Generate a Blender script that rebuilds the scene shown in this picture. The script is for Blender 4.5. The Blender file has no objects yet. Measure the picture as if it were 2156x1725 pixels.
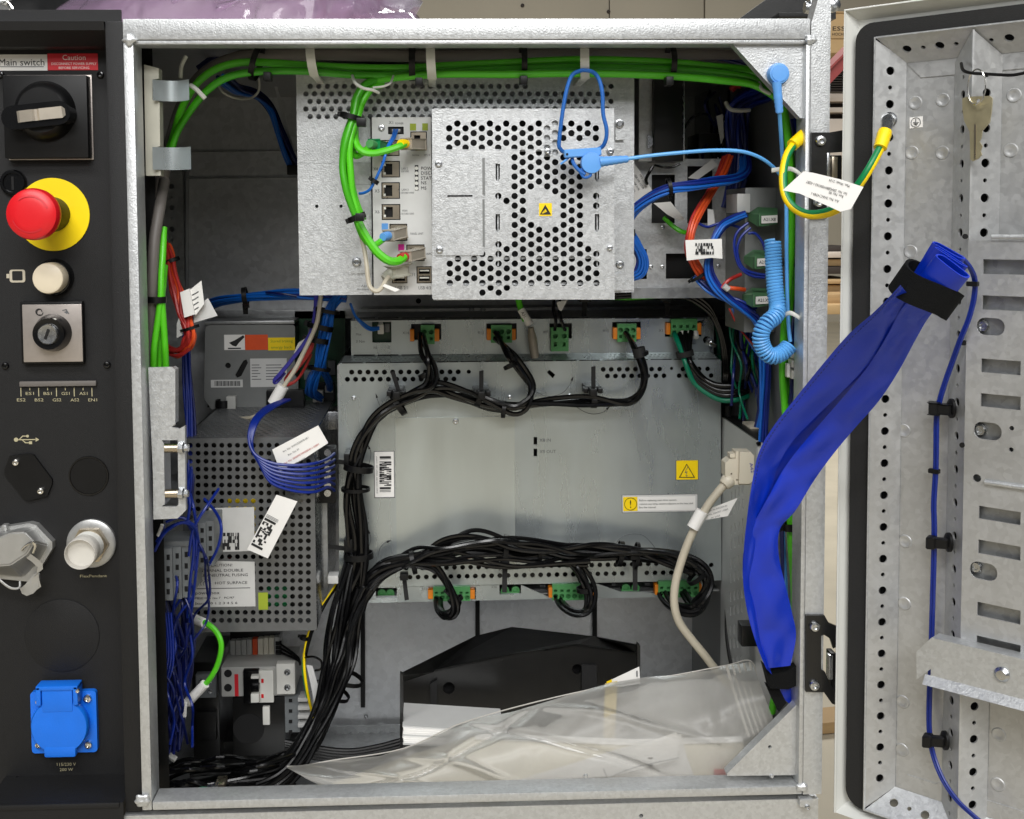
import bpy, bmesh, math, random
from mathutils import Vector, Matrix
from mathutils.geometry import tessellate_polygon, delaunay_2d_cdt
random.seed(11)
sc = bpy.context.scene
COL = sc.collection
# ------------------------------------------------------------------ camera
FPX, PX, PY = 2400.0, 997.29, 608.81          # focal length and principal point, in units of a 2156 x 1725 picture
_p, _y, _r = .06021, .03518, .00679
CAM = Vector((-.03889, -.91407, .16508))
_f = Vector((math.sin(_y)*math.cos(_p), math.cos(_y)*math.cos(_p), -math.sin(_p)))
_ri = Vector((math.cos(_y), -math.sin(_y), 0)); _d = _f.cross(_ri)
RIGHT = math.cos(_r)*_ri + math.sin(_r)*_d
DOWN = -math.sin(_r)*_ri + math.cos(_r)*_d
FWD = _f
cd = bpy.data.cameras.new('camera'); cam = bpy.data.objects.new('camera', cd); COL.objects.link(cam)
m = Matrix((RIGHT, -DOWN, -FWD)).transposed().to_4x4(); m.translation = CAM; cam.matrix_world = m
cd.sensor_fit = 'HORIZONTAL'; cd.sensor_width = 36; cd.lens = FPX/2156*36
cd.shift_x = (1078-PX)/2156; cd.shift_y = (PY-862.5)/2156
cd.clip_start = .05; cd.clip_end = 100
sc.camera = cam
# ------------------------------------------------------------------ light: hall ceiling lamps, one added low lamp, grey hall all round
w = bpy.data.worlds.new('World'); sc.world = w; w.use_nodes = True
bg = w.node_tree.nodes['Background']; bg.inputs[0].default_value = (.90, .94, 1, 1); bg.inputs[1].default_value = .10
def lamp(name, loc, aim, sx, sy, power, col=(1, .995, .985)):
    l = bpy.data.lights.new(name, 'AREA'); l.shape = 'RECTANGLE'; l.size = sx; l.size_y = sy; l.energy = power; l.color = col
    o = bpy.data.objects.new(name, l); COL.objects.link(o); o.location = loc
    o.rotation_euler = (Vector(aim)-Vector(loc)).to_track_quat('-Z', 'Y').to_euler(); o['kind'] = 'helper'
    return o
lamp('area_lamp', (-.6, -2.1, 2.5), (0, 0, 0), 2.4, .5, 76)
lamp('area_lamp', (.5, -4.2, 2.5), (0, 0, 0), 3.0, .6, 112)
lamp('area_lamp', (-.4, -7.0, 2.6), (0, .2, 0), 6.0, .8, 75)  # added lamp behind the camera, throws light deeper into the cabinet
lamp('area_lamp', (1.6, -.9, 2.6), (.6, .2, 0), .5, 2.2, 22)
lamp('area_lamp', (.5, 4.0, 3.0), (.6, 4.5, -.7), 3.0, .8, 190)
sc.view_settings.view_transform = 'Standard'; sc.view_settings.look = 'None'
sc.view_settings.exposure = 0; sc.view_settings.gamma = 1; sc.view_settings.use_curve_mapping = False
sc.render.engine = 'CYCLES'
try: sc.cycles.max_bounces = 8; sc.cycles.transparent_max_bounces = 12
except Exception: pass
# ------------------------------------------------------------------ pixel -> place
def ray(u, v): return RIGHT*((u-PX)/FPX) + DOWN*((v-PY)/FPX) + FWD
def P(u, v, y):
    d = ray(u, v); return CAM + d*((y-CAM.y)/d.y)
def PL(u, v, O, n):
    d = ray(u, v); return CAM + d*((O-CAM).dot(n)/d.dot(n))
def K(y): return (y-CAM.y)/FPX                 # metres per unit at depth y
# ------------------------------------------------------------------ materials
MAT = {}
def lin(c): return tuple((x/255/12.92 if x/255 <= .04045 else ((x/255+.055)/1.055)**2.4) for x in c)
def mat(name, rgb, rough=.5, metal=0, var=.06, vscale=60, bump=0, bscale=300, spec=.5, rvar=0, alpha=1, emis=0, sheen=0, coat=0, voronoi=False, trans=0, stretch=None):
    m = bpy.data.materials.new(name); MAT[name] = m; m.use_nodes = True
    nt = m.node_tree; N = nt.nodes; L = nt.links; b = N['Principled BSDF']
    c = lin(rgb); b.inputs['Base Color'].default_value = (*c, 1)
    b.inputs['Roughness'].default_value = rough; b.inputs['Metallic'].default_value = metal
    b.inputs['Specular IOR Level'].default_value = spec; b.inputs['Alpha'].default_value = alpha
    if coat: b.inputs['Coat Weight'].default_value = coat; b.inputs['Coat Roughness'].default_value = .15
    if sheen: b.inputs['Sheen Weight'].default_value = sheen
    if trans: b.inputs['Transmission Weight'].default_value = trans
    tc = N.new('ShaderNodeTexCoord'); src = tc.outputs['Object']
    if stretch:
        mp = N.new('ShaderNodeMapping'); mp.inputs['Scale'].default_value = stretch; L.new(src, mp.inputs[0]); src = mp.outputs[0]
    if var:
        if voronoi:
            t = N.new('ShaderNodeTexVoronoi'); t.inputs['Scale'].default_value = vscale; L.new(src, t.inputs[0])
            n2 = N.new('ShaderNodeTexNoise'); n2.inputs['Scale'].default_value = vscale*.55; n2.inputs['Detail'].default_value = 5; L.new(src, n2.inputs[0])
            sp = N.new('ShaderNodeSeparateColor'); L.new(t.outputs['Color'], sp.inputs[0])
            mx = N.new('ShaderNodeMath'); mx.operation = 'MULTIPLY_ADD'; L.new(sp.outputs[0], mx.inputs[0]); mx.inputs[1].default_value = .4
            ml = N.new('ShaderNodeMath'); ml.operation = 'MULTIPLY'; L.new(n2.outputs[0], ml.inputs[0]); ml.inputs[1].default_value = .6; L.new(ml.outputs[0], mx.inputs[2])
            fac = mx.outputs[0]
        else:
            t = N.new('ShaderNodeTexNoise'); t.inputs['Scale'].default_value = vscale; t.inputs['Detail'].default_value = 6; L.new(src, t.inputs[0]); fac = t.outputs[0]
        rp = N.new('ShaderNodeMapRange'); rp.inputs[1].default_value = .25; rp.inputs[2].default_value = .75
        rp.inputs[3].default_value = 1-var; rp.inputs[4].default_value = 1+var; L.new(fac, rp.inputs[0])
        mu = N.new('ShaderNodeMix'); mu.data_type = 'RGBA'; mu.blend_type = 'MULTIPLY'; mu.inputs[0].default_value = 1
        mu.inputs[6].default_value = (*c, 1); L.new(rp.outputs[0], mu.inputs[7]); L.new(mu.outputs[2], b.inputs['Base Color'])
        rr = N.new('ShaderNodeMapRange'); rr.inputs[3].default_value = max(.03, rough-(rvar or var*.8)); rr.inputs[4].default_value = min(1, rough+(rvar or var*.8)); L.new(fac, rr.inputs[0]); L.new(rr.outputs[0], b.inputs['Roughness'])
    if bump:
        n = N.new('ShaderNodeTexNoise'); n.inputs['Scale'].default_value = bscale; n.inputs['Detail'].default_value = 4; L.new(src, n.inputs[0])
        bp = N.new('ShaderNodeBump'); bp.inputs['Strength'].default_value = bump; bp.inputs['Distance'].default_value = .001; L.new(n.outputs[0], bp.inputs['Height']); L.new(bp.outputs[0], b.inputs['Normal'])
    if emis: b.inputs['Emission Color'].default_value = (*c, 1); b.inputs['Emission Strength'].default_value = emis
    return m
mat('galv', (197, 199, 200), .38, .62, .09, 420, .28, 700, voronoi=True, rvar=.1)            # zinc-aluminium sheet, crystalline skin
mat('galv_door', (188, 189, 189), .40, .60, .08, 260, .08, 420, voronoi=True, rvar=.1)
mat('galv_back', (205, 207, 209), .36, .5, .1, 160, .12, 300, voronoi=True, rvar=.08)  # back wall zinc, colour lifted in place of light that misses it
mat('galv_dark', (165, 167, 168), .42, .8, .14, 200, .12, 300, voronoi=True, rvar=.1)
mat('steel_face', (182, 190, 191), .29, .74, .07, 16, .04, 1400, rvar=.16, stretch=(2.5, 1, .6))                    # smooth zinc plated drive cover; colour streaks imitate reflected surroundings
mat('tan_print', (206, 186, 128), .7, 0, .1, 30)
mat('psu_steel', (116, 118, 120), .4, .7, .1, 120, .06, 400)
mat('unit_grey', (128, 130, 129), .45, .5, .06, 60, .05, 500)
mat('paint_white', (206, 207, 202), .42, 0, .03, 40, .08, 700)
mat('panel_white', (205, 205, 203), .45, .15, .03, 80)
mat('black_powder', (24, 24, 25), .55, 0, .1, 500, .35, 1800, spec=.35)
mat('side_grey', (188, 190, 188), .45, .3, .05, 60)
mat('steel_plate', (190, 196, 192), .36, .7, .07, 12, .04, 1400, rvar=.10, stretch=(2.5, 1, .6))  # overlay plate, with the same painted reflection streaks
mat('black_satin', (18, 18, 18), .32, 0, .08, 60, .06, 400)
mat('lever_silver', (206, 196, 180), .3, .7, .04, 100)
mat('black_plastic', (13, 13, 14), .42, 0, .08, 80, spec=.32)
mat('black_gloss', (12, 12, 13), .18, 0, .05, 60)
mat('black_rubber', (24, 24, 24), .75, 0, .1, 300, .25, 900)
mat('hole_dark', (9, 9, 10), .8, 0, 0)
mat('cable_black', (10, 10, 11), .24, 0, .08, 120, .04, 500, spec=.4, coat=.1)
mat('velcro', (10, 11, 12), .95, 0, .3, 900, .8, 1500, spec=.2)
mat('cable_green', (84, 194, 30), .35, 0, .05, 80)
mat('cable_teal', (0, 110, 80), .35, 0, .05, 80)
mat('cable_green_dark', (64, 166, 22), .35, 0, .05, 80)
mat('cable_blue', (22, 100, 194), .35, 0, .08, 150)
mat('cable_royal', (12, 38, 126), .35, 0, .08, 150)
mat('cable_navy', (9, 22, 84), .4, 0, .08, 150)
mat('cable_orange', (222, 82, 34), .4, 0, .06, 150)
mat('cable_red', (176, 44, 40), .4, 0, .08, 150)
mat('cable_grey', (104, 99, 95), .5, 0, .05, 60)
mat('cable_beige', (186, 178, 160), .45, 0, .05, 60)
mat('cable_purple', (62, 58, 150), .4, 0, .05, 60)
mat('sky_blue', (92, 164, 226), .38, 0, .04, 80)
mat('strap_blue', (26, 96, 176), .6, 0, .2, 900, .3, 1800)
mat('clip_blue', (94, 156, 224), .4, 0, .04, 80)
mat('yellow', (250, 218, 0), .42, 0, .03, 60)
mat('yellow_soft', (250, 214, 2), .4, 0, .03, 60)
mat('ground_green', (0, 126, 70), .38, 0, .04, 60)
mat('red', (214, 22, 32), .38, 0, .03, 60)
mat('red_label', (205, 32, 44), .5, 0, .03, 60)
mat('cream', (226, 214, 190), .4, 0, .03, 60)
mat('white_plastic', (222, 221, 214), .4, 0, .03, 60)
mat('tie_white', (205, 206, 198), .4, 0, .04, 60)
mat('paper', (232, 230, 226), .7, 0, .02, 40)
mat('paper_cream', (228, 222, 204), .7, 0, .04, 40)
mat('ink', (22, 22, 24), .6, 0, 0)
mat('ink_grey', (96, 98, 100), .6, 0, 0)
mat('print_gold', (178, 170, 138), .5, 0, 0)
mat('print_white', (238, 225, 220), .5, 0, 0)
mat('chrome', (226, 224, 218), .2, 1, .05, 100)
mat('screw', (196, 198, 200), .26, 1, .1, 300)
mat('nickel', (190, 178, 158), .28, 1, .06, 100)
mat('brass_key', (192, 182, 148), .36, .8, .08, 120)
mat('plate_silver', (176, 168, 162), .36, .6, .04, 200)
mat('terminal_dark', (70, 112, 76), .5, 0, .05, 60)
mat('cast_zinc', (182, 182, 180), .4, .7, .05, 100, .08, 500)
mat('socket_blue', (16, 112, 226), .4, 0, .05, 60, .12, 900)
mat('pouch_blue', (4, 46, 178), .34, 0, .05, 40, .08, 500, coat=.1)
mat('terminal_green', (84, 156, 92), .45, 0, .05, 60)
mat('terminal_orange', (240, 138, 24), .45, 0, .05, 60)
mat('terminal_grey', (112, 116, 118), .5, 0, .06, 60)
mat('pcb', (14, 62, 36), .4, 0, .25, 120)
mat('beige_plastic', (202, 194, 176), .45, 0, .04, 60)
mat('bracket_beige', (176, 174, 160), .5, 0, .05, 60)
mat('boot_clear', (168, 160, 146), .25, 0, .05, 60, alpha=.8)
mat('cap_clear', (226, 222, 214), .28, 0, .03, 60, alpha=.62)
mat('olive_label', (150, 165, 40), .6, 0, .05, 60)
mat('magenta', (214, 30, 150), .5, 0, 0)
mat('breaker_grey', (172, 172, 168), .45, 0, .04, 60)
mat('concrete', (190, 180, 158), .6, 0, .12, 6, .2, 40)
mat('hall_wall', (176, 168, 150), .7, 0, .04, 2)
mat('cardboard', (186, 156, 112), .8, 0, .06, 20)
mat('wood', (176, 146, 104), .7, 0, .18, 8, stretch=(1, 1, 8))
mat('dark_board', (52, 44, 38), .7, 0, .2, 20)
mat('red_steel', (150, 60, 58), .5, 0, .06, 20)
mat('shelf_white', (196, 184, 170), .5, 0, .04, 20)
mat('tape_black', (28, 22, 20), .6, 0, .1, 200)
# soft polythene: translucent film
def film(name, rgb, op, rough=.25, trl=.5, gls=.8, bs=30, bd=.003):
    m = bpy.data.materials.new(name); MAT[name] = m; m.use_nodes = True; nt = m.node_tree; N = nt.nodes; L = nt.links
    N.remove(N['Principled BSDF']); out = N['Material Output']; c = (*lin(rgb), 1)
    tr = N.new('ShaderNodeBsdfTransparent'); tr.inputs[0].default_value = (.96, .96, .96, 1)
    df = N.new('ShaderNodeBsdfDiffuse'); df.inputs[0].default_value = c
    tl = N.new('ShaderNodeBsdfTranslucent'); tl.inputs[0].default_value = c
    gl = N.new('ShaderNodeBsdfGlossy'); gl.inputs['Roughness'].default_value = rough
    fr = N.new('ShaderNodeFresnel'); fr.inputs[0].default_value = 1.5
    tc = N.new('ShaderNodeTexCoord'); no = N.new('ShaderNodeTexNoise'); no.inputs['Scale'].default_value = 14; no.inputs['Detail'].default_value = 5; L.new(tc.outputs['Object'], no.inputs[0])
    mr = N.new('ShaderNodeMapRange'); mr.inputs[1].default_value = .3; mr.inputs[2].default_value = .7; mr.inputs[3].default_value = op*.75; mr.inputs[4].default_value = min(1, op*1.2); L.new(no.outputs[0], mr.inputs[0])
    a = N.new('ShaderNodeMixShader'); a.inputs[0].default_value = trl; L.new(df.outputs[0], a.inputs[1]); L.new(tl.outputs[0], a.inputs[2])
    b = N.new('ShaderNodeMixShader'); L.new(mr.outputs[0], b.inputs[0]); L.new(tr.outputs[0], b.inputs[1]); L.new(a.outputs[0], b.inputs[2])
    fm = N.new('ShaderNodeMath'); fm.operation = 'MULTIPLY'; fm.inputs[1].default_value = gls; L.new(fr.outputs[0], fm.inputs[0])
    g = N.new('ShaderNodeMixShader'); L.new(fm.outputs[0], g.inputs[0]); L.new(b.outputs[0], g.inputs[1]); L.new(gl.outputs[0], g.inputs[2])
    bp = N.new('ShaderNodeBump'); bp.inputs['Strength'].default_value = .25; bp.inputs['Distance'].default_value = bd
    n2 = N.new('ShaderNodeTexNoise'); n2.inputs['Scale'].default_value = bs; n2.inputs['Detail'].default_value = 3; L.new(tc.outputs['Object'], n2.inputs[0]); L.new(n2.outputs[0], bp.inputs['Height'])
    L.new(bp.outputs[0], gl.inputs['Normal']); L.new(bp.outputs[0], df.inputs['Normal']); L.new(g.outputs[0], out.inputs[0])
film('film_bag', (214, 212, 206), .46, .28, .35, .45)
film('film_rib', (220, 216, 208), .75, .3, .4, .5)
film('film_pink', (226, 192, 226), .38, .1, .6, 1.0, 14, .02)
film('film_red', (190, 50, 60), .6, .2)
# ------------------------------------------------------------------ mesh helpers
def link(o, parent):
    COL.objects.link(o)
    if parent is not None:
        o.parent = parent
        if parent.type == 'EMPTY': o.matrix_parent_inverse = Matrix.Translation(-parent.location)
    return o
def mk(name, verts, faces, material, parent=None, smooth=False, autos=False):
    me = bpy.data.meshes.new(name); me.from_pydata([tuple(v) for v in verts], [], faces); me.update()
    me.materials.append(MAT[material] if isinstance(material, str) else material)
    if smooth:
        me.polygons.foreach_set('use_smooth', [True]*len(me.polygons))
        if autos: me.set_sharp_from_angle(angle=math.radians(38))
    return link(bpy.data.objects.new(name, me), parent)
def thing(name, label, cat, loc, group=None):
    o = bpy.data.objects.new(name, None); o.empty_display_size = .01; COL.objects.link(o); o.location = loc
    o['label'] = label; o['category'] = cat
    if group: o['group'] = group
    return o
def tag(o, label, cat, group=None):
    o['label'] = label; o['category'] = cat
    if group: o['group'] = group
    return o
def bmobj(name, bm, material, parent=None, smooth=True):
    me = bpy.data.meshes.new(name); bmesh.ops.recalc_face_normals(bm, faces=bm.faces[:]); bm.to_mesh(me); bm.free()
    me.materials.append(MAT[material])
    if smooth:
        me.polygons.foreach_set('use_smooth', [True]*len(me.polygons)); me.set_sharp_from_angle(angle=math.radians(35))
    return link(bpy.data.objects.new(name, me), parent)
def box(name, x0, x1, y0, y1, z0, z1, material, parent=None, bev=.0008):
    bm = bmesh.new(); bmesh.ops.create_cube(bm, size=1)
    for v in bm.verts: v.co = Vector(((x0+x1)/2+v.co.x*(x1-x0), (y0+y1)/2+v.co.y*(y1-y0), (z0+z1)/2+v.co.z*(z1-z0)))
    bev = min(bev, .3*min(abs(x1-x0), abs(y1-y0), abs(z1-z0)))
    if bev > 0: bmesh.ops.bevel(bm, geom=bm.edges[:], offset=bev, segments=2, affect='EDGES', profile=.6)
    return bmobj(name, bm, material, parent)
def rect(u0, v0, u1, v1, y):
    um, vm = (u0+u1)/2, (v0+v1)/2
    return P(u0, vm, y).x, P(u1, vm, y).x, P(um, v1, y).z, P(um, v0, y).z      # x0 x1 z0 z1
def pbox(name, u0, v0, u1, v1, y0, y1, material, parent=None, bev=.0008):
    x0, x1, z0, z1 = rect(u0, v0, u1, v1, y0)
    return box(name, x0, x1, y0, y1, z0, z1, material, parent, bev)
def circle(cx, cy, r, n=14, ph=0, sy=1): return [(cx+r*math.cos(ph+2*math.pi*i/n), cy+r*sy*math.sin(ph+2*math.pi*i/n)) for i in range(n)]
def rrect(x0, y0, x1, y1, r, n=4):
    out = []
    for cx, cy, a in ((x1-r, y1-r, 0), (x0+r, y1-r, 90), (x0+r, y0+r, 180), (x1-r, y0+r, 270)):
        for i in range(n+1):
            t = math.radians(a+90*i/n); out.append((cx+r*math.cos(t), cy+r*math.sin(t)))
    return out
def area2(l): return sum(l[i][0]*l[(i+1) % len(l)][1]-l[(i+1) % len(l)][0]*l[i][1] for i in range(len(l)))/2
def triangulate(loops):
    pts = [p for l in loops for p in l]
    want = abs(area2(loops[0]))-sum(abs(area2(l)) for l in loops[1:])
    if len(loops) < 4:
        tris = tessellate_polygon([[Vector((p[0]*1000, p[1]*1000, 0)) for p in l] for l in loops])
        got = sum(abs(area2([pts[i] for i in t])) for t in tris)
        if abs(got-want) < .004*want: return tris
    E_ = []; k = 0
    for l in loops: E_ += [(k+i, k+(i+1) % len(l)) for i in range(len(l))]; k += len(l)
    r = delaunay_2d_cdt([Vector((p[0]*1000, p[1]*1000)) for p in pts], E_, [], 0, 1e-7)
    vo, fo, om = r[0], r[2], r[3]; tris = []
    def inside(l, x, y):
        c = False; n = len(l); j = n-1
        for i in range(n):
            if (l[i][1] > y) != (l[j][1] > y) and x < (l[j][0]-l[i][0])*(y-l[i][1])/(l[j][1]-l[i][1])+l[i][0]: c = not c
            j = i
        return c
    bb = [(min(p[0] for p in l), max(p[0] for p in l), min(p[1] for p in l), max(p[1] for p in l), l) for l in loops[1:]]
    for f in fo:
        ids = [om[i][0] if om[i] else None for i in f]
        if None in ids: continue
        x = sum(pts[i][0] for i in ids)/3; y = sum(pts[i][1] for i in ids)/3
        if not inside(loops[0], x, y): continue
        if any(a <= x <= b and c <= y <= d and inside(l, x, y) for a, b, c, d, l in bb): continue
        tris.append(tuple(ids))
    got = sum(abs(area2([pts[i] for i in t])) for t in tris)
    if abs(got-want) > .01*want: print('SHEET AREA', got, want)
    return tris
def sheet(name, outer, holes, O, ex, ey, n, t, material, parent=None):
    """flat sheet with real holes; front face lies in the plane (O, ex, ey), thickness t behind it"""
    loops = [outer]+list(holes); pts = [p for l in loops for p in l]; N = len(pts)
    tris = triangulate(loops)
    V = [O+ex*p[0]+ey*p[1] for p in pts]; V += [v-n*t for v in V]
    Fc = []
    flip = ex.cross(ey).dot(n) < 0
    for a, b, c in tris:
        ar = (pts[b][0]-pts[a][0])*(pts[c][1]-pts[a][1])-(pts[b][1]-pts[a][1])*(pts[c][0]-pts[a][0])
        if (ar < 0) != flip: b, c = c, b
        Fc.append((a, b, c)); Fc.append((a+N, c+N, b+N))
    k = 0
    for li, l in enumerate(loops):
        m_ = len(l); ar = sum(l[i][0]*l[(i+1) % m_][1]-l[(i+1) % m_][0]*l[i][1] for i in range(m_))
        ccw = (ar > 0) != flip
        for i in range(m_):
            a, b = k+i, k+(i+1) % m_
            if ccw == (li == 0): Fc.append((a, a+N, b+N, b))
            else: Fc.append((b, b+N, a+N, a))
        k += m_
    return mk(name, V, Fc, material, parent)
EX, EZ, NY = Vector((1, 0, 0)), Vector((0, 0, 1)), Vector((0, -1, 0))
def p2(u, v, y):
    p = P(u, v, y); return (p.x, p.z)
def ppoly(name, pts, y, t, material, parent=None, holes=()):
    """frontal sheet at depth y from an outline; holes are (u, v, radius) or outlines"""
    H = []
    for h in holes:
        if len(h) == 3 and not isinstance(h[0], (tuple, list)):
            c = p2(h[0], h[1], y); H.append(circle(c[0], c[1], h[2]*K(y), 14))
        else: H.append([p2(a, b, y) for a, b in h])
    return sheet(name, [p2(a, b, y) for a, b in pts], H, Vector((0, y, 0)), EX, EZ, NY, t, material, parent)
def prect(name, u0, v0, u1, v1, y, t, material, parent=None, holes=(), r=0):
    x0, x1, z0, z1 = rect(u0, v0, u1, v1, y)
    H = []
    for h in holes:
        if len(h) == 3:
            c = p2(h[0], h[1], y); H.append(circle(c[0], c[1], h[2]*K(y), 14))
        else:
            a = rect(*h[:4], y); H.append([(a[0], a[2]), (a[1], a[2]), (a[1], a[3]), (a[0], a[3])])
    out = rrect(x0, z0, x1, z1, r*K(y)) if r else [(x0, z0), (x1, z0), (x1, z1), (x0, z1)]
    return sheet(name, out, H, Vector((0, y, 0)), EX, EZ, NY, t, material, parent)
def basis(ax):
    ax = ax.normalized(); a = Vector((0, 0, 1)) if abs(ax.z) < .9 else Vector((1, 0, 0))
    e1 = ax.cross(a).normalized(); return e1, ax.cross(e1).normalized(), ax
def lathe(name, O, ax, prof, material, parent=None, seg=28, smooth=True, sx=1, rot=0):
    e1, e2, ax = basis(Vector(ax)); V, Fc = [], []
    for r, h in prof:
        for i in range(seg):
            a = rot+2*math.pi*i/seg; V.append(O+ax*h+e1*(r*sx*math.cos(a))+e2*(r*math.sin(a)))
    for j in range(len(prof)-1):
        for i in range(seg):
            a, b = j*seg+i, j*seg+(i+1) % seg; Fc.append((a, b, b+seg, a+seg))
    Fc.append(tuple(range(seg))[::-1]); Fc.append(tuple(range((len(prof)-1)*seg, len(prof)*seg)))
    return mk(name, V, Fc, material, parent, smooth, True)
def cr(pts, res):
    out = []; n = len(pts)
    for i in range(n-1):
        p0, p1, p2_, p3 = pts[max(i-1, 0)], pts[i], pts[i+1], pts[min(i+2, n-1)]
        for k in range(res):
            t = k/res; out.append(.5*((2*p1)+(p2_-p0)*t+(2*p0-5*p1+4*p2_-p3)*t*t+(3*p1-p0-3*p2_+p3)*t**3))
    out.append(pts[-1]); return out
def frames(pts):
    T = [(pts[min(i+1, len(pts)-1)]-pts[max(i-1, 0)]).normalized() for i in range(len(pts))]
    e = basis(T[0])[0]; out = []
    for t in T:
        e = (e-t*e.dot(t)); e = e.normalized() if e.length > 1e-6 else basis(t)[0]
        out.append((t, e, t.cross(e)))
    return out
def sweep(name, pts, r, material, parent=None, seg=8, flat=1.0, up=None):
    V, Fc = [], []; fr = frames(pts)
    for i, (p, (t, e1, e2)) in enumerate(zip(pts, fr)):
        if up is not None:
            e1 = up.cross(t); e1 = e1.normalized() if e1.length > 1e-6 else basis(t)[0]; e2 = t.cross(e1)
        rr = r[i] if isinstance(r, (list, tuple)) else r
        for k in range(seg):
            a = 2*math.pi*k/seg; V.append(p+e1*(rr*math.cos(a))+e2*(rr*flat*math.sin(a)))
    n = len(pts)
    for j in range(n-1):
        for k in range(seg):
            a, b = j*seg+k, j*seg+(k+1) % seg; Fc.append((a, b, b+seg, a+seg))
    Fc.append(tuple(range(seg))[::-1]); Fc.append(tuple(range((n-1)*seg, n*seg)))
    return mk(name, V, Fc, material, parent, True, True)
def path(pp, y=None): return [P(a[0], a[1], a[2] if len(a) > 2 else y) for a in pp]
def cable(name, pp, wpx, material, parent=None, y=None, res=6, seg=8):
    pts = path(pp, y); ym = sum(p.y for p in pts)/len(pts)
    return sweep(name, cr(pts, res), wpx/2*K(ym), material, parent, seg)
def hexpack(n):
    out = [(0, 0)]; k = 1
    while len(out) < n:
        for s in range(6):
            a0, a1 = math.pi/3*s, math.pi/3*(s+1)
            for j in range(k):
                t = j/k; out.append((k*(math.cos(a0)*(1-t)+math.cos(a1)*t), k*(math.sin(a0)*(1-t)+math.sin(a1)*t)))
        k += 1
    return out[:n]
def bundle(pp, n, wpx, mats, parent, y=None, twist=0, spread=1.0, wob=.35, res=6, name='cable', flat=1.0, seg=7, seed=0):
    """n cables running together; pp rows (u, v[, y[, spread]])"""
    rnd = random.Random(seed+n*7+int(pp[0][0])); ctl = [(P(a[0], a[1], a[2] if len(a) > 2 else y), a[3] if len(a) > 3 else 1.0) for a in pp]
    ym = sum(c[0].y for c in ctl)/len(ctl); r = wpx/2*K(ym)
    cp = cr([c[0] for c in ctl], res); sp = [v.x for v in cr([Vector((c[1], 0, 0)) for c in ctl], res)]
    fr = frames(cp); pk = hexpack(n); rnd.shuffle(pk); out = []
    for i, (a, b) in enumerate(pk):
        ph = [rnd.uniform(0, 6.28) for _ in range(4)]; fq = rnd.uniform(.12, .25); pts = []
        for j, (p, (t, e1, e2)) in enumerate(zip(cp, fr)):
            an = twist*j/res; ca, sa = math.cos(an), math.sin(an)
            x = a*ca-b*sa+wob*math.sin(ph[0]+fq*j)+wob*.5*math.sin(ph[2]+fq*2.3*j); z = a*sa+b*ca+wob*math.sin(ph[1]+fq*1.3*j)
            o = (e1*x+e2*z)*(2*r*.93*spread*sp[j]); o.y *= flat
            pts.append(p+o)
        out.append(sweep(name, pts, r, mats[i % len(mats)], parent, seg))
    return out
def ring(name, u, v, y, du, dv, wpx, rx, ry, material, parent, th=2.2, head=True, dy=0):
    """cable tie: band round a bundle at (u, v, y); du,dv = run of the bundle, wpx band width, rx half width across, ry half depth (units)"""
    k = K(y); c = P(u, v, y); t = (P(u+du, v+dv, y)-c).normalized(); e1 = t.cross(Vector((0, -1, 0))).normalized(); e2 = e1.cross(t)
    V, Fc = [], []; n = 20; h = wpx/2*k
    for ro, s in ((0, -1), (0, 1), (th, 1), (th, -1)):
        for i in range(n):
            a = 2*math.pi*i/n; V.append(c+t*(h*s)+e1*((rx+ro)*k*math.cos(a))+e2*((ry+ro)*k*math.sin(a)))
    for a, b in ((0, 1), (1, 2), (2, 3), (3, 0)):
        for i in range(n): j = (i+1) % n; Fc.append((a*n+i, b*n+i, b*n+j, a*n+j))
    o = mk(name, V, Fc, material, parent, True, True)
    bm = bmesh.new(); bm.from_mesh(o.data); bmesh.ops.recalc_face_normals(bm, faces=bm.faces[:]); bm.to_mesh(o.data); bm.free()
    if head:
        q = c+e1*((rx+th+2)*k*(1 if head is True else head))+e2*(-(ry*.45)*k); s = wpx*.75*k
        obox('tie_head', q, t, e1, e2, s*1.15, s, s, material, o)
    return o
def obox(name, c, a, b, d, la, lb, ld, material, parent=None, bev=.0004):
    bm = bmesh.new(); bmesh.ops.create_cube(bm, size=1)
    for v in bm.verts: v.co = c+a*(v.co.x*la)+b*(v.co.y*lb)+d*(v.co.z*ld)
    if bev: bmesh.ops.bevel(bm, geom=bm.edges[:], offset=min(bev, .25*min(la, lb, ld)), segments=1, affect='EDGES')
    return bmobj(name, bm, material, parent)
_tc = {}
def text(body, c, ex, ey, h, material, parent=None, w=None, off=.0003, align='CENTER', name='lettering'):
    cu = bpy.data.curves.new('t', 'FONT'); cu.body = body; cu.size = 1; cu.align_x = align; cu.resolution_u = 2
    to = bpy.data.objects.new('t', cu); me = bpy.data.meshes.new_from_object(to); bpy.data.objects.remove(to); bpy.data.curves.remove(cu)
    co = [v.co.copy() for v in me.vertices]; fs = [tuple(p.vertices) for p in me.polygons]; bpy.data.meshes.remove(me)
    if not co: return None
    xa, xb = min(v.x for v in co), max(v.x for v in co); ya, yb = min(v.y for v in co), max(v.y for v in co)
    sy = h/.72; sx = sy if w is None else w/(xb-xa); n = ex.cross(ey).normalized()*off
    ym = .36
    xm = (xa+xb)/2 if align == 'CENTER' else 0
    return mk(name, [c+ex*((v.x-xm)*sx)+ey*((v.y-ym)*sy)+n for v in co], fs, material, parent)
def ptext(body, u, v, hpx, y, material, parent=None, wpx=None, rot=0, off=.0003, align='CENTER'):
    a = math.radians(rot); ex = Vector((math.cos(a), 0, math.sin(a))); ey = Vector((-math.sin(a), 0, math.cos(a)))
    return text(body, P(u, v, y), ex, ey, hpx*K(y), material, parent, wpx*K(y) if wpx else None, off, align)
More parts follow.
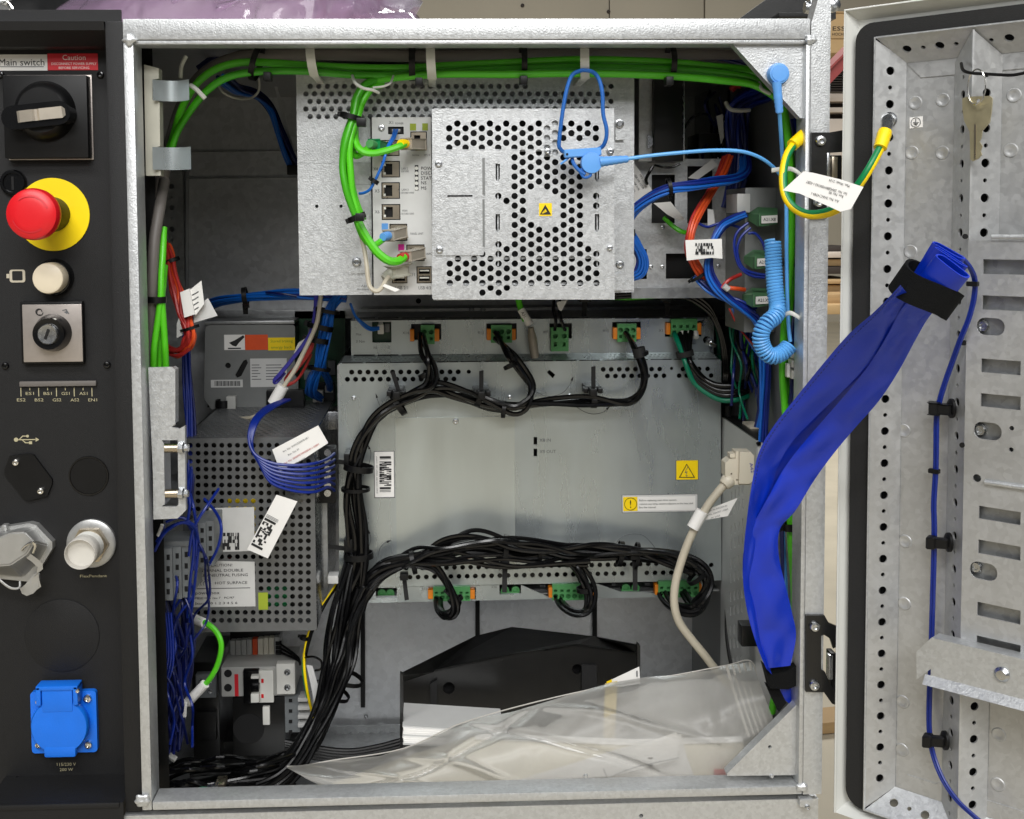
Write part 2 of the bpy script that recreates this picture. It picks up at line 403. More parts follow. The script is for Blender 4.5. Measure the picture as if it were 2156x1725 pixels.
def screw(u, v, rpx, y, parent, material='screw', h=.002, name='screw', washer=False):
    c = P(u, v, y); r = rpx*K(y)
    o = lathe(name, c, NY, [(r, -.0005), (r, h*.55), (r*.85, h*.9), (r*.5, h), (r*.45, h*.45), (r*.1, h*.4)], material, parent, 16)
    return o
# ================================================================== setting behind the cabinet
def struct(o): o['kind'] = 'structure'; return o
FZ = -.75
struct(mk('floor', [(-8, -6, FZ), (12, -6, FZ), (12, 9.5, FZ), (-8, 9.5, FZ)], [(0, 1, 2, 3)], 'concrete'))
wl = struct(mk('wall', [(-8, 9, FZ), (12, 9, FZ), (12, 9, 5), (-8, 9, 5)], [(0, 1, 2, 3)], 'hall_wall'))
for a, b in ((860, 1282), (1284, 1482), (1485, 1640), (1642, 1900), (300, 858)): pbox('wall_panel', a, -60, b, 46 if a < 1700 else 30, 8.9, 8.99, 'hall_wall', wl, .004)
for u, v in ((1281, 25), (843, 3), (1100, 12)): lathe('bolt', P(u, v, 8.895), NY, [(.016, 0), (.016, .01), (.008, .014)], 'dark_board', wl, 10)
# things glimpsed in the gap between cabinet and door, and over the roof
t = thing('cardboard_box', 'brown cardboard carton with dark print glimpsed above the red beam', 'carton', P(1768, 120, 2.2))
bx_ = pbox('carton_body', 1735, 24, 1830, 112, 2.2, 2.6, 'cardboard', t, .004)
pbox('flap', 1737, 78, 1828, 81, 2.195, 2.2, 'wood', t, 0)
pbox('flap', 1737, 24, 1828, 27, 2.195, 2.2, 'wood', t, 0)
ptext('ESS', 1766, 60, 9, 2.199, 'tape_black', t, 26); ptext('HOCHA', 1767, 72, 6, 2.199, 'tape_black', t, 30)
t = thing('rack_beam', 'red steel beam sloping behind the cabinet gap', 'beam', P(1765, 145, 2.0))
ppoly('beam_web', [(1735, 160), (1800, 95), (1800, 122), (1735, 190)], 2.0, .05, 'red_steel', t)
ppoly('beam_flange', [(1735, 154), (1800, 89), (1800, 95), (1735, 160)], 1.98, .09, 'red_steel', t)
t = thing('dark_rack', 'dark grille stack between red beam and white shelf', 'rack', P(1765, 197, 2.3))
pbox('backing', 1735, 120, 1800, 197, 2.34, 2.4, 'hole_dark', t, 0)
for i in range(9): pbox('bar', 1735, 150+i*5.2, 1800, 152.4+i*5.2, 2.3, 2.33, 'dark_board', t, .002)
t = thing('shelf_unit', 'white slatted shelf unit glimpsed beside the upper hinge', 'shelf', P(1765, 275, 2.2))
pbox('back_panel', 1735, 197, 1800, 330, 2.26, 2.3, 'dark_board', t, .002)
for a, b in ((197, 214), (226, 237), (250, 330)): pbox('shelf_board', 1735, a, 1800, b, 2.2, 2.26, 'shelf_white', t, .003)
t = thing('board_stack', 'loose stack of wooden boards and sheets on the floor beyond the gap', 'boards', P(1762, 680, 5))
for i, (a, b, mt, y) in enumerate(((520, 529, 'dark_board', 5.2), (531, 543, 'shelf_white', 5.1), (546, 560, 'cardboard', 5.15), (562, 577, 'dark_board', 5.1), (590, 598, 'wood', 5.0), (600, 617, 'cardboard', 5.05), (620, 640, 'wood', 4.8), (642, 662, 'cardboard', 4.7))):
    pbox('board', 1725+i % 3*4, a, 1820, b, y, y+.5, mt, t, .004)
t = thing('timber_plank', 'brown timber offcut lying on pale floor by the lower hinge', 'plank', P(1755, 1532, 1.4))
q = P(1755, 1535, 1.0)
def onfloor(u, v): return PL(u, v, Vector((0, 0, FZ)), Vector((0, 0, 1)))
c1, c2 = onfloor(1715, 1533), onfloor(1775, 1527)
obox('timber', (c1+c2)/2+Vector((0, 0, .012)), (c2-c1).normalized(), Vector((0, 0, 1)).cross((c2-c1).normalized()), Vector((0, 0, 1)), (c2-c1).length+.05, .06, .02, 'wood', t)
# black bag + pink film bag lying on the roof
t = thing('equipment_bag', 'dark draped equipment on the roof behind the operator panel', 'bag', P(100, 42, .25))
def heap(name, prof, y0, y1, material, parent, seed, wr=.006, nx=60, ny=14, base=47):
    """draped heap: prof = [(u, v_top)], built between depths y0..y1 with rounded section and wrinkles"""
    rnd = random.Random(seed); V, Fc = [], []; ph = [(rnd.uniform(0, 6), rnd.uniform(40, 160), rnd.uniform(-60, 60), rnd.uniform(.3, 1)) for _ in range(9)]
    u0, u1 = prof[0][0], prof[-1][0]
    def top(u):
        for (a, b), (c, d) in zip(prof, prof[1:]):
            if a <= u <= c: return b+(d-b)*(u-a)/(c-a)
        return prof[-1][1]
    ym = (y0+y1)/2
    for j in range(ny+1):
        s = j/ny; yy = y0+(y1-y0)*s; sec = max(0, math.sin(math.pi*s))**.55
        for i in range(nx+1):
            u = u0+(u1-u0)*i/nx; zt = P(u, top(u), ym).z; zb = P(u, base, 0).z
            x = P(u, top(u), ym).x; wk = sum(a*math.sin(p+f*x+g*yy*2) for p, f, g, a in ph)/9*wr*3
            V.append((x+wk*.5, yy+wk*.8, zb+(zt-zb)*sec+wk*sec))
    for j in range(ny):
        for i in range(nx): a = j*(nx+1)+i; Fc.append((a, a+1, a+nx+2, a+nx+1))
    return mk(name, V, Fc, material, parent, True)
heap('drape', [(-160, 10), (-40, -60), (60, -80), (180, -60), (230, 0), (300, 30), (330, 40)], .16, .42, 'black_satin', t, 3)
lathe('ring', P(3, 22, .12), (.3, -.6, .3), [(.008, 0), (.010, .002), (.008, .004), (.006, .002)], 'chrome', t, 20)
cable('strap', [(-30, 8, .12), (0, 2, .12), (20, 0, .12), (32, -10, .12)], 5, 'chrome', t)
cable('edge_wire', [(-30, 36, .1), (15, 35, .1), (45, 40, .1), (60, 48, .1)], 3, 'cast_zinc', t)
t = thing('plastic_bag', 'crumpled glossy pink plastic bag lying on the cabinet roof', 'bag', P(520, 42, .2))
heap('film', [(172, 44), (182, 22), (215, -5), (260, -40), (420, -60), (640, -55), (760, -30), (830, -2), (856, 22), (872, 46)], .08, .36, 'film_pink', t, 8, .02, 110, 26)
heap('inner_film', [(200, 44), (240, 0), (330, -30), (500, -30), (700, -20), (800, 14), (840, 44)], .13, .30, 'film_pink', t, 21, .024, 90, 22)
heap('red_content', [(660, 44), (690, 10), (740, 6), (790, 36), (800, 46)], .16, .26, 'film_red', t, 5, .006)
heap('white_content', [(250, 44), (300, -8), (420, -20), (560, -14), (650, 10), (690, 44)], .18, .28, 'paper', t, 15, .008)
t = thing('dark_cover', 'dark grey slanted lid behind the roof edge, top right', 'lid', P(1640, 36, .5))
ppoly('lid', [(1556, 40), (1640, -20), (1760, -20), (1760, 40)], .55, .02, 'black_satin', t)
pbox('lid_rim', 1640, 26, 1712, 36, .3, .5, 'black_rubber', t, .002)
t = thing('lifting_bolt', 'small shiny hex bolt on the roof beside the right post', 'bolt', P(1708, 24, .05))
lathe('bolt_shaft', P(1694, 16, .05), (1, 0, 0), [(.005, 0), (.005, .018)], 'screw', t, 12)
lathe('hex_nut', P(1702, 12, .05), (1, 0, 0), [(.0075, 0), (.0075, .007)], 'screw', t, 6)
lathe('bolt_head', P(1752, 12, .03), (0, -1, 0), [(.006, 0), (.006, .004), (.003, .006)], 'screw', t, 12)

# ================================================================== cabinet shell
cab = thing('control_cabinet', 'open galvanised steel control cabinet frame with black operator panel on its left', 'cabinet', P(1000, 1692, 0))
FD = .023
xL, xLi = P(278, 862, 0).x, P(299, 862, 0).x
xR0, xR1 = P(1699.5, 862, 0).x, P(1739.5, 862, 0).x
zT, zTi = P(1000, 39.5, 0).z, P(1000, 83, 0).z
zB, zBi = P(1000, 1690, 0).z, P(1000, 1672, 0).z
YB = .46; xW = P(318, 400, YB).x; xE = xR0+.012; zC = zT-.012; zF = -.46
box('top_rail', xL, xR0-.0006, 0, FD, zTi, zT, 'galv', cab, .001)
box('top_rail_lip', xLi, xR0-.001, .0015, FD, zTi-.0035, zTi-.0002, 'galv', cab, .001)
box('bottom_rail', xLi+.0005, xR0-.0006, 0, FD, zB, zBi, 'galv', cab, .0012)
box('left_post', xL, xLi, .0003, FD+.004, zB, zTi-.0005, 'galv', cab, .001)
zs = P(1720, 50, 0).z
V = [(xR0, 0, zB), (xR1, 0, zB), (xR1, 0, P(1748, -40, 0).z), (P(1728, -40, 0).x, 0, P(1728, -40, 0).z), (P(1722, 0, 0).x, 0, P(1722, 0, 0).z), (xR0, 0, zs)]
V += [(a, .016, c) for a, b, c in V]
mk('right_post', V, [(0, 1, 2, 3, 4, 5), (11, 10, 9, 8, 7, 6)]+[(i, i+6, (i+1) % 6+6, (i+1) % 6) for i in range(6)], 'galv', cab)
box('right_post_flange', xR0-.0042, xR0-.0004, -.001, FD, zBi, zTi-.004, 'galv', cab, .001)
for (u, v, s) in ((272, 84, 1.15), (1706, 84, 1.0), (300, 1686, 1.3), (1690, 1658, 1.0)):
    bm = bmesh.new(); bmesh.ops.create_icosphere(bm, subdivisions=3, radius=1); rr = random.Random(int(u)); c = P(u, v, -.001)
    for vt in bm.verts:
        d = 1+.14*math.sin(vt.co.x*5+u)+.12*math.sin(vt.co.z*7+v)
        vt.co = c+Vector((vt.co.x*.0048*s*d, vt.co.y*.0022*d, vt.co.z*.0038*s*d))
    bmobj('weld_bead', bm, 'galv', cab)
mk('weld_run', [], [], 'galv', cab) if False else None
# cavity
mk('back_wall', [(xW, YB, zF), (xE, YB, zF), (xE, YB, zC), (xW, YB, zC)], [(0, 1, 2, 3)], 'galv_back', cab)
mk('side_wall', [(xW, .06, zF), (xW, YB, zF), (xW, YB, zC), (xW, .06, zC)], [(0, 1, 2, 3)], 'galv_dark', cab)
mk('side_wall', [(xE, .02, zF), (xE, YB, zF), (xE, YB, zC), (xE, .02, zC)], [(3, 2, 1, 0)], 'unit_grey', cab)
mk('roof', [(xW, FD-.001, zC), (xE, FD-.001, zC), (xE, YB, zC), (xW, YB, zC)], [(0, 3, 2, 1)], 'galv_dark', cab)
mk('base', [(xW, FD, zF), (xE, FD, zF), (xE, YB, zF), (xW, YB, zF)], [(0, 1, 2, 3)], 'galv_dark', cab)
box('roof_skin', xL-.18, xR0, .012, YB+.02, zT-.002, zT-.0005, 'galv', cab, 0)
mk('partition', [(xW, .062, zF), (xLi, .062, zF), (xLi, .062, zC), (xW, .062, zC)], [(0, 1, 2, 3)], 'black_satin', cab)
# perforated rails on the back wall
def railholes(u0, v0, du, dv, n, y, R=6.0, r_=3.0):
    return [(u0+du*i, v0+dv*i, R if i % 2 == 0 else r_) for i in range(n)]
hl = railholes(361.5, 393, .1, 22.4, 11, .44, 5.6, 2.8)
prect('mounting_rail', 342, 330, 391, 1000, .44, .002, 'galv_dark', cab, hl)
mk('rail_return', [P(391, 330, .44), P(391, 1000, .44), P(391, 1000, .44)+Vector((0, .018, 0)), P(391, 330, .44)+Vector((0, .018, 0))], [(0, 1, 2, 3)], 'galv_dark', cab)
hb = [(674, 1546, 4), (696, 1546, 6), (717, 1546, 4), (738, 1546, 4.5), (759.5, 1545.5, 6.2), (781, 1545, 3.6), (803, 1545, 6.4), (825, 1544.5, 3.6), (847, 1544, 6.2)]
prect('mounting_rail', 640, 1522, 1450, 1576, .448, .002, 'galv_dark', cab, hb)
ht = [(1094+22.2*i, 185, 4.8 if i % 4 == 2 else 2.4) for i in range(21)]
prect('mounting_rail', 1090, 170, 1560, 200, .448, .002, 'galv_dark', cab, ht)
for v0, v1 in ((318, 330), (374, 384)): pbox('wall_crease', 392, v0, 625, v0+2.5, .455, .4585, 'galv_dark', cab, .001)
# lower front cover below the door opening
lo = prect('lower_cover', 262, 1700, 1722, 1830, .004, .012, 'galv', cab, [(1350, 1718, 4.5)])
pbox('gap_shade', 300, 1692.5, 1718, 1699, .012, .02, 'hole_dark', cab, 0)  # dark strip standing in for the shade of the gap above the cover
pbox('corner_clip', 1684, 1683, 1712, 1700, -.003, .004, 'galv', cab)
screw(1700, 1700, 6, -.003, cab)
# gussets
GY = .007
gu = thing('corner_gusset', 'triangular steel gusset plate in the upper right corner holding the snap stud', 'gusset', P(1690, 250, FD), 'corner gussets')
ppoly('gusset_plate', [(1541, 91), (1694, 91), (1694, 249), (1685, 249)], GY, .0025, 'galv', gu)
ppoly('gusset_edge', [(1541, 91), (1545, 91), (1689, 249), (1685, 249)], GY-.0004, .010, 'galv', gu)
gu = thing('corner_gusset', 'triangular steel gusset plate in the lower right corner beside the zip bag', 'gusset', P(1683, 1632, FD), 'corner gussets')
ppoly('gusset_plate', [(1531, 1634), (1684, 1481), (1684, 1632)], GY, .0025, 'galv', gu, [(1621, 1573, 4)])
ppoly('gusset_edge', [(1531, 1634), (1531, 1629), (1680, 1481), (1684, 1481)], GY-.0004, .010, 'galv', gu)
for u in (1625, 1233): lathe('dimple', P(u, 1634, GY), NY, [(.002, 0), (.0012, .0012)], 'galv', gu, 10)

# latch catches on the left post
t = thing('latch_rail', 'pale plastic catch strip with two sprung steel tongues on the left post', 'latch', P(320, 370, .04))
ppoly('strip', [(303, 136), (334, 144), (334, 166), (321, 168), (321, 210), (336, 214), (337, 308), (323, 312), (324, 352), (338, 354), (338, 370), (307, 370)], .034, .012, 'bracket_beige', t)
for v0, v1, u1 in ((167, 211, 398), (309, 357, 402)):
    x0, x1, z0, z1 = rect(320, v0, u1, v1, .026)
    n = 12; V = []; Fc = []
    for i in range(n+1):
        s = i/n; x = x0+(x1-x0)*s; y = .028+.012*math.sin(s*math.pi*.9)-.006*s
        V += [(x, y, z0), (x, y, z1), (x, y+.0012, z1), (x, y+.0012, z0)]
    for i in range(n):
        for k in range(4): a = i*4+k; b = i*4+(k+1) % 4; Fc.append((a, b, b+4, a+4))
    Fc += [(3, 2, 1, 0), (n*4, n*4+1, n*4+2, n*4+3)]
    mk('steel_tongue', V, Fc, 'steel_face', t, True, True)
# lock bracket lower left
t = thing('lock_bracket', 'galvanised lock striker bracket with two pins on the left post', 'bracket', P(350, 1093, .03))
ppoly('bracket_plate', [(312, 774), (362, 773), (368, 778), (369, 895), (361, 899), (378, 903), (388, 897), (390, 940), (391, 1070), (374, 1092), (323, 1094), (322, 1000)], .018, .0025, 'galv', t, [[(341, 927), (374, 927), (376, 1062), (371, 1067), (341, 1067), (347, 1060), (345, 935)]])
ppoly('bracket_return', [(362, 774), (369, 779), (369, 892), (363, 896)], .0165, .012, 'galv', t)
ppoly('striker_flange', [(375, 905), (389, 897), (391, 1075), (376, 1090)], .014, .006, 'galv', t)
pbox('bracket_side', 341, 930, 345, 1064, .0206, .045, 'galv', t, 0)
for v in (944, 1040):
    lathe('striker_pin', P(343, v, .022), (1, 0, 0), [(.0038, 0), (.0038, .016)], 'nickel', t, 16)
    lathe('pin_nut', P(379, v-1, .012), (1, -.1, 0), [(.0045, -.001), (.0045, .003), (.003, .004), (.003, .007)], 'screw', t, 8)
# hinges
def hinge(pts, holes, screws, label, tail, yv=-.0035):
    t = ppoly('hinge', pts, yv, .0032, 'black_satin', cab); t['label'] = label
    for u, v in screws: screw(u, v, 11.5, yv, t, h=.0035)
    for a in tail: a(t)
    return t
hinge([(1708, 279), (1747, 279), (1776, 274), (1779, 283), (1779, 300), (1774, 320), (1748, 322), (1746, 352), (1741, 362), (1741, 460), (1707, 460)], (), [(1727, 297), (1722, 426)],
      'black steel hinge beside the upper right post, under the folded white tag', [
      lambda t: pbox('hinge_barrel', 1744, 327, 1772, 440, .002, .012, 'black_plastic', t),
      lambda t: pbox('hinge_knuckle', 1752, 330, 1764, 375, -.006, .004, 'nickel', t),
      lambda t: pbox('hinge_tongue', 1741, 322, 1748, 378, -.004, .003, 'screw', t),
      lambda t: lathe('hinge_pin', P(1783, 340, -.01), (1, -.4, 0), [(.003, 0), (.003, .01), (.002, .012)], 'screw', t, 12)])
hinge([(1698, 1296), (1736, 1296), (1745, 1312), (1763, 1320), (1764, 1360), (1755, 1366), (1748, 1345), (1735, 1337), (1729, 1339), (1729, 1411), (1737, 1415), (1747, 1438), (1764, 1466), (1763, 1486), (1752, 1482), (1735, 1458), (1697, 1457)], (), [(1714.5, 1318), (1713.5, 1442)],
      'black steel hinge on the lower right post beside the pouch end', [
      lambda t: pbox('hinge_barrel', 1749, 1376, 1760, 1470, .000, .012, 'black_plastic', t),
      lambda t: lathe('hinge_pin', P(1768, 1396, -.012), (1, -.4, -.2), [(.003, 0), (.003, .012), (.002, .014)], 'screw', t, 12),
      lambda t: lathe('hinge_pin', P(1768, 1436, -.012), (1, -.4, -.2), [(.003, 0), (.003, .012), (.002, .014)], 'screw', t, 12),
      lambda t: pbox('hinge_knuckle', 1745, 1380, 1754, 1432, -.001, .006, 'screw', t)])

# ================================================================== operator panel
PY_ = .045
xp1 = P(238, 862, 0).x
op = thing('operator_panel', 'black powder-coated operator panel with switches left of the opening', 'panel', P(120, 1690, .02))
x0 = P(-60, 862, 0).x
box('panel_face', x0-.02, xp1+.002, PY_, PY_+.003, P(120, 1680, 0).z-.05, P(120, 80, 0).z+.03, 'black_powder', op, 0)
box('panel_side', xp1, xL-.0006, .004, PY_+.004, zB-.003, zT-.001, 'black_powder', op, .002)
zt0 = P(120, 44, 0).z
mk('upper_rim', [(x0, .002, zt0), (xp1, .002, zt0), (xp1, .004, P(120, 62, 0).z), (x0, .004, P(120, 62, 0).z), (x0, .024, P(120, 97, .02).z), (xp1, .024, P(120, 97, .02).z), (xp1, PY_, P(120, 97, .02).z), (x0, PY_, P(120, 97, .02).z), (x0, PY_, zt0), (xp1, PY_, zt0)],
   [(0, 1, 2, 3), (3, 2, 5, 4), (4, 5, 6, 7), (8, 9, 1, 0)], 'black_powder', op)
zb1 = P(120, 1693, 0).z
mk('lower_rim', [(x0, 0, zb1), (xp1, 0, zb1), (xp1, PY_, zb1+.002), (x0, PY_, zb1+.002), (x0, 0, zb1-.03), (xp1, 0, zb1-.03)], [(0, 1, 2, 3), (4, 5, 1, 0)], 'black_powder', op)
box('lower_rim_edge', x0, xp1-.003, -.0015, .003, zb1-.004, zb1+.0005, 'black_powder', op, .001)
for u, v in ((2, 158), (212, 158), (12, 770), (226, 768), (37, 1641), (245, 1637)): screw(u, v, 7.5, PY_, op, 'black_gloss', .0025)
yp = PY_-.0006
def lab(name, u0, v0, u1, v1, y, m_, parent, r=0): return prect(name, u0, v0, u1, v1, y, .0003, m_, parent, (), r)
t = thing('warning_label', 'white and red main switch caution label at the top of the operator panel', 'label', P(100, 148, yp))
lab('white_half', -20, 115, 99.5, 149, yp, 'paper', t); lab('red_half', 100, 113, 206, 148, yp, 'red_label', t)
ptext('Main switch', 46, 131, 14, yp, 'ink', t, 92); pbox('underline', 0, 140, 92, 141.2, yp-.0005, yp-.0002, 'ink_grey', t, 0)
ptext('Caution', 156, 121, 11, yp, 'print_white', t, 47); ptext('DISCONNECT POWER SUPPLY', 156, 134.5, 5.2, yp, 'print_white', t, 92); ptext('BEFORE SERVICING', 156, 143, 5.0, yp, 'print_white', t, 62)
# main switch
t = thing('main_switch', 'black rotary main switch with silver lever in a square black block', 'switch', P(106, 338, PY_))
pbox('switch_highlight', 16, 158, 195, 337, PY_-.0015, PY_, 'plate_silver', t, .0006)  # silver rim stands in for the highlight along the block edges
x0_, x1_, z0_, z1_ = rect(18, 162, 193, 335, PY_-.001)
box('switch_block', x0_, x1_, PY_-.0125, PY_-.0012, z0_, z1_, 'black_plastic', t, .0012)
cc = P(96, 235, PY_-.0125)
lathe('switch_boss', cc, NY, [(.0245, 0), (.0245, .002), (.0205, .011), (.018, .013)], 'black_plastic', t, 40)
a = math.radians(6); ex = Vector((-math.cos(a), 0, math.sin(a)*-1)); ez = Vector((math.sin(a)*-1, 0, math.cos(a)))
O = P(90, 241, PY_-.031)
sheet('switch_handle', rrect(-.0215, -.0095, .033, .0095, .009), [], O, ex, ez, NY, .018, 'black_gloss', t)
V = []; n = 14; hw = .0046
prof_ = [(-.018, 0), (-.016, .0018), (.002, .0022), (.004, .0008), (.006, .0008), (.0075, .0022), (.018, .0010), (.026, -.004), (.031, -.009)]
Fc = []
for s, h in prof_:
    for sg in (-1, 1): V.append(O+ex*s+ez*(hw*sg*(.55 if s < -.017 else 1))+NY*(h+.0004))
for i in range(len(prof_)-1): Fc.append((2*i, 2*i+1, 2*i+3, 2*i+2))
mk('lever_plate', V, Fc, 'lever_silver', t)
ptext('ON', 97, 178, 6, PY_-.0125, 'cable_grey', t, 12); ptext('I', 80, 178, 6, PY_-.0125, 'cable_grey', t, 1.5); ptext('0 OFF', 23, 249, 6, PY_-.0125, 'print_gold', t, 26, 90)
t = thing('panel_plug', 'round black slotted plug overlapped by the red emergency stop', 'plug', P(30, 412, PY_))
lathe('plug_body', P(30, 385, PY_), NY, [(.0108, 0), (.0108, .003), (.0095, .0045), (.008, .0045), (.0075, .003)], 'black_gloss', t, 28)
pbox('slot', 24, 372, 29, 400, PY_-.0036, PY_-.0028, 'hole_dark', t, 0)
t = thing('emergency_stop', 'red mushroom emergency stop button on a yellow disc', 'button', P(112, 530, PY_))
c = P(112, 452, PY_)
lathe('yellow_disc', c, NY, [(.0302, 0), (.0302, .0012), (.0145, .0014)], 'yellow', t, 56)
lathe('collar', c, NY, [(.0145, .0012), (.0145, .032), (.0125, .037)], 'black_plastic', t, 36)
hd = lathe('mushroom_head', c, NY, [(.0125, .035), (.0185, .0375), (.0203, .042), (.0206, .047), (.0194, .0518), (.0163, .0540), (.010, .0550), (.003, .0553)], 'red', t, 44)
for k_ in range(2):
    V = []; Fc = []
    for i in range(13):
        a = math.radians(200+180*k_+i*9)
        for rr, hh in ((.0135, .0549), (.0148, .0546)): V.append(c+Vector((rr*math.cos(a), -hh-.0001, rr*math.sin(a))))
    for i in range(12): Fc.append((2*i, 2*i+1, 2*i+3, 2*i+2))
    mk('arrow_groove', V, Fc, 'red_label', hd)
t = thing('white_push_button', 'cream round push button in a black ring below the emergency stop', 'button', P(118, 620, PY_))
c = P(117, 584, PY_)
lathe('ring', c, NY, [(.0155, 0), (.0155, .004), (.0145, .008), (.0138, .0085), (.0135, .006)], 'black_gloss', t, 36)
lathe('cap', c, NY, [(.0128, .005), (.0128, .017), (.0122, .0195), (.011, .0203)], 'cream', t, 36)
t = thing('pendant_symbol', 'printed tablet outline symbol beside the cream push button', 'symbol', P(35, 594, yp))
sheet('outline', rrect(*[f_(a_) for f_, a_ in ((lambda a_: P(20, 580, yp).x, 0), (lambda a_: P(35, 595, yp).z, 0), (lambda a_: P(53, 580, yp).x, 0), (lambda a_: P(35, 568, yp).z, 0))], .002), [rrect(P(25.5, 580, yp).x, P(35, 591, yp).z, P(47.5, 580, yp).x, P(35, 571, yp).z, .001)], Vector((0, yp, 0)), EX, EZ, NY, .0002, 'cable_beige', t)
pbox('stub', 13.5, 577, 19.5, 586, yp, yp+.0002, 'cable_beige', t, 0)
# key switch
t = thing('key_switch', 'key-operated mode selector on a square silver plate', 'switch', P(112, 762, PY_))
x0_, x1_, z0_, z1_ = rect(50, 634, 180, 764, PY_)
box('plate_body', x0_, x1_, PY_-.007, PY_, z0_, z1_, 'black_plastic', t, .001)
x0_, x1_, z0_, z1_ = rect(49, 641, 174, 762, PY_-.008)
box('plate', x0_, x1_, PY_-.0092, PY_-.0072, z0_, z1_, 'plate_silver', t, .0006)
c = P(111, 701, PY_-.0095)
lathe('bezel', c, NY, [(.0157, 0), (.0152, .002), (.0135, .009), (.0128, .011), (.0085, .0105)], 'black_gloss', t, 40)
lathe('lock_barrel', c, NY, [(.0084, .008), (.0084, .0125), (.0076, .0135), (.004, .0132)], 'screw', t, 32)
pk = P(98.5, 704, PY_-.0095-.0136)
obox('keyhole', pk, Vector((.35, 0, .94)), Vector((0, 1, 0)), Vector((.94, 0, -.35)), .0085, .0006, .0022, 'hole_dark', t, 0)
obox('pointer', P(115, 676, PY_-.019), Vector((0, 0, 1)), Vector((0, 1, 0)), EX, .004, .0012, .0028, 'white_plastic', t, 0)
for rr in (.0028, .0016): pass
ym_ = PY_-.0094
for k_ in (0, 1):
    cpt = P(82+2*k_, 657+k_, ym_); V = [cpt+Vector((r_*math.cos(a_), -.0002, r_*math.sin(a_))) for r_ in (.0022, .0029) for a_ in [i*.5236+k_ for i in range(11)]]
    mk('auto_symbol', V, [(i, i+1, i+12, i+11) for i in range(10)], 'ink', t)
for k_, pts in enumerate(([(131, 653), (140, 651), (140, 653), (131, 655)], [(140, 651), (146, 661), (144, 662), (138, 653)], [(134, 657), (141, 655), (142, 661), (140, 661)])): ppoly('manual_symbol', pts, ym_, .0002, 'ink_grey', t)
# LED strip
t = thing('indicator_strip', 'slim grey indicator bar with printed safety channel names', 'indicator', P(120, 845, PY_))
pbox('bar', 40, 803, 202, 814, PY_-.0035, PY_, 'cable_grey', t, .001)
for i in range(9):
    u = 44+18.7*i; pbox('tick', u-.9, 817, u+.9, 835 if i % 2 == 0 else 822, yp, yp+.0002, 'print_gold', t, 0)
for i, s in enumerate(('ES2', 'BS2', 'GS2', 'AS2', 'EN1')): ptext(s, 45+37.6*i, 842, 6.5, yp, 'print_gold', t, 18)
for i, s in enumerate(('ES1', 'BS1', 'GS1', 'AS1')): ptext(s, 63+37.6*i, 828.5, 6.5, yp, 'print_gold', t, 17)
# usb symbol
t = thing('usb_symbol', 'printed gold trident data port symbol above the cover plate', 'symbol', P(56, 937, yp))
lathe('dot', P(34, 926, yp), NY, [(.0018, 0), (.0018, .0002)], 'print_gold', t, 14)
pbox('stem', 34, 925, 76, 927, yp, yp+.0002, 'print_gold', t, 0)
ppoly('arrow_head', [(75, 921.5), (82.5, 926), (75, 930.5)], yp, .0002, 'print_gold', t)
ppoly('branch', [(40, 925), (47, 917.5), (56, 917.5), (56, 919.5), (48, 919.5), (42.5, 925)], yp-.0001, .0002, 'print_gold', t)
ppoly('branch', [(46, 927), (53, 933.5), (62, 933.5), (62, 931.5), (54, 931.5), (48.5, 927)], yp-.0001, .0002, 'print_gold', t)
lathe('branch_dot', P(58, 918.5, yp), NY, [(.0012, 0), (.0012, .0002)], 'print_gold', t, 12); pbox('branch_square', 61, 929.5, 67.5, 935.5, yp, yp+.0002, 'print_gold', t, 0)
t = thing('port_cover', 'black hexagonal port cover held by two bright screws', 'cover', P(60, 1055, PY_))
ppoly('cover_plate', [(20, 961), (58, 956), (70, 958), (109, 1010), (109, 1020), (99, 1045), (60, 1055), (50, 1052), (9, 1000), (9, 990)], PY_-.003, .003, 'black_plastic', t)
for u, v in ((34.5, 973), (87, 1033)): screw(u, v, 7.5, PY_-.003, t, 'chrome', .003)
t = thing('blanking_disc', 'round black blanking disc right of the hexagonal cover', 'blank', P(187, 1044, PY_))
lathe('rim', P(187, 1002, PY_), NY, [(.0168, 0), (.0165, .0012), (.0155, .0012), (.0152, .0004)], 'black_gloss', t, 44)
lathe('disc', P(187, 1002, PY_), NY, [(.0152, -.001), (.0151, .0006)], 'black_plastic', t, 44)
t = thing('blanking_disc', 'large faint round knock-out disc above the blue socket', 'blank', P(130, 1420, PY_))
lathe('disc', P(131, 1338, PY_), NY, [(.0312, 0), (.0312, .0008), (.0306, .001)], 'black_powder', t, 56)
# metal hooded connector
t = thing('hooded_connector', 'grey cast metal connector hood with a latch lever, cut by the left edge', 'connector', P(50, 1255, PY_))
ppoly('flange', [(-40, 1118), (62, 1102), (76, 1106), (110, 1142), (110, 1156), (88, 1192), (60, 1225), (-40, 1215)], PY_-.008, .008, 'cast_zinc', t)
bm = bmesh.new(); bot = [(-40, 1128), (58, 1108), (70, 1112), (102, 1148), (84, 1180), (50, 1216), (-40, 1208)]
top_ = [(-40, 1150), (20, 1122), (52, 1120), (72, 1140), (58, 1166), (22, 1190), (-40, 1196)]
vs = [bm.verts.new(P(a, b, PY_-.008)) for a, b in bot]+[bm.verts.new(P(a, b, PY_-.032)) for a, b in top_]
n = len(bot)
for i in range(n): bm.faces.new((vs[i], vs[(i+1) % n], vs[n+(i+1) % n], vs[n+i]))
bm.faces.new(vs[n:])
bmesh.ops.bevel(bm, geom=[e for e in bm.edges if len(e.link_faces) == 2], offset=.0012, segments=2, affect='EDGES')
bmobj('hood', bm, 'cast_zinc', t)
pts = [(42, 1150), (55, 1166), (74, 1180), (85, 1190), (84, 1203), (74, 1212), (76, 1226), (80, 1240)]
V = []; Fc = []
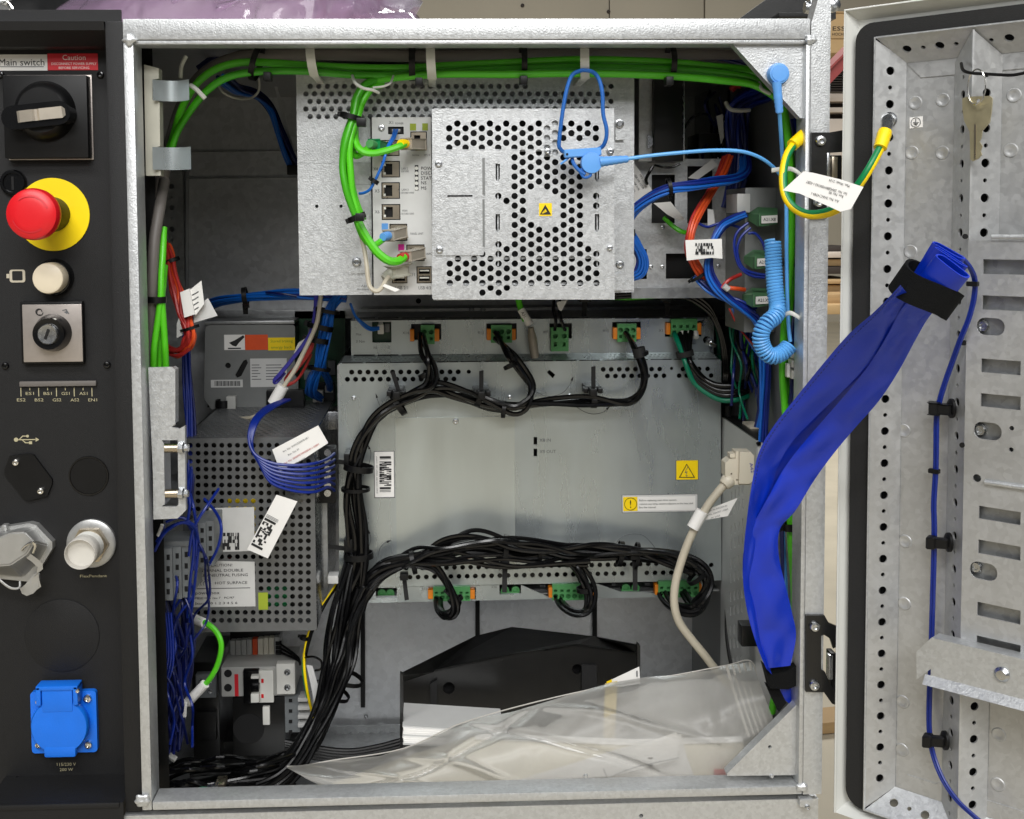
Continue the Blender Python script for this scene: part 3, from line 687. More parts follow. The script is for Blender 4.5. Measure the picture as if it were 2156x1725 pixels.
for i, (a, b) in enumerate(pts):
    yy = PY_-.028+.001*i; w_ = 9 if i < 4 else 13; V += [P(a-w_*.6, b+w_*.5, yy), P(a+w_*.5, b-w_*.35, yy), P(a+w_*.5, b-w_*.35, yy+.002), P(a-w_*.6, b+w_*.5, yy+.002)]
for i in range(len(pts)-1):
    for k_ in range(4): a_ = i*4+k_; b_ = i*4+(k_+1) % 4; Fc.append((a_, b_, b_+4, a_+4))
mk('latch_lever', V, Fc, 'cast_zinc', t, True, True)
ppoly('lever_tab', [(52, 1232), (72, 1208), (82, 1210), (81, 1238), (70, 1250), (56, 1255), (46, 1250), (42, 1240)], PY_-.022, .003, 'cast_zinc', t)
cable('wire_latch', [(46, 1158, .012), (54, 1150, .008), (68, 1142, .008), (74, 1150, .010), (70, 1164, .012)], 6, 'chrome', t)
cable('bail', [(-20, 1200, .015), (0, 1222, .012), (22, 1238, .012), (40, 1238, .014), (42, 1225, .018)], 5, 'cast_zinc', t)
pbox('hood_lug', 2, 1106, 14, 1120, PY_-.014, PY_-.006, 'cast_zinc', t, .002)
# pendant connector
t = thing('pendant_connector', 'round pale threaded connector with a clear cap beside the metal hood', 'connector', P(194, 1196, PY_))
c = P(194, 1143, PY_)
lathe('flange', c, NY, [(.0205, 0), (.0205, .003), (.019, .004), (.0135, .0042)], 'cast_zinc', t, 44)
lathe('nut', c, NY, [(.0158, .0042), (.0158, .009)], 'nickel', t, 6)
lathe('barrel', c, NY, [(.0122, .004)]+[(.0122+.0005*(i % 2), .009+.0013*i) for i in range(12)]+[(.0118, .027)], 'white_plastic', t, 36)
lathe('cap', c, NY, [(.0128, .020), (.0128, .0335), (.0122, .0345), (.0118, .034), (.0118, .028)], 'cap_clear', t, 36)
ptext('FlexPendant', 197, 1212.5, 6, yp, 'print_gold', t, 56)
# blue mains socket
t = thing('mains_socket', 'bright blue service socket with a hinged round lid', 'socket', P(137, 1595, PY_))
x0_, x1_, z0_, z1_ = rect(67, 1454, 205, 1583, PY_-.003)
sheet('base_plate', rrect(x0_, z0_, x1_, z1_, .003), [], Vector((0, PY_-.005, 0)), EX, EZ, NY, .005, 'socket_blue', t)
for u, v, mm in ((82, 1476, 6.5), (185, 1470, 9), (187, 1567, 8.5), (82, 1567, 7)): screw(u, v, mm, PY_-.005, t, 'chrome', .003)
cl = P(131, 1524, PY_-.005)
lathe('lid_base', cl, NY, [(.0235, 0), (.0235, .006)], 'socket_blue', t, 48)
lid = lathe('lid', P(128, 1526, PY_-.011), NY, [(.0238, 0), (.0238, .0035), (.0228, .005), (.012, .0054)], 'socket_blue', t, 48)
x0_, x1_, z0_, z1_ = rect(80, 1440, 168, 1480, PY_-.012)
box('hinge_housing', x0_, x0_+.004, PY_-.018, PY_-.004, z0_, z1_, 'socket_blue', t, .001)
box('hinge_housing', x1_-.004, x1_, PY_-.018, PY_-.004, z0_, z1_, 'socket_blue', t, .001)
box('hinge_top', x0_, x1_, PY_-.018, PY_-.004, z1_-.0035, z1_+.0002, 'socket_blue', t, .001)
pbox('lid_tongue', 88, 1446, 152, 1500, PY_-.0168, PY_-.006, 'socket_blue', t, .001)
pbox('lid_tab', 92, 1572, 159, 1596, PY_-.0165, PY_-.009, 'socket_blue', t, .002)
screw(164, 1454, 4.5, PY_-.018, t, 'chrome')
ptext('115/230 V', 140, 1609, 7, yp, 'print_gold', t, 40); ptext('200 W', 140, 1620, 6.5, yp, 'print_gold', t, 28)
# ================================================================== computer unit (upper middle)
YC = .10
def holegrid(u0, v0, nu, nv, du, dv, r, stag=.5, skip=None):
    H = []
    for j in range(nv):
        for i in range(nu):
            u = u0+du*(i+(stag if j % 2 else 0)); v = v0+dv*j
            if skip and skip(u, v): continue
            H.append((u, v, r))
    return H
cu_ = thing('computer_unit', 'galvanised computer unit with perforated cover hanging in the upper middle', 'computer', P(980, 620, YC))
H = holegrid(653, 182, 36, 5, 18.1, 15.9, 5.6, -.5)
H = [h for h in H if 636 < h[0] < 1322 and not (1120 < h[0] < 1262 and h[1] < 190)]
H += [(667, 434.5, 3.6), (718, 434.5, 3.6), (1331-20, 262, 3)]
for v in (): pass
prect('mounting_plate', 627, 152, 1335, 619, YC, .0015, 'galv', cu_, H)
box('housing', *(lambda r: (r[0]+.004, r[1]-.004))(rect(627, 152, 1335, 619, YC)), YC+.012, .30, *(lambda r: (r[2]+.004, r[3]-.004))(rect(627, 152, 1335, 619, YC)), 'galv_dark', cu_, 0)
prect('access_flap', 738, 542, 784, 576, YC-.0012, .001, 'galv', cu_, (), 4); screw(751, 552, 10, YC-.0013, cu_)
ppoly('seam', [(627, 343), (781, 343), (781, 344), (627, 344)], YC-.0002, .0001, 'galv_dark', cu_)
ppoly('seam', [(745, 388), (781, 388), (781, 389), (745, 389)], YC-.0002, .0001, 'galv_dark', cu_)
prect('lower_tab', 1293, 588, 1335, 612, YC-.001, .0008, 'galv', cu_); screw(1305, 557, 9, YC, cu_)
prect('side_tab', 1296, 253, 1315, 295, YC-.004, .001, 'galv', cu_); lathe('stud', P(1304.5, 261, YC-.004), NY, [(.0038, 0), (.0038, .002), (.003, .0022), (.002, .001)], 'screw', cu_, 18)
prect('side_plate', 1289, 576, 1310, 612, YC-.003, .001, 'galv', cu_)
# connector strip
YM = .088
fp = prect('connector_panel', 782, 247, 909, 621, YM, .0015, 'panel_white', cu_, [(805+a, b, c, d) for a, b, c, d in ()]+[(817, 267, 850, 283), (801, 295, 841, 329), (864, 277, 899, 317), (803, 339, 842, 374), (803, 384, 842, 419), (803.5, 430, 843, 463.5), (820, 471.5, 857.5, 507.5), (855.5, 515, 894, 550), (825, 561, 857.5, 597), (877, 561, 909, 597)])
box('panel_return', *(lambda r: (r[0], r[0]+.0012))(rect(782, 247, 909, 621, YM)), YM, YC, *(lambda r: (r[2], r[3]))(rect(782, 247, 909, 621, YM)), 'galv_dark', cu_, 0)
pbox('port_well', 790, 262, 907, 605, YM+.004, YM+.010, 'hole_dark', fp, 0)
def jack(u0, v0, u1, v1):
    o = prect('network_jack', u0+2, v0+2, u1-2, v1-2, YM+.0006, .006, 'nickel', fp, [(u0+6, v0+6, u1-16, v1-6)])
    prect('jack_key', u0+6, v0+10, u0+9, v1-10, YM+.001, .004, 'hole_dark', o)
    for v in (v0+6, v1-11): prect('jack_led', u0+4.5, v, u0+9, v+5, YM+.0004, .001, 'white_plastic', o)
for a in ((803, 339, 842, 374), (803, 384, 842, 419), (803.5, 430, 843, 463.5)): jack(*a)
for a in ((820, 471.5, 857.5, 507.5), (855.5, 515, 894, 550), (864, 277, 899, 317), (801, 295, 841, 329)): prect('network_jack', a[0]+2, a[1]+2, a[2]-2, a[3]-2, YM+.0006, .006, 'nickel', fp, [(a[0]+8, a[1]+8, a[2]-14, a[3]-7)])
o = prect('power_header', 820, 270, 847, 281, YM+.0005, .005, 'black_plastic', fp)
pbox('header_inner', 825, 272, 843, 279, YM-.0004, YM+.001, 'unit_grey', o, .0003)
for u0 in (825, 877):
    o = prect('usb_shell', u0+2, 563, u0+31, 595, YM+.0004, .008, 'nickel', fp, [(u0+5, 566, u0+28, 577), (u0+5, 581, u0+28, 592)])
    for v in (568.5, 583.5): pbox('usb_tongue', u0+6.5, v, u0+26.5, v+3, YM+.001, YM+.008, 'white_plastic', o, 0)
for i in range(5): lathe('led', P(877, 354.5+i*10.6, YM), NY, [(.0016, 0), (.0016, .0008)], 'white_plastic', fp, 12)
prect('led_bezel', 873.5, 348, 881, 401, YM-.0003, .0003, 'ink', fp, [(877, 354.5+i*10.6, 3.1) for i in range(5)])
for u, v, s, h, w_ in ((823, 258, 'X1', 6.5, 9), (841, 260, 'POWER', 4, 17), (852, 355, 'LAN 2', 4.5, 13), (853, 361, '10/100', 4, 15), (853, 399.5, 'LAN 3', 4.5, 14), (858, 406, '10/100/1000', 4, 27), (852, 443.5, 'WAN', 4.5, 11), (858, 450, '10/100/1000', 4, 27), (878, 492, 'PANEL UNIT', 4.6, 27), (903.5, 534, 'AXC', 4.6, 12), (794, 402, 'X5', 7, 10), (794, 446, 'X6', 7, 10), (791, 356, 'X4', 7, 9), (810, 578, 'X10', 7, 11), (867, 578.5, 'X11', 7, 13), (846, 606, 'USB²/₁', 7, 26), (894, 606, 'USB⁴/₃', 7, 26), (875, 326.5, 'Service', 3.6, 15), (899, 326.5, 'WP 110', 3.6, 13)):
    ptext(s.replace('²/₁', ' 2/1').replace('⁴/₃', ' 4/3'), u, v, h, YM, 'ink_grey', fp, w_)
for s, v in (('POWER', 354.5), ('DISC-ACT', 364.5), ('STATUS', 375), ('NS', 385), ('MS', 396)): ptext(s, 886, v, 7, YM, 'ink', fp, None, 0, .0003, 'LEFT')
ptext('A31', 766, 602, 5, YC, 'ink_grey', fp, 11); ptext('Main computer', 765, 609, 3, YC, 'ink_grey', fp, 26)
prect('blue_mark', 803.5, 470.5, 817, 485, YM-.0004, .0003, 'clip_blue', fp); prect('magenta_mark', 838.5, 514.5, 851, 528, YM-.0004, .0003, 'magenta', fp)
prect('yellow_mark', 863, 260.5, 876, 275, YM-.0004, .0003, 'olive_label', fp); prect('yellow_mark', 889, 260, 901, 275, YM-.0004, .0003, 'olive_label', fp)
screw(803.5, 269.5, 7, YM, fp)
# perforated front cover
YF = .05
def keep(u, v):
    z = []
    if 1055 < u < 1082 and v > 330 and v < 560: return False
    return True
H = []
cols = [946.5+17.15*i for i in range(19)]
def colrows(i):
    off = 0 if i % 2 == 0 else -10.2
    return [270.5+off+20.35*j for j in range(18)]
for i, u in enumerate(cols):
    for v in colrows(i):
        ok = False
        if v < 315: ok = True
        if v > 540 and v < 606: ok = True
        if 1080 < u < 1258 and 300 < v < 560: ok = True
        if 1040 < u < 1082 and (v > 513 or 405 < v < 432): ok = True
        if u > 1235 and 315 < v < 515: ok = (i == 18 and (405 < v < 440)) 
        if i == 17 and 300 < v < 520: ok = False
        if 1010 < u < 1045 and 530 < v: ok = True
        if v < 315 and u < 940: ok = False
        if i < 6 and v < 256 and i % 2 == 0: ok = False
        if v < 248: ok = i == 10
        if ((u-1147)/38)**2+((v-441)/44)**2 < 1: ok = False
        if 1180 < u < 1262 and 300 < v < 330: ok = False
        if ok: H.append((u+(v-440)*.004, v, 6.9))
for v0, v1 in ((345, 383), (451, 489)):
    for u in (1048, 1257): H.append([(u-4.5, v0), (u+4.5, v0), (u+4.5, v1-7), (u+1, v1), (u-1, v1), (u-4.5, v1-7)])
x0_, x1_, z0_, z1_ = rect(911, 229, 1293, 631, YF)
cv = ppoly('front_cover', [(914, 229), (1293, 229), (1294, 631), (913, 631), (910, 628), (910, 232)], YF, .0013, 'galv', cu_, H)
box('cover_side', x1_-.0013, x1_+.0001, YF+.0013, YC-.002, z0_, z1_, 'galv', cu_, 0)
box('cover_side', x0_, x0_+.0013, YF+.0013, YM-.001, z0_, z1_, 'galv', cu_, 0)
box('cover_side', x0_+.0013, x1_-.0013, YF+.0013, YC-.002, z0_, z0_+.0013, 'galv', cu_, 0)
box('cover_side', x0_+.0013, x1_-.0013, YF+.0013, YC-.002, z1_-.0013, z1_, 'galv', cu_, 0)
box('cover_inside', x0_+.003, x1_-.003, YF+.014, YF+.018, z0_+.003, z1_-.003, 'black_satin', cu_, 0)
pbox('inner_frame', 1145, 240, 1180, 330, YF+.004, YF+.008, 'galv', cu_, 0)
for v in (314, 541, 596): pbox('inner_rail', 930, v, 1285, v+5, YF+.005, YF+.012, 'galv', cu_, 0)
for u in (1048, 1257): pbox('inner_rail', u-1, 330, u+2, 560, YF+.004, YF+.012, 'galv', cu_, 0)
prect('drive_door', 913.5, 329, 1018, 538, YF-.0012, .001, 'galv', cu_, (), 3)
pbox('door_gap', 1015.5, 333, 1021, 410, YF-.0014, YF-.0011, 'unit_grey', cu_, 0); pbox('door_gap', 1016, 420, 1020.5, 519, YF-.0014, YF-.0011, 'unit_grey', cu_, 0)
pbox('door_gap', 942, 411, 995, 414.5, YF-.0015, YF-.0011, 'hole_dark', cu_, 0)
for u, v, r_ in ((923.5, 345, 8), (925.5, 526.5, 8), (1153, 319, 6.5), (1285, 319, 7.5), (1284, 522, 6)): screw(u, v, r_, YF-.0012, cu_)
t = thing('static_label', 'small yellow electrostatic warning label on the perforated cover', 'label', P(1148, 455, YF))
lab('label_face', 1135, 428, 1162, 455, YF-.0003, 'yellow_soft', t)
ppoly('triangle', [(1148, 431), (1160.5, 452), (1136.5, 452)], YF-.0006, .0002, 'ink', t, [[(1148.5, 440), (1152, 446), (1145, 446)], [(1140, 449), (1147, 443.5), (1148.5, 445), (1143, 450)]])
# cables plugged in
def plug(u0, v0, u1, v1, y0, boot, label, pts, wpx, cmat='cable_green', body='boot_clear', first=None):
    t = thing('network_cable', label, 'cable', P(pts[0][0], pts[0][1], pts[0][2]), 'green network cables')
    a, b = P(u0, v0, y0), P(u1, v1, y0-.022); k_ = K(y0)
    d = (b-a).normalized(); e1 = d.cross(Vector((0, 0, 1))).normalized(); e2 = d.cross(e1)
    obox('plug_body', a*.55+b*.45, d, e1, e2, (b-a).length*.9, .0095, .0085, body, t, .001)
    lathe('boot', b-d*.003, d, [(.0036, 0), (.0040, .006), (.0034, .010)], boot, t, 12)
    cable('cable', [(u1, v1, y0-.024)]+pts, wpx, cmat, t)
    return t
plug(886, 305, 852, 303, .08, 'yellow_soft', 'green network cable with yellow boot in the service port', [(842, 308, .052), (815, 317, .05), (785, 323, .05), (762, 318, .05), (750, 300, .055), (748, 270, .06), (752, 240, .06)], 15)
plug(808, 312, 785, 305, .08, 'terminal_green', 'green network cable with dark green boot partly behind the thick bundle', [(775, 312, .055), (760, 325, .06), (748, 328, .062), (742, 310, .065), (740, 280, .068)], 14, body='ground_green')
plug(846, 489, 815, 497, .08, 'clip_blue', 'green network cable with blue boot in the panel unit port', [(803, 507, .055), (790, 515, .05), (775, 512, .055), (762, 495, .06), (752, 470, .062), (745, 440, .064)], 13)
plug(884, 533, 851, 541, .08, 'cable_red', 'thick green network cable with pink boot curving into the axis port', [(838, 550, .05), (818, 549, .045), (795, 532, .044), (775, 505, .046), (758, 475, .05), (748, 450, .054)], 18)
t = thing('usb_cable', 'grey cable with moulded plug in the lower left data socket', 'cable', P(795, 615, .06))
bm = bmesh.new(); bmesh.ops.create_cube(bm, size=1)
obox('plug_body', P(838, 570, .072), Vector((.85, .5, .12)).normalized(), Vector((0, 0, 1)), Vector((.5, -.85, 0)).normalized(), .016, .010, .014, 'bracket_beige', t, .002); bm.free()
lathe('plug_neck', P(827, 575, .07), Vector((-1, -.5, -.6)), [(.0058, 0), (.0048, .006), (.003, .010)], 'bracket_beige', t, 14)
cable('cable', [(818, 581, .062), (812, 592, .06), (805, 604, .058), (795, 613, .056), (783, 609, .056), (776, 595, .057), (772, 560, .058), (768, 530, .06), (763, 508, .062), (758, 490, .064)], 10, 'cable_beige', t)
ppoly('wire_tag', [(810, 598), (842, 610), (832, 615), (805, 603)], .055, .0003, 'paper', t)
t = thing('power_lead', 'short blue two-wire lead from the small power socket, tied in the middle', 'cable', P(760, 410, .06))
for k_ in (0, 6): cable('wire', [(830+k_, 274, .082), (826+k_*.8, 290, .07), (818+k_*.5, 305, .058), (812, 325, .05), (806, 345, .05), (797, 365, .052), (789, 382, .054), (780, 398, .056), (768, 406, .06), (757, 408, .064)], 6, 'cable_blue', t)
ring('tie', 789, 382, .054, -9, 14, 9, 7, 7, 'black_plastic', t)
# ================================================================== top cable run
t = thing('grey_hose', 'thick grey-brown cable arching from the left post along the roof', 'cable', P(365, 330, .12))
cable('hose', [(330, 420, .13), (348, 350, .12), (362, 290, .11), (385, 220, .10), (420, 165, .09), (470, 132, .085), (540, 116, .085), (650, 113, .085), (800, 116, .085), (950, 118, .085), (1100, 114, .085), (1250, 110, .085), (1400, 112, .085), (1520, 112, .09), (1600, 112, .1)], 27, 'cable_grey', t, seg=12)
t = thing('navy_cable_bundle', 'dark blue cables behind the grey one under the roof rail', 'cable bundle', P(1000, 100, .12))
bundle([(420, 150, .13), (480, 112, .13), (560, 100, .13), (750, 99, .13), (1000, 99, .13), (1250, 98, .13), (1450, 103, .13), (1560, 122, .13), (1640, 160, .12)], 9, 8, ['cable_navy'], t, twist=.3)
gb = thing('green_cable_bundle', 'bright green data cables tied along the roof and bending into the left post', 'cable bundle', P(1000, 160, .07))
def gc(pp, w_=16): cable('cable', pp, w_, 'cable_green' if len(gb.children) % 2 == 0 else 'cable_green_dark', gb, seg=10)
gc([(352, 330, .10), (366, 285, .095), (384, 226, .085), (418, 172, .075), (466, 141, .07), (530, 131, .068), (650, 138, .068), (760, 143, .07), (865, 143, .07), (950, 138, .07), (1078, 132, .068), (1230, 126, .068), (1400, 131, .068), (1500, 140, .068), (1590, 152, .07), (1650, 200, .06)])
gc([(358, 325, .09), (372, 280, .085), (398, 237, .075), (436, 191, .065), (482, 162, .06), (545, 151, .058), (640, 150, .06), (750, 158, .065), (860, 158, .065), (940, 152, .062), (1078, 145, .062), (1230, 141, .062), (1330, 143, .062), (1420, 146, .062), (1540, 156, .062), (1600, 172, .06), (1655, 215, .055)])
gc([(780, 170, .07), (840, 163, .062), (900, 158, .058), (960, 156, .055), (1078, 157, .052), (1180, 155, .052), (1300, 156, .052), (1420, 161, .054), (1520, 170, .056), (1590, 180, .056), (1648, 215, .05)])
for a, (b, c_) in enumerate(((540, 9), (868, 10), (1101, 9), (1411, 9))):
    du = (20, 6) if b == 540 else (10, 0)
    ring('black_tie', b, 134, .068, *du, c_+3, 34, 44, 'black_plastic', gb, head=-1)
    kx = {540: (562, 160), 868: (882, 172), 1101: (1103, 168), 1411: (1411, 170)}[b]
    pbox('tie_head', kx[0]-8, kx[1]-9, kx[0]+8, kx[1]+9, .040, .052, 'black_plastic', gb)
for b, v1, lean in ((652, 162, 10), (906, 168, 4), (1231, 167, 1)):
    o = thing('roof_strap', {652: 'white plastic strap hanging from the roof rail, leftmost of three', 906: 'white plastic strap hanging from the roof rail, middle of three', 1231: 'white plastic strap hanging from the roof rail with the blue wrist strap on it'}[b], 'strap', P(b, 90, .04), 'white straps along the roof rail')
    n = 10; V = []; Fc = []
    for i in range(n+1):
        s = i/n; vv = 90+(v1-90)*s; uu = b+lean*s*s; yy = .034-.006*math.sin(s*3)+.012*s**4
        V += [P(uu-9.5, vv, yy), P(uu+9.5, vv, yy), P(uu+9.5, vv, yy+.0012), P(uu-9.5, vv, yy+.0012)]
    for i in range(n):
        for k_ in range(4): a = i*4+k_; c_ = i*4+(k_+1) % 4; Fc.append((a, c_, c_+4, a+4))
    Fc += [(n*4+3, n*4+2, n*4+1, n*4)]
    mk('band', V, Fc, 'tie_white', o, True, True)
    pbox('return_band', b+lean-8, v1-6, b+lean+8, v1-1, .045, .10, 'tie_white', o)
cable('white_tie', [(742, 160, .06), (748, 175, .045), (765, 186, .04), (785, 190, .04), (797, 196, .045)], 7, 'tie_white', gb); cable('white_tie', [(828, 160, .06), (822, 175, .05), (808, 182, .045), (785, 185, .045)], 5, 'tie_white', gb)
cable('white_tie', [(380, 165, .07), (382, 140, .07), (392, 118, .07)], 9, 'tie_white', gb); cable('white_tie', [(402, 180, .055), (415, 190, .05), (432, 208, .05)], 10, 'tie_white', gb)
# green drop bundle
gd = thing('green_drop_bundle', 'bundle of green cables curving down from the roof run to the computer ports', 'cable bundle', P(745, 440, .06))
bundle([(800, 165, .075), (772, 178, .07), (752, 205, .065), (742, 245, .06), (727, 300, .055, .9), (724, 350, .055, .9), (732, 400, .055, .85), (745, 440, .055, .7), (756, 468, .055, .6)], 5, 15, ['cable_green', 'cable_green_dark', 'cable_green'], gd, wob=.15, twist=.1, seg=10, name='cable')
ring('tie', 740, 247, .058, -6, 22, 11, 23, 23, 'black_plastic', gd); ring('tie', 752, 458, .053, 12, 30, 12, 17, 16, 'black_plastic', gd)
pbox('tie_head', 750, 248, 770, 266, .035, .046, 'black_plastic', gd); pbox('tie_head', 748, 449, 766, 466, .030, .040, 'black_plastic', gd)
# blue wrist strap
ws = thing('wrist_strap', 'blue elastic wrist strap loop hung over a roof strap with its buckle', 'strap', P(1228, 330, .03))
lp = cr(path([(1226, 148, .030), (1205, 158, .026), (1193, 190, .024), (1184, 240, .024), (1177, 300, .026), (1180, 314, .028), (1192, 321, .03), (1230, 322, .032), (1264, 312, .03), (1275, 296, .026), (1277, 272, .024), (1270, 240, .024), (1268, 195, .024), (1260, 165, .026), (1246, 151, .030), (1226, 148, .030)]), 6)
sweep('elastic_loop', lp, .0017, 'strap_blue', ws, 8)
obox('buckle', P(1226.5, 322, .022), Vector((1, 0, .06)).normalized(), Vector((0, 1, 0)), Vector((-.06, 0, 1)).normalized(), .0305, .006, .0068, 'clip_blue', ws, .0008)
lathe('buckle_hole', P(1194, 325, .0188), NY, [(.001, 0), (.001, .0004)], 'hole_dark', ws, 10)
lathe('snap_head', P(1246, 343, .016), (0, -1, .0), [(.0082, -.008), (.0090, -.004), (.0084, 0), (.003, .0004)], 'clip_blue', ws, 24)
a_, b_ = P(1262, 341, .018), P(1322, 335, .02)
sweep('strain_relief', [a_+(b_-a_)*(i/12) for i in range(13)], [.0042-.0016*i/12+(.0004 if i % 2 else 0) for i in range(13)], 'clip_blue', ws, 12)
cable('strap_tail', [(1204, 331, .025), (1208, 345, .022), (1218, 358, .02), (1232, 368, .018)], 8, 'strap_blue', ws); cable('tail_loop', [(1222, 357, .02), (1240, 362, .018), (1243, 370, .018), (1230, 374, .018), (1220, 360, .02)], 6, 'strap_blue', ws)
cable('strap_tail', [(1198, 332, .024), (1188, 340, .02), (1180, 346, .02)], 5, 'clip_blue', ws)
cable('lead', [(1318, 335, .02), (1370, 328, .018), (1430, 322, .016), (1500, 317, .016), (1560, 319, .018), (1600, 332, .022), (1628, 352, .028), (1645, 372, .034)], 8, 'sky_blue', ws)
# snap on gusset + long lead
sn = thing('snap_lead', 'pale blue snap stud on the upper gusset with its lead running down', 'lead', P(1637, 260, .02))
lathe('snap_head', P(1636, 157, GY), NY, [(.0085, 0), (.0088, .004), (.0078, .007), (.0066, .0072), (.0064, .0078), (.002, .008)], 'clip_blue', sn, 32)
a_, b_ = P(1635, 172, GY-.005), P(1641, 238, GY-.003)
sweep('strain_relief', [a_+(b_-a_)*(i/14) for i in range(15)], [.0040-.0012*i/14+(.0004 if i % 2 and i > 6 else 0) for i in range(15)], 'clip_blue', sn, 12)
cable('lead', [(1641, 236, GY-.003), (1644, 280, .014), (1648, 340, .028), (1655, 420, .03), (1656, 520, .03), (1657, 600, .03), (1660, 680, .028), (1664, 720, .026)], 8.5, 'sky_blue', sn)
# coiled cord
cc_ = thing('coiled_cord', 'pale blue coiled cord hanging inside the right post', 'cord', P(1640, 760, .03))
ax = cr(path([(1627, 506, .03), (1629, 560, .028), (1632, 610, .026), (1637, 648, .022), (1632, 666, .016), (1615, 680, .012), (1603, 700, .012), (1603, 722, .014), (1614, 744, .016), (1630, 750, .018), (1648, 742, .02), (1662, 728, .022)]), 40)
fr_ = frames(ax); L_ = [0]
for i in range(1, len(ax)): L_.append(L_[-1]+(ax[i]-ax[i-1]).length)
pitch_ = .00265; tot = L_[-1]; N_ = int(tot/pitch_*12); pts = []; j = 0
for i in range(N_):
    s = tot*i/N_
    while j < len(L_)-2 and L_[j+1] < s: j += 1
    f_ = (s-L_[j])/max(1e-9, L_[j+1]-L_[j]); p = ax[j].lerp(ax[j+1], f_); t_, e1, e2 = fr_[j]
    a = 2*math.pi*i/12; pts.append(p+e1*(.0060*math.cos(a))+e2*(.0060*math.sin(a)))
sweep('coil', pts, .00135, 'sky_blue', cc_, 6)
for v, lbl in ((668, 'white cable strap looped to the right post at the coiled cord'), (364, 'white cable strap looped to the right post behind the yellow ground lead')):
    o = tag(cable('post_strap', [(1625 if v < 500 else 1650, v, .02), (1665, v-2, .012), (1690, v+6, .010), (1706, v+16, .015)], 5, 'tie_white', None), lbl, 'strap', 'white straps on the right post')
    bm = bmesh.new(); bm.from_mesh(o.data)
    zc = sum(vt.co.z for vt in bm.verts)/len(bm.verts)
    for vt in bm.verts: pass
    bm.to_mesh(o.data); bm.free()
    o.data.transform(Matrix.Translation((0, 0, zc)) @ Matrix.Diagonal((1, 1, 2.0, 1)) @ Matrix.Translation((0, 0, -zc)))
# ================================================================== drive unit
YD, YU = .240, .258
du = thing('drive_unit', 'wide smooth steel drive unit with vent holes filling the middle of the cabinet', 'drive unit', P(1115, 1262, YD))
def vents(rows, r):
    out = []
    for v, us in rows: out += [(u, v, r) for u in us]
    return out
lt = [740.5+17.25*i for i in range(14)]; lb = [731.5+17.25*i for i in range(14)]
rt = [1270+17*i for i in range(8)]+[1438, 1472, 1490]; rb = [1279+17*i for i in range(8)]+[1430, 1446, 1497.5]
H = [(u, 784-.003*(u-740), 5.4) for u in lt]+[(u, 799-.003*(u-740), 5.4) for u in lb]+[(u, 778-.004*(u-1270), 5.2) for u in rt]+[(u, 792-.004*(u-1270), 5.2) for u in rb]
H += [(987, 783, 4.5), (1414, 776, 3.5)]
H += [[(1151, 784), (1157, 779), (1169, 789), (1164, 797)]]
H += [(1470, 1186, 5.2), (1497.5, 1190, 5.2), (1480, 1190, 5.2)][1:]
lo1 = [855+17*i for i in range(36)]; lo2 = [846+17.2*i for i in range(37)]
H += [(u, 1197-.018*(u-855), 5.3) for u in lo1 if not (1030 < u < 1045) and u < 1462]+[(u, 1216-.018*(u-846), 5.3) for u in lo2 if not (1325 < u < 1345) and u < 1475]
H += [[(1123.5, 920.5), (1131, 920.5), (1131, 936.5), (1123.5, 936.5)], [(1123.5, 945), (1131, 945), (1131, 961), (1123.5, 961)]]
fc = ppoly('front_face', [(713, 766), (1517, 757), (1519, 1222), (1496, 1223), (1496, 1222.5), (800, 1236), (760, 1236), (714, 1236)], YD, .0016, 'steel_face', du, H)
x0_, x1_, z0_, z1_ = rect(713, 764, 1518, 1228, YD)
box('inside', x0_+.004, x1_-.004, YD+.02, YD+.024, z0_, z1_-.004, 'black_satin', du, 0)
for xs in ((x0_, x0_+.0015), (x1_-.0015, x1_)): box('side', *xs, YD+.0016, YB-.002, z0_, z1_-.0005, 'galv_dark', du, 0)
box('underside', x0_, x1_, YD+.006, YB-.002, z0_-.014, z0_-.0125, 'galv_dark', du, 0)
prect('overlay_plate', 834, 879, 1084, 1190, YD-.0008, .0006, 'steel_plate', du)
screw(959.5, 887, 6.5, YD-.0008, du)
for u, v in ((745, 838), (1199, 833), (1073, 836)): screw(u, v, 4.5, YD, du)
# sloped perforated strip between the two faces
A, B = P(735, 749, YU), P(1509, 741, YU); C, D = P(715, 765, YD+.001), P(1516, 757, YD+.001)
ex = (B-A).normalized(); up = ((A+B)-(C+D)); nn = ex.cross(up).normalized(); 
if nn.y > 0: nn = -nn
ey = (up-ex*up.dot(ex)).normalized(); L_ = (B-A).length; hgt = abs(((A+B)/2-(C+D)/2).dot(ey))
O = (C+D)/2
HS = []
for j in range(3):
    for i in range(88):
        x = -L_/2+.006+i*(L_-.012)/88+(.0022 if j % 2 else 0)
        if .03 < x < .055 or -.005 < x < .0: continue
        HS.append([(x+.00155*math.cos(a), hgt*(.26+.24*j)+.0007*math.sin(a)) for a in [k*math.pi/3 for k in range(6)]])
sheet('perforated_strip', [(-L_/2-.003, 0), (L_/2+.002, 0), (L_/2, hgt), (-L_/2, hgt)], HS, O, ex, ey, nn, .0008, 'steel_face', du)
obox('strip_backing', O+ey*hgt/2-nn*.006, ex, ey, nn, L_, hgt, .001, 'hole_dark', du, 0)
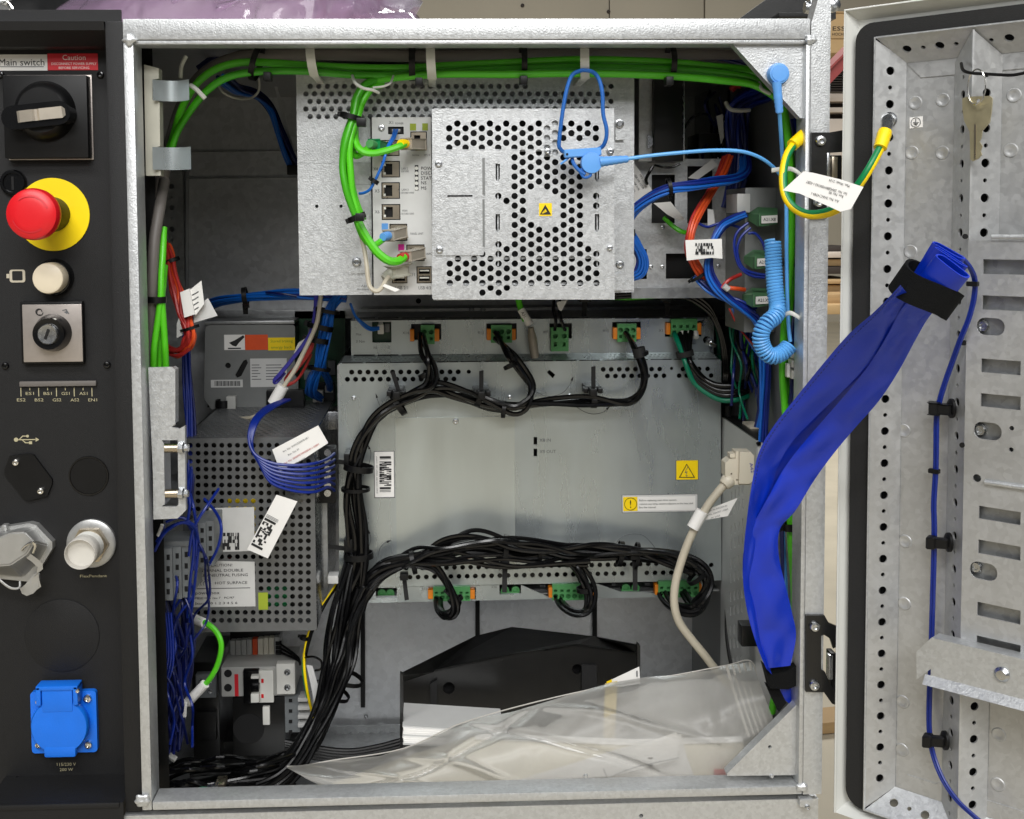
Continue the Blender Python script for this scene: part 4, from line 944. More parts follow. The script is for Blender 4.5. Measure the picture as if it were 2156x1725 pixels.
# upper connector face
uf = [(783.5, 676, 824, 721.5), (865.5, 682, 929, 716), (1024, 681, 1088, 715), (1157, 681, 1204, 713), (1289, 678, 1349, 711), (1400, 678, 1477, 709)]
pf = prect('connector_face', 739, 672, 1503, 747, YU, .0015, 'steel_face', du, uf+[(1482, 681, 7), (1488, 716, 8)])
x0_, x1_, z0_, z1_ = rect(739, 672, 1503, 747, YU)
box('connector_well', x0_+.003, x1_-.003, YU+.012, YU+.015, z0_+.002, z1_-.002, 'black_satin', du, 0)
box('top_plate', x0_, x1_, YU+.0016, YB-.003, z1_-.0016, z1_, 'galv_dark', du, 0)
box('upper_side', x1_-.0015, x1_, YU+.0016, YB-.003, z0_, z1_-.002, 'galv_dark', du, 0); box('upper_side', x0_, x0_+.0015, YU+.0016, YB-.003, z0_, z1_-.002, 'galv_dark', du, 0)
for i in range(16):
    u = 745+50*i; pbox('top_slot', u, 669, u+44, 671, YU-.0003, YU+.002, 'hole_dark', du, 0); pbox('bottom_slot', u, 746+(8-i)*.12, u+44, 748+(8-i)*.12, YU-.0006, YU, 'hole_dark', du, 0); pbox('strip_slot', 720+50*i, 763.5-i*.55, 764+50*i, 765.2-i*.55, YD-.0005, YD+.0004, 'hole_dark', du, 0)
for u, v, s, h in ((854, 701, 'X14', 6), (1012, 700, 'X15', 6), (1275, 696, 'X10', 6), (1391, 696, 'X1', 6), (1148, 699, 'X9', 6), (789.5, 732, 'X6', 5), (818, 732, 'X7', 5), (756, 704, 'Max.', 5), (759, 719, '3 Nm', 6), (1460, 723, 'Nm', 4)): ptext(s, u, v, h, YU, 'ink_grey', pf)
ptext('X8 IN', 1136, 927, 7, YD, 'ink_grey', fc, None, 0, .0003, 'LEFT'); ptext('X9 OUT', 1136, 951, 7, YD, 'ink_grey', fc, None, 0, .0003, 'LEFT')
lathe('stud', P(1488, 716, YU+.004), (.25, -1, -.25), [(.0038, 0), (.0038, .012), (.0028, .013), (.0028, .018)], 'screw', du, 10); lathe('stud', P(1482, 681, YU+.008), NY, [(.0032, 0), (.0032, .004)], 'screw', du, 12)
# lower connector face
lfh = [(791, 1238, 835.5, 1258.5), (903, 1237, 1002, 1262), (1051.5, 1232, 1097, 1252), (1157, 1228, 1253, 1258), (1305, 1226, 1350, 1246), (1381, 1224, 1476, 1250)]
lf = ppoly('lower_connector_face', [(762, 1237), (1496, 1223.5), (1496, 1256), (1120, 1262), (762, 1270)], YD+.004, .0015, 'steel_face', du, [[(a, b), (c, b), (c, d), (a, d)] for a, b, c, d in lfh])
pbox('lower_well', 770, 1240, 1490, 1255, YD+.014, YD+.016, 'black_satin', du, 0)
for u, v, s in ((893, 1240, 'X12'), (1040, 1236, 'X16'), (1142, 1234, 'X13'), (1292, 1231, 'X21'), (1363, 1230, 'X22')): ptext(s, u, v, 5, YD+.004, 'ink_grey', lf)
# board headers
def header(us, v, label):
    t = thing('board_header', label, 'connector', P(us[0], v, YD+.006), 'small two-pole green headers')
    for u in us:
        lathe('socket', P(u, v, YD+.012), NY, [(.0042, 0), (.0042, .004), (.003, .0042), (.0022, .002)], 'terminal_green', t, 16)
    pbox('shroud', us[0]-9, v+6, us[-1]+9, v+12, YD+.007, YD+.012, 'terminal_green', t)
header((804, 822), 1247, 'small green two-pole header left of the orange-levered lower connector'); header((1063, 1085), 1241, 'small green two-pole header under the middle of the lower harness'); header((1317, 1337), 1236, 'small green two-pole header at the lower right tie strap')
# connectors with orange levers
def conn(u0, v0, u1, v1, n, y, label, tall=0, levers=True, flip=False, lev=None, cmat='terminal_green'):
    t = thing('terminal_connector', label, 'connector', P((u0+u1)/2, v1, y), 'green connectors on the drive unit')
    pw = (u1-u0)/n; sq = []; ro = []
    for i in range(n):
        c = u0+pw*(i+.5)
        if flip: sq.append((c-3.3, v0+(v1-v0)*.62, c+3.3, v0+(v1-v0)*.80)); ro.append((c, v0+(v1-v0)*.36, 5.4))
        else: sq.append((c-3.3, v0+(v1-v0)*.34, c+3.3, v0+(v1-v0)*.50)); ro.append((c, v0+(v1-v0)*.76, 5.2))
    H = []
    for s in sq: H.append(s)
    prect('housing', u0, v0, u1, v1, y-.008, .006, cmat, t, H+ro)
    pbox('housing_back', u0, v0+1, u1, v1-1, y-.0018, y+.01, 'terminal_green', t, .0003)
    if levers:
        for a, b in (lev or ((u0-9, u0-.5), (u1+.5, u1+9))): pbox('lever', a, v0+(v1-v0)*.22, b, v0+(v1-v0)*.86, y-.007, y+.003, 'terminal_orange', t, .0008)
    return t
conn(886, 685, 915, 725, 2, YU, 'green connector with orange levers, first from the left on the upper face', flip=True, lev=((863, 872), (913, 925)))
conn(1034, 685, 1078, 722, 3, YU, 'green connector with orange levers, second from the left on the upper face', flip=True, lev=((1025, 1034), (1076, 1086)))
conn(1160, 690, 1197, 740, 2, YU, 'green two-pole connector without levers below the computer cover', flip=True, levers=False)
conn(1300, 682, 1340, 720, 3, YU, 'green connector with orange levers between the plain one and the rightmost', flip=True, lev=((1291, 1302), (1340, 1349)))
conn(1413, 672, 1468, 710, 4, YU, 'green four-pole connector with orange levers, rightmost on the upper face', lev=((1403, 1412), (1468, 1477)))
conn(912, 1236, 990, 1266, 6, YD+.004, 'green connector with orange levers, left one on the lower face', lev=((901, 912), (990, 1000)))
conn(1163, 1230, 1243, 1264, 6, YD+.004, 'green connector with orange levers, middle one on the lower face', lev=((1155, 1164), (1243, 1253)))
conn(1386, 1224, 1472, 1258, 6, YD+.004, 'green connector with orange lever, right one on the lower face', lev=((1379, 1388), (1472, 1478)))
t = thing('fan_header', 'white two-pin plug with a blue pair in the small window of the upper face', 'connector', P(800, 705, YU))
pbox('plug', 795, 684, 808, 704, YU-.003, YU+.008, 'white_plastic', t); pbox('plug_tab', 797, 678, 806, 684, YU+.002, YU+.008, 'white_plastic', t); pbox('board', 784, 676, 823, 720, YU+.009, YU+.011, 'pcb', t, 0); pbox('chip', 810, 682, 821, 700, YU+.004, YU+.009, 'terminal_grey', t)
for k_ in (0, 5): cable('wire', [(738, 640, .22), (748, 665, .23+k_*.001), (764, 680+k_, .24), (780, 690+k_, .245), (798, 690+k_*.6, .25)], 5.5, 'cable_blue', t)
# labels on the face
def code(u0, v0, u1, v1, nx, ny, y, parent, seed, f=None):
    """printed stacked bar code as one flat print"""
    rnd = random.Random(seed); V = []; Fc = []; f = f or (lambda a, b: P(a, b, y))
    for j in range(ny):
        i = 0
        while i < nx:
            w_ = rnd.choice((1, 1, 2, 2, 3))
            if rnd.random() < .55:
                a, b = u0+(u1-u0)*i/nx, u0+(u1-u0)*min(nx, i+w_)/nx; c, d = v0+(v1-v0)*j/ny, v0+(v1-v0)*(j+1)/ny; k_ = len(V)
                V += [f(a, c), f(b, c), f(b, d), f(a, d)]; Fc.append((k_, k_+3, k_+2, k_+1))
            i += w_
    return mk('bar_code', V, Fc, 'ink', parent)
t = thing('serial_label', 'tall white bar code label beside the vertical black harness', 'label', P(809, 1048, YD))
lab('label_edge', 787.5, 950, 831, 1049, YD-.0002, 'ink_grey', t); lab('label_face', 789, 951.5, 829.5, 1047, YD-.0005, 'paper', t)
code(799, 972, 824, 1023, 5, 34, YD-.0011, t, 4)
for v in (961, 1026): lab('bar', 799.5, v, 823, v+4, YD-.001, 'ink', t)
for v in (966, 1032, 1035): lab('fine_print', 799.5, v, 823, v+1, YD-.001, 'ink_grey', t)
ptext('3HAC12345-001  DSQC 663  210347', 793.5, 1000, 2.6, YD-.0008, 'ink_grey', t, 80, 90)
t = thing('shock_label', 'yellow electric shock warning label at the right of the drive face', 'label', P(1447, 1010, YD))
lab('label_edge', 1422.5, 969, 1471, 1011, YD-.0002, 'ink_grey', t); lab('label_face', 1424, 970, 1469.5, 1010, YD-.0005, 'yellow_soft', t)
ppoly('triangle', [(1446, 976.5), (1463.5, 1006), (1429.5, 1006)], YD-.001, .0002, 'ink', t, [[(1446, 979), (1461, 1004.8), (1432, 1004.8)]])
ppoly('flash', [(1449, 983), (1443, 994), (1447.5, 993), (1444.5, 1002), (1448.5, 1001), (1446, 1004), (1443.5, 1001.5), (1443.8, 1001.5), (1446, 995), (1441.5, 996), (1447.5, 983)], YD-.001, .0002, 'ink_grey', t)
t = thing('notice_label', 'long white notice with a yellow exclamation square on the drive face', 'label', P(1390, 1080, YD))
ppoly('label_edge', [(1309, 1042.5), (1469.5, 1040), (1469.5, 1077.5), (1309.5, 1080.5)], YD-.0002, .0002, 'ink_grey', t)
ppoly('label_back', [(1310, 1043.5), (1468.5, 1041), (1468.5, 1076.5), (1310.5, 1079.5)], YD-.0004, .0002, 'panel_white', t)
ppoly('white_field', [(1342, 1046.5), (1464, 1045), (1464.5, 1074), (1343, 1076)], YD-.0007, .0002, 'paper', t); ppoly('yellow_field', [(1312, 1047), (1342, 1046.5), (1342.5, 1076), (1312.5, 1076.5)], YD-.0007, .0002, 'yellow_soft', t)
cx_, cz_ = p2(1327.5, 1061, YD); sheet('ring', circle(cx_, cz_, .0066, 28), [circle(cx_, cz_, .0061, 28)], Vector((0, YD-.0011, 0)), EX, EZ, NY, .0002, 'ink', t)
ptext('!', 1327.5, 1061, 17, YD-.0009, 'ink', t)
for s, v, w_ in (('Before replacing main drive system,', 1053, 81), ('remove any temp sensors adjacent to the heat sink.', 1060.3, 117), ('See the manual.', 1068, 37)): ptext(s, 1345+w_/2, v, 4, YD-.0009, 'ink', t, w_)
# routing arc marks printed on the face
for k_, (pp) in enumerate(([(1124, 820), (1135, 829), (1150, 834), (1165, 834), (1185, 827), (1200, 810), (1206, 796)], [(1206, 853), (1215, 858), (1232, 868), (1250, 872), (1270, 868), (1282, 858)], [(1294, 1160), (1300, 1140), (1315, 1128), (1335, 1124), (1355, 1128), (1370, 1142), (1384, 1160)], [(796, 1170), (800, 1155), (808, 1145), (820, 1139)], [(765, 1002), (776, 980), (781, 955), (776, 940)], [(775, 1155), (781, 1135), (776, 1118)], [(802, 860), (796, 845), (792, 832)])):
    t = tag(cable('routing_mark', [(a, b, YD-.0003) for a, b in pp], 1.1, 'ink_grey', None, seg=4), ('fine curved routing arrow printed right of the second upper branch', 'fine curved routing arrow printed under the right upper tie', 'fine arched routing arrow printed over the right end of the lower harness', 'short curved routing arrow printed above the lower harness start', 'fine curved routing arrow printed right of the vertical harness top', 'fine curved routing arrow printed right of the vertical harness foot', 'short slanting routing arrow printed above the harness bend')[k_], 'marking', 'printed routing arrows')
    a, b = pp[-1], pp[-2]; q0 = P(a[0], a[1], YD-.0006); d_ = (q0-P(b[0], b[1], YD-.0006)).normalized(); e_ = Vector((-d_.z, 0, d_.x))
    mk('arrow_head', [q0+d_*.002, q0-d_*.003+e_*.0012, q0-d_*.003-e_*.0012], [(0, 1, 2)], 'ink', t)

# ================================================================== black harness
hn = thing('black_harness', 'black power cable harness running across the drive face and down to the floor', 'cable harness', P(700, 1640, .2))
YH = .212
B_ = ['cable_black']
bundle([(1322, 700, .246), (1332, 716, .228), (1344, 745, YH), (1352, 785, YH), (1344, 820, YH), (1315, 842, YH), (1255, 843, YH), (1200, 848, YH), (1140, 856, YH), (1080, 862, YH), (1030, 854, YH), (985, 838, YH), (940, 824, YH), (905, 821, YH), (862, 836, YH), (815, 864, YH), (778, 902, YH), (757, 950, YH), (747, 1000, YH), (747, 1060, YH), (752, 1120, YH), (752, 1180, YH), (742, 1240, YH), (728, 1300, YH), (722, 1360, .20, 1.2), (708, 1430, .19), (682, 1500, .18), (645, 1570, .16, 1.2), (600, 1630, .14), (520, 1668, .12, 1.5), (430, 1680, .1, 1.6)], 3, 11, B_, hn, twist=.75, wob=.35)
bundle([(1050, 702, .246), (1058, 718, .23), (1076, 748, YH), (1099, 790, YH), (1113, 820, YH), (1105, 845, YH), (1080, 860, YH), (1030, 848, YH-.004), (985, 832, YH-.004), (940, 820, YH-.004), (905, 818, YH-.004), (855, 834, YH-.004), (805, 864, YH-.004), (768, 905, YH-.002), (750, 955, YH), (738, 1010, YH), (738, 1070, YH), (745, 1130, YH), (743, 1190, YH), (732, 1250, YH), (716, 1310, YH), (712, 1370, .20, 1.2), (698, 1440, .19), (670, 1510, .18), (630, 1580, .16), (580, 1640, .14), (500, 1675, .12)], 3, 11, B_, hn, twist=.75, wob=.35, seed=3)
bundle([(890, 702, .246), (892, 720, .228), (898, 752, YH-.006), (905, 790, YH-.008), (898, 812, YH-.008), (866, 828, YH-.008), (820, 856, YH-.006), (785, 895, YH-.006), (765, 945, YH-.006), (757, 1000, YH-.006), (758, 1060, YH-.006), (763, 1120, YH-.006), (764, 1180, YH-.006), (756, 1240, YH-.006), (742, 1300, YH-.006), (736, 1360, .19, 1.2), (722, 1430, .18), (696, 1500, .17), (660, 1570, .15), (612, 1635, .13), (540, 1672, .11)], 3, 11, B_, hn, twist=.75, wob=.3, seed=5)
# lower run
LR = [(870, 1178, YH), (820, 1190, YH), (785, 1212, YH), (760, 1250, YH), (742, 1300, YH), (732, 1360, .20, 1.3), (716, 1430, .185, 1.1), (690, 1500, .175), (650, 1575, .155, 1.2), (600, 1636, .13), (520, 1672, .11, 1.4)]
bundle([(1395, 1246, .238), (1408, 1266, .225), (1432, 1284, .21), (1462, 1284, .205), (1484, 1258, .206), (1488, 1222, .208), (1465, 1192, YH), (1415, 1172, YH), (1340, 1168, YH), (1250, 1160, YH), (1180, 1166, YH), (1100, 1160, YH), (1040, 1148, YH), (980, 1152, YH), (920, 1166, YH)]+LR, 5, 10.5, B_, hn, twist=.6, wob=.45, seed=9)
bundle([(1440, 1242, .238), (1456, 1268, .215), (1478, 1266, .205), (1492, 1235, .205), (1478, 1200, .206), (1430, 1176, YH), (1340, 1164, YH-.004), (1250, 1168, YH-.004), (1180, 1160, YH-.004), (1100, 1168, YH-.004), (1040, 1160, YH-.004), (980, 1160, YH-.004), (920, 1174, YH-.004)]+LR, 3, 10.5, B_, hn, twist=.6, wob=.45, seed=12)
bundle([(1180, 1256, .24), (1192, 1276, .22), (1212, 1290, .205), (1234, 1282, .2), (1242, 1250, .202), (1232, 1215, .205), (1212, 1185, .207), (1180, 1168, YH), (1120, 1156, YH-.005), (1040, 1142, YH-.005), (980, 1148, YH-.005), (920, 1168, YH-.004)]+LR, 4, 10, B_, hn, twist=.5, wob=.4, seed=15)
bundle([(1460, 1196, YH-.01), (1400, 1172, YH-.01), (1330, 1160, YH-.012), (1250, 1156, YH-.012), (1180, 1158, YH-.014), (1100, 1148, YH-.016), (1040, 1136, YH-.016), (985, 1138, YH-.014), (930, 1156, YH-.01), (885, 1172, YH-.006), (840, 1186, YH), (795, 1208, YH), (765, 1245, YH), (745, 1290, YH)], 6, 9.5, B_, hn, twist=.5, wob=1.0, seed=33)
bundle([(1240, 1178, YH-.01), (1170, 1180, YH-.012), (1100, 1182, YH-.012), (1040, 1176, YH-.012), (975, 1168, YH-.012), (920, 1176, YH-.01), (860, 1190, YH-.004), (800, 1214, YH), (768, 1255, YH)], 4, 9.5, B_, hn, twist=.4, wob=1.0, seed=35)
bundle([(926, 1258, .238), (928, 1280, .22), (938, 1292, .205), (950, 1282, .2), (948, 1255, .2), (935, 1222, .203), (912, 1195, .205), (885, 1184, .206), (850, 1184, .206), (810, 1200, .206), (775, 1226, .206)]+[(a, b, c-.006, 1) for a, b, c in ((752, 1265, .212), (736, 1320, .21))]+LR[5:], 4, 10.5, B_, hn, twist=.4, wob=.35, seed=18)
bundle([(955, 1262, .236), (965, 1274, .222), (968, 1262, .212), (956, 1248, .205), (945, 1235, .203)], 2, 9, B_, hn)
bundle([(775, 1240, .19), (752, 1290, .185), (735, 1340, .18, 1.4), (722, 1400, .172, 1.3), (700, 1470, .165, .8), (668, 1540, .15, 1.1), (622, 1612, .128, 1.2), (560, 1655, .11, 1.5), (470, 1672, .1, 1.8), (380, 1678, .09, 1.8)], 10, 9, B_, hn, twist=.12, wob=.5, seed=21)
bundle([(743, 1130, .225), (740, 1180, .215), (728, 1240, .205), (712, 1300, .195, 1.2), (700, 1360, .188, 1.4), (695, 1410, .182, 1.2), (680, 1480, .172, .8), (648, 1555, .15), (598, 1628, .125, 1.3), (520, 1660, .105, 1.6), (400, 1668, .09, 2)], 9, 9, B_, hn, twist=.15, wob=.5, seed=27)
for a in ((895, 790, 8, 20, 9, 13), (1075, 770, 12, 25, 7, 14), (1350, 745, 5, 25, 8, 14), (755, 985, -4, 30, 13, 30), (749, 1030, 0, 30, 7, 29), (755, 1170, 2, 30, 13, 30), (722, 1425, -10, 30, 9, 44), (698, 1456, -12, 26, 8, 40), (1064, 1157, 30, 3, 10, 30), (1136, 1160, 30, 0, 8, 26), (1306, 1166, 30, 4, 10, 26), (1340, 1170, 30, 4, 7, 27), (1468, 1213, 20, 24, 10, 24), (1235, 1240, 3, 22, 10, 20), (960, 1262, 8, 20, 8, 14), (870, 1184, 30, -6, 9, 24), (1010, 838, 30, 12, 12, 19), (1060, 862, 30, 2, 8, 17), (838, 850, 28, -18, 12, 26), (1250, 843, 30, 0, 12, 15)):
    ring('tie', a[0], a[1], YH, a[2], a[3], a[4], a[5], a[5]*.85, 'black_plastic', hn, th=2, head=False)
ring('connector_sleeve', 1346, 742, YH, 6, 24, 20, 12, 12, 'black_rubber', hn, head=False); 
for (u0, v0, u1, v1) in ((822, 782, 845, 828), (1009, 780, 1018, 828), (1245, 771, 1254, 822)):
    a = math.atan2(u1-u0-8, v1-v0)
    t = thing('tie_mount', {822: 'black cable tie tail standing up above the harness bend', 1009: 'black cable tie tail standing up in the middle of the drive face', 1245: 'black cable tie tail standing up near the right upper branch'}[u0], 'cable tie', P(u0, v1, YH), 'cable ties with upright tails')
    um = (u0+u1)/2 if u0 != 822 else 834
    ppoly('tail', [(u0, v0+2), (u0+9, v0), (u1, v1), (u1-9, v1)], YH-.006, .0014, 'black_rubber', t)
    pbox('mount', um-17, v1-8, um+17, v1+2, YH, YD-.001, 'black_plastic', t, .001); pbox('head', um-7, v1-3, um+8, v1+14, YH-.018, YH-.008, 'black_plastic', t, .001)
    for s in (-1, 1): pbox('wing', um+s*15-5, v1-4, um+s*15+5, v1+7, YH-.006, YH+.01, 'black_plastic', t, .001)
for pts, lb in (([(846, 1215), (855, 1215), (861, 1263), (852, 1265)], 'black cable tie tail hanging over the lower face, leftmost of three'), ([(1058, 1185), (1069, 1185), (1067, 1248), (1057, 1248)], 'black cable tie tail hanging over the lower face, middle of three'), ([(1332, 1172), (1343, 1172), (1342, 1244), (1333, 1244)], 'black cable tie tail hanging over the lower face, rightmost of three')):
    t = thing('hanging_tie', lb, 'cable tie', P(pts[0][0], pts[0][1], YH), 'cable ties hanging down')
    ppoly('tail', pts, YH-.003, .0014, 'black_rubber', t); pbox('head', pts[0][0]-4, pts[0][1]-6, pts[1][0]+4, pts[0][1]+8, YH-.012, YH-.002, 'black_plastic', t)
for v, lb in ((970, 'black anchor strip pointing left from the vertical harness, upper'), (1151, 'black anchor strip pointing left from the vertical harness, lower')):
    t = thing('anchor_tie', lb, 'cable tie', P(725, v, .22), 'anchor strips on the vertical harness')
    ppoly('tail', [(676 if v < 1000 else 674, v-6), (728, v), (728, v+9), (674, v+3)], .226, .0015, 'black_rubber', t); pbox('anchor', 724, v-14, 742, v+14, .21, .236, 'black_plastic', t); pbox('anchor_base', 730, v-18, 736, v+18, .224, .238, 'black_plastic', t)
# thick black + green cables on the right connector
t = thing('supply_cable', 'thick black supply cable with a green core leaving the rightmost connector', 'cable', P(1545, 840, .2))
for (dx, dy_, mt_) in ((0, 0, 'cable_black'), (10, -3, 'cable_black'), (-12, 0, 'cable_teal'), (22, -4, 'cable_black')):
    cable('core', [(1432+dx*1.05, 703+dy_, .246), (1436+dx*.7, 722, .235), (1442+dx*.4, 745, .226), (1447+dx*.3, 765+dy_*.5, .222-abs(dx)*.0003), (1466+dx*.5, 800-dx*.3, .218), (1492+dx*.3, 821-dx*.6, .215), (1520, 832-dx*.9, .212), (1555, 830-dx*.9, .21), (1590, 815-dx, .22)], 13 if mt_ != 'cable_teal' else 12, mt_, t, seg=10)
ring('tie', 1442, 745, .224, 4, 20, 12, 17, 15, 'black_rubber', t, head=False)
for i in range(3): lathe('ferrule', P(1436+14*i, 700, .247), (0, -.7, -.7), [(.003, 0), (.0028, .007)], 'white_plastic', t, 10)
t = thing('fan_lead', 'pair of black wires plugged into the plain two-pole connector', 'cable', P(1175, 700, .24))
for u in (1164, 1176): cable('wire', [(u+3, 628, .26), (u+1, 650, .25), (u+6, 675, .24), (u+10*(u > 1170)+4, 696, .243)], 7, 'cable_black', t)
ppoly('wire_tag', [(1172, 636), (1195, 632), (1182, 656), (1176, 652)], .236, .0003, 'panel_white', t)
t = thing('clear_boot_cable', 'green lead with white sleeve and clear boot hanging below the computer cover', 'cable', P(1125, 750, .235))
cable('lead', [(1090, 625, .24), (1095, 645, .238), (1100, 660, .236), (1106, 676, .234)], 13, 'cable_green', t)
a_, b_ = P(1097, 652, .236), P(1116, 684, .232); sweep('sleeve', [a_.lerp(b_, i/4) for i in range(5)], .0040, 'paper', t, 12); ptext('A31.X2', 1106, 668, 7, .2305, 'ink', t, 26, -60)
a_, b_ = P(1118, 690, .236), P(1126, 752, .240); sweep('clear_boot', [a_.lerp(b_, i/8) for i in range(9)], [.004, .0045, .006, .0066, .0067, .0067, .0066, .0064, .006], 'boot_clear', t, 14, .7)
t = thing('black_cable_pair', 'black and green cables looping over the top of the drive unit to its right side', 'cable', P(1515, 700, .3))
for k_ in range(3): cable('cable', [(1290, 617+k_*5, .25), (1340, 612+k_*6, .24), (1405, 610+k_*7, .235), (1450, 616+k_*7, .235), (1490, 640+k_*8, .235), (1512-k_*3, 680, .237), (1525-k_*3, 720, .24), (1532-k_*4, 770, .245), (1530-k_*3, 800, .25), (1522, 840, .27)], 9, 'cable_black', t)
cable('green_cable', [(1280, 626, .26), (1330, 627, .255), (1390, 622, .25), (1450, 610, .25), (1500, 616, .26)], 11, 'cable_green', t); ring('tie', 1405, 618, .236, 30, 2, 12, 18, 14, 'black_plastic', t)
pbox('tie_mount', 1390, 622, 1418, 634, .226, .25, 'black_plastic', t); ppoly('tie_tail', [(1400, 634), (1410, 634), (1410, 665), (1401, 665)], .262, .0015, 'black_rubber', t)
pbox('tie_mount', 1220, 629, 1245, 636, .24, .262, 'black_plastic', t); ppoly('tie_tail', [(1226, 634), (1236, 634), (1235, 666), (1225, 668)], .27, .0015, 'black_rubber', t)
cable('teal_cable', [(1500, 668, .275), (1510, 700, .275), (1515, 750, .275), (1520, 800, .28)], 10, 'cable_teal', t)
# ================================================================== shelf plate above the drive
t = thing('cross_shelf', 'dull galvanised cross shelf running between computer and drive unit', 'shelf', P(1000, 655, .3))
x0_, x1_ = P(425, 650, .40).x, P(1515, 650, .40).x
box('shelf_plate', x0_, x1_, .372, .456, P(900, 662, .372).z-.0015, P(900, 662, .372).z, 'galv_dark', t, .0005)
box('shelf_face', x0_, x1_, .370, .372, P(900, 662, .37).z-.004, P(900, 650, .37).z, 'galv_dark', t, .0005)
for u in (993, 1017, 1240, 1262): lathe('rivet', P(u, 652, .369), NY, [(.003, 0), (.002, .0015)], 'galv_dark', t, 10)
lathe('shelf_hole', P(881, 634, .3705), NY, [(.003, 0), (.003, .0004)], 'hole_dark', t, 12)
# lower back straps
for i, (u, v0, v1) in enumerate(((763, 1268, 1490), (1005, 1262, 1400), (1252, 1258, 1400), (1496, 1240, 1420))):
    o = tag(ppoly('rubber_strip', [(u-4, v0), (u+5, v0), (u+5.5, v1), (u-3.5, v1)], .452, .004, 'black_rubber'), ('dark vertical strip on the back wall nearest the black harness', 'dark vertical strip on the back wall above the black tray peak', 'dark vertical strip on the back wall above the tray right half', 'dark vertical strip on the back wall beside the beige cable')[i], 'strip', 'dark strips on the back wall')
screw(771, 1508, 4, .4575, cab)
# ================================================================== left column units
YS = .15
ps = thing('power_supply', 'perforated steel power supply box in the lower left of the cabinet', 'power supply', P(525, 1330, YS))
H = []
for j in range(24):
    for i in range(17):
        u, v = 400.5+16.6*i-(j*.02), 938+16.75*j
        if v > 1322 or u > 655: continue
        H.append((u, v, 5.4))
prect('front_grille', 386, 922, 664, 1330, YS, .0012, 'psu_steel', ps, H)
x0_, x1_, z0_, z1_ = rect(386, 922, 664, 1330, YS)
box('inside', x0_+.003, x1_-.003, YS+.03, YS+.034, z0_+.003, z1_-.003, 'black_satin', ps, 0)
box('side', x1_-.0014, x1_, YS+.0013, .37, z0_, z1_, 'screw', ps, .0003); box('side', x0_, x0_+.0014, YS+.0013, .37, z0_, z1_, 'galv_dark', ps, 0)
box('floor_plate', x0_, x1_, YS+.0013, .37, z0_, z0_+.0014, 'galv_dark', ps, 0)
HT = [circle(x0_+.008+.0072*i+(.0036 if j % 2 else 0), YS+.012+.008*j, .0023, 8) for j in range(24) for i in range(15)]
sheet('top_grille', [(x0_, YS+.0013), (x1_-.0015, YS+.0013), (x1_-.0015, .37), (x0_, .37)], HT, Vector((0, 0, z1_)), Vector((1, 0, 0)), Vector((0, 1, 0)), Vector((0, 0, 1)), .0012, 'psu_steel', ps)
for (u, v, mt_, w_, h) in ((480, 1050, 'yellow_soft', 60, 80), (560, 1240, 'ground_green', 50, 40), (600, 1000, 'cast_zinc', 40, 60), (470, 1180, 'cable_red', 20, 15)): pbox('component', u, v, u+w_, v+h, YS+.018, YS+.028, mt_, ps)
# side terminal connector column with screw terminals
pbox('terminal_strip', 664.5, 945, 706, 1060, YS+.05, YS+.07, 'black_plastic', ps)
for i in range(6): lathe('terminal_screw', P(690, 953+17*i, YS+.05), NY, [(.0035, 0), (.0035, .002), (.002, .002)], 'screw', ps, 10)
pbox('side_bracket', 666, 1010, 690, 1240, YS+.075, YS+.078, 'galv_dark', ps)
for u, v in ((655, 877), (676, 886)): lathe('top_screw', P(u, v, .30), NY, [(.005, 0), (.005, .003), (.002, .004)], 'screw', ps, 14)
pbox('bracket_top', 600, 868, 714, 905, .30, .305, 'screw', ps, .0005)
t = thing('caution_label', 'pale caution and hot surface label on the power supply grille', 'label', P(470, 1280, YS))
ppoly('label_face', [(400, 1180), (536, 1183), (538, 1277), (396, 1279)], YS-.0008, .0003, 'panel_white', t)
for s, v, h, u, w_ in (('CAUTION!', 1190, 6, 466, 46), ('INTERNAL DOUBLE', 1201, 6, 465, 94), ('POLE / NEUTRAL FUSING', 1211, 6, 466, 112), ('HOT SURFACE', 1227, 6, 487, 68), ('powerbox', 1248, 7, 437, 51), ('PBSE1001 rev.7   PC/97', 1259, 4.5, 452, 82)): ptext(s, u, v, h, YS-.0009, 'ink', t, w_)
pbox('rule', 412, 1238.5, 527, 1239.5, YS-.0012, YS-.001, 'ink', t, 0); ptext('Status  0 1 2 3 4 5 6', 455, 1270, 5, YS-.0009, 'ink', t, 90)
for i in range(3): cable('heat_wave', [(424+6*i, 1233, YS-.001), (422+6*i, 1228, YS-.001), (426+6*i, 1223, YS-.001), (424+6*i, 1219, YS-.001)], 1.2, 'ink_grey', t, seg=4)
t = thing('code_label', 'grey label with a block code above the caution label', 'label', P(495, 1165, YS))
ppoly('label_face', [(440, 1070), (535, 1068), (536, 1160), (452, 1163)], YS-.0006, .0003, 'panel_white', t); code(455, 1122, 500, 1158, 34, 5, YS-.0011, t, 31); pbox('bar', 500, 1122, 503.5, 1158, YS-.0012, YS-.001, 'ink', t, 0)
o = tag(lab('inspection_label', 544, 1248, 564, 1284, YS-.0006, 'olive_label', None), 'small olive green inspection sticker at the foot of the power supply', 'label')
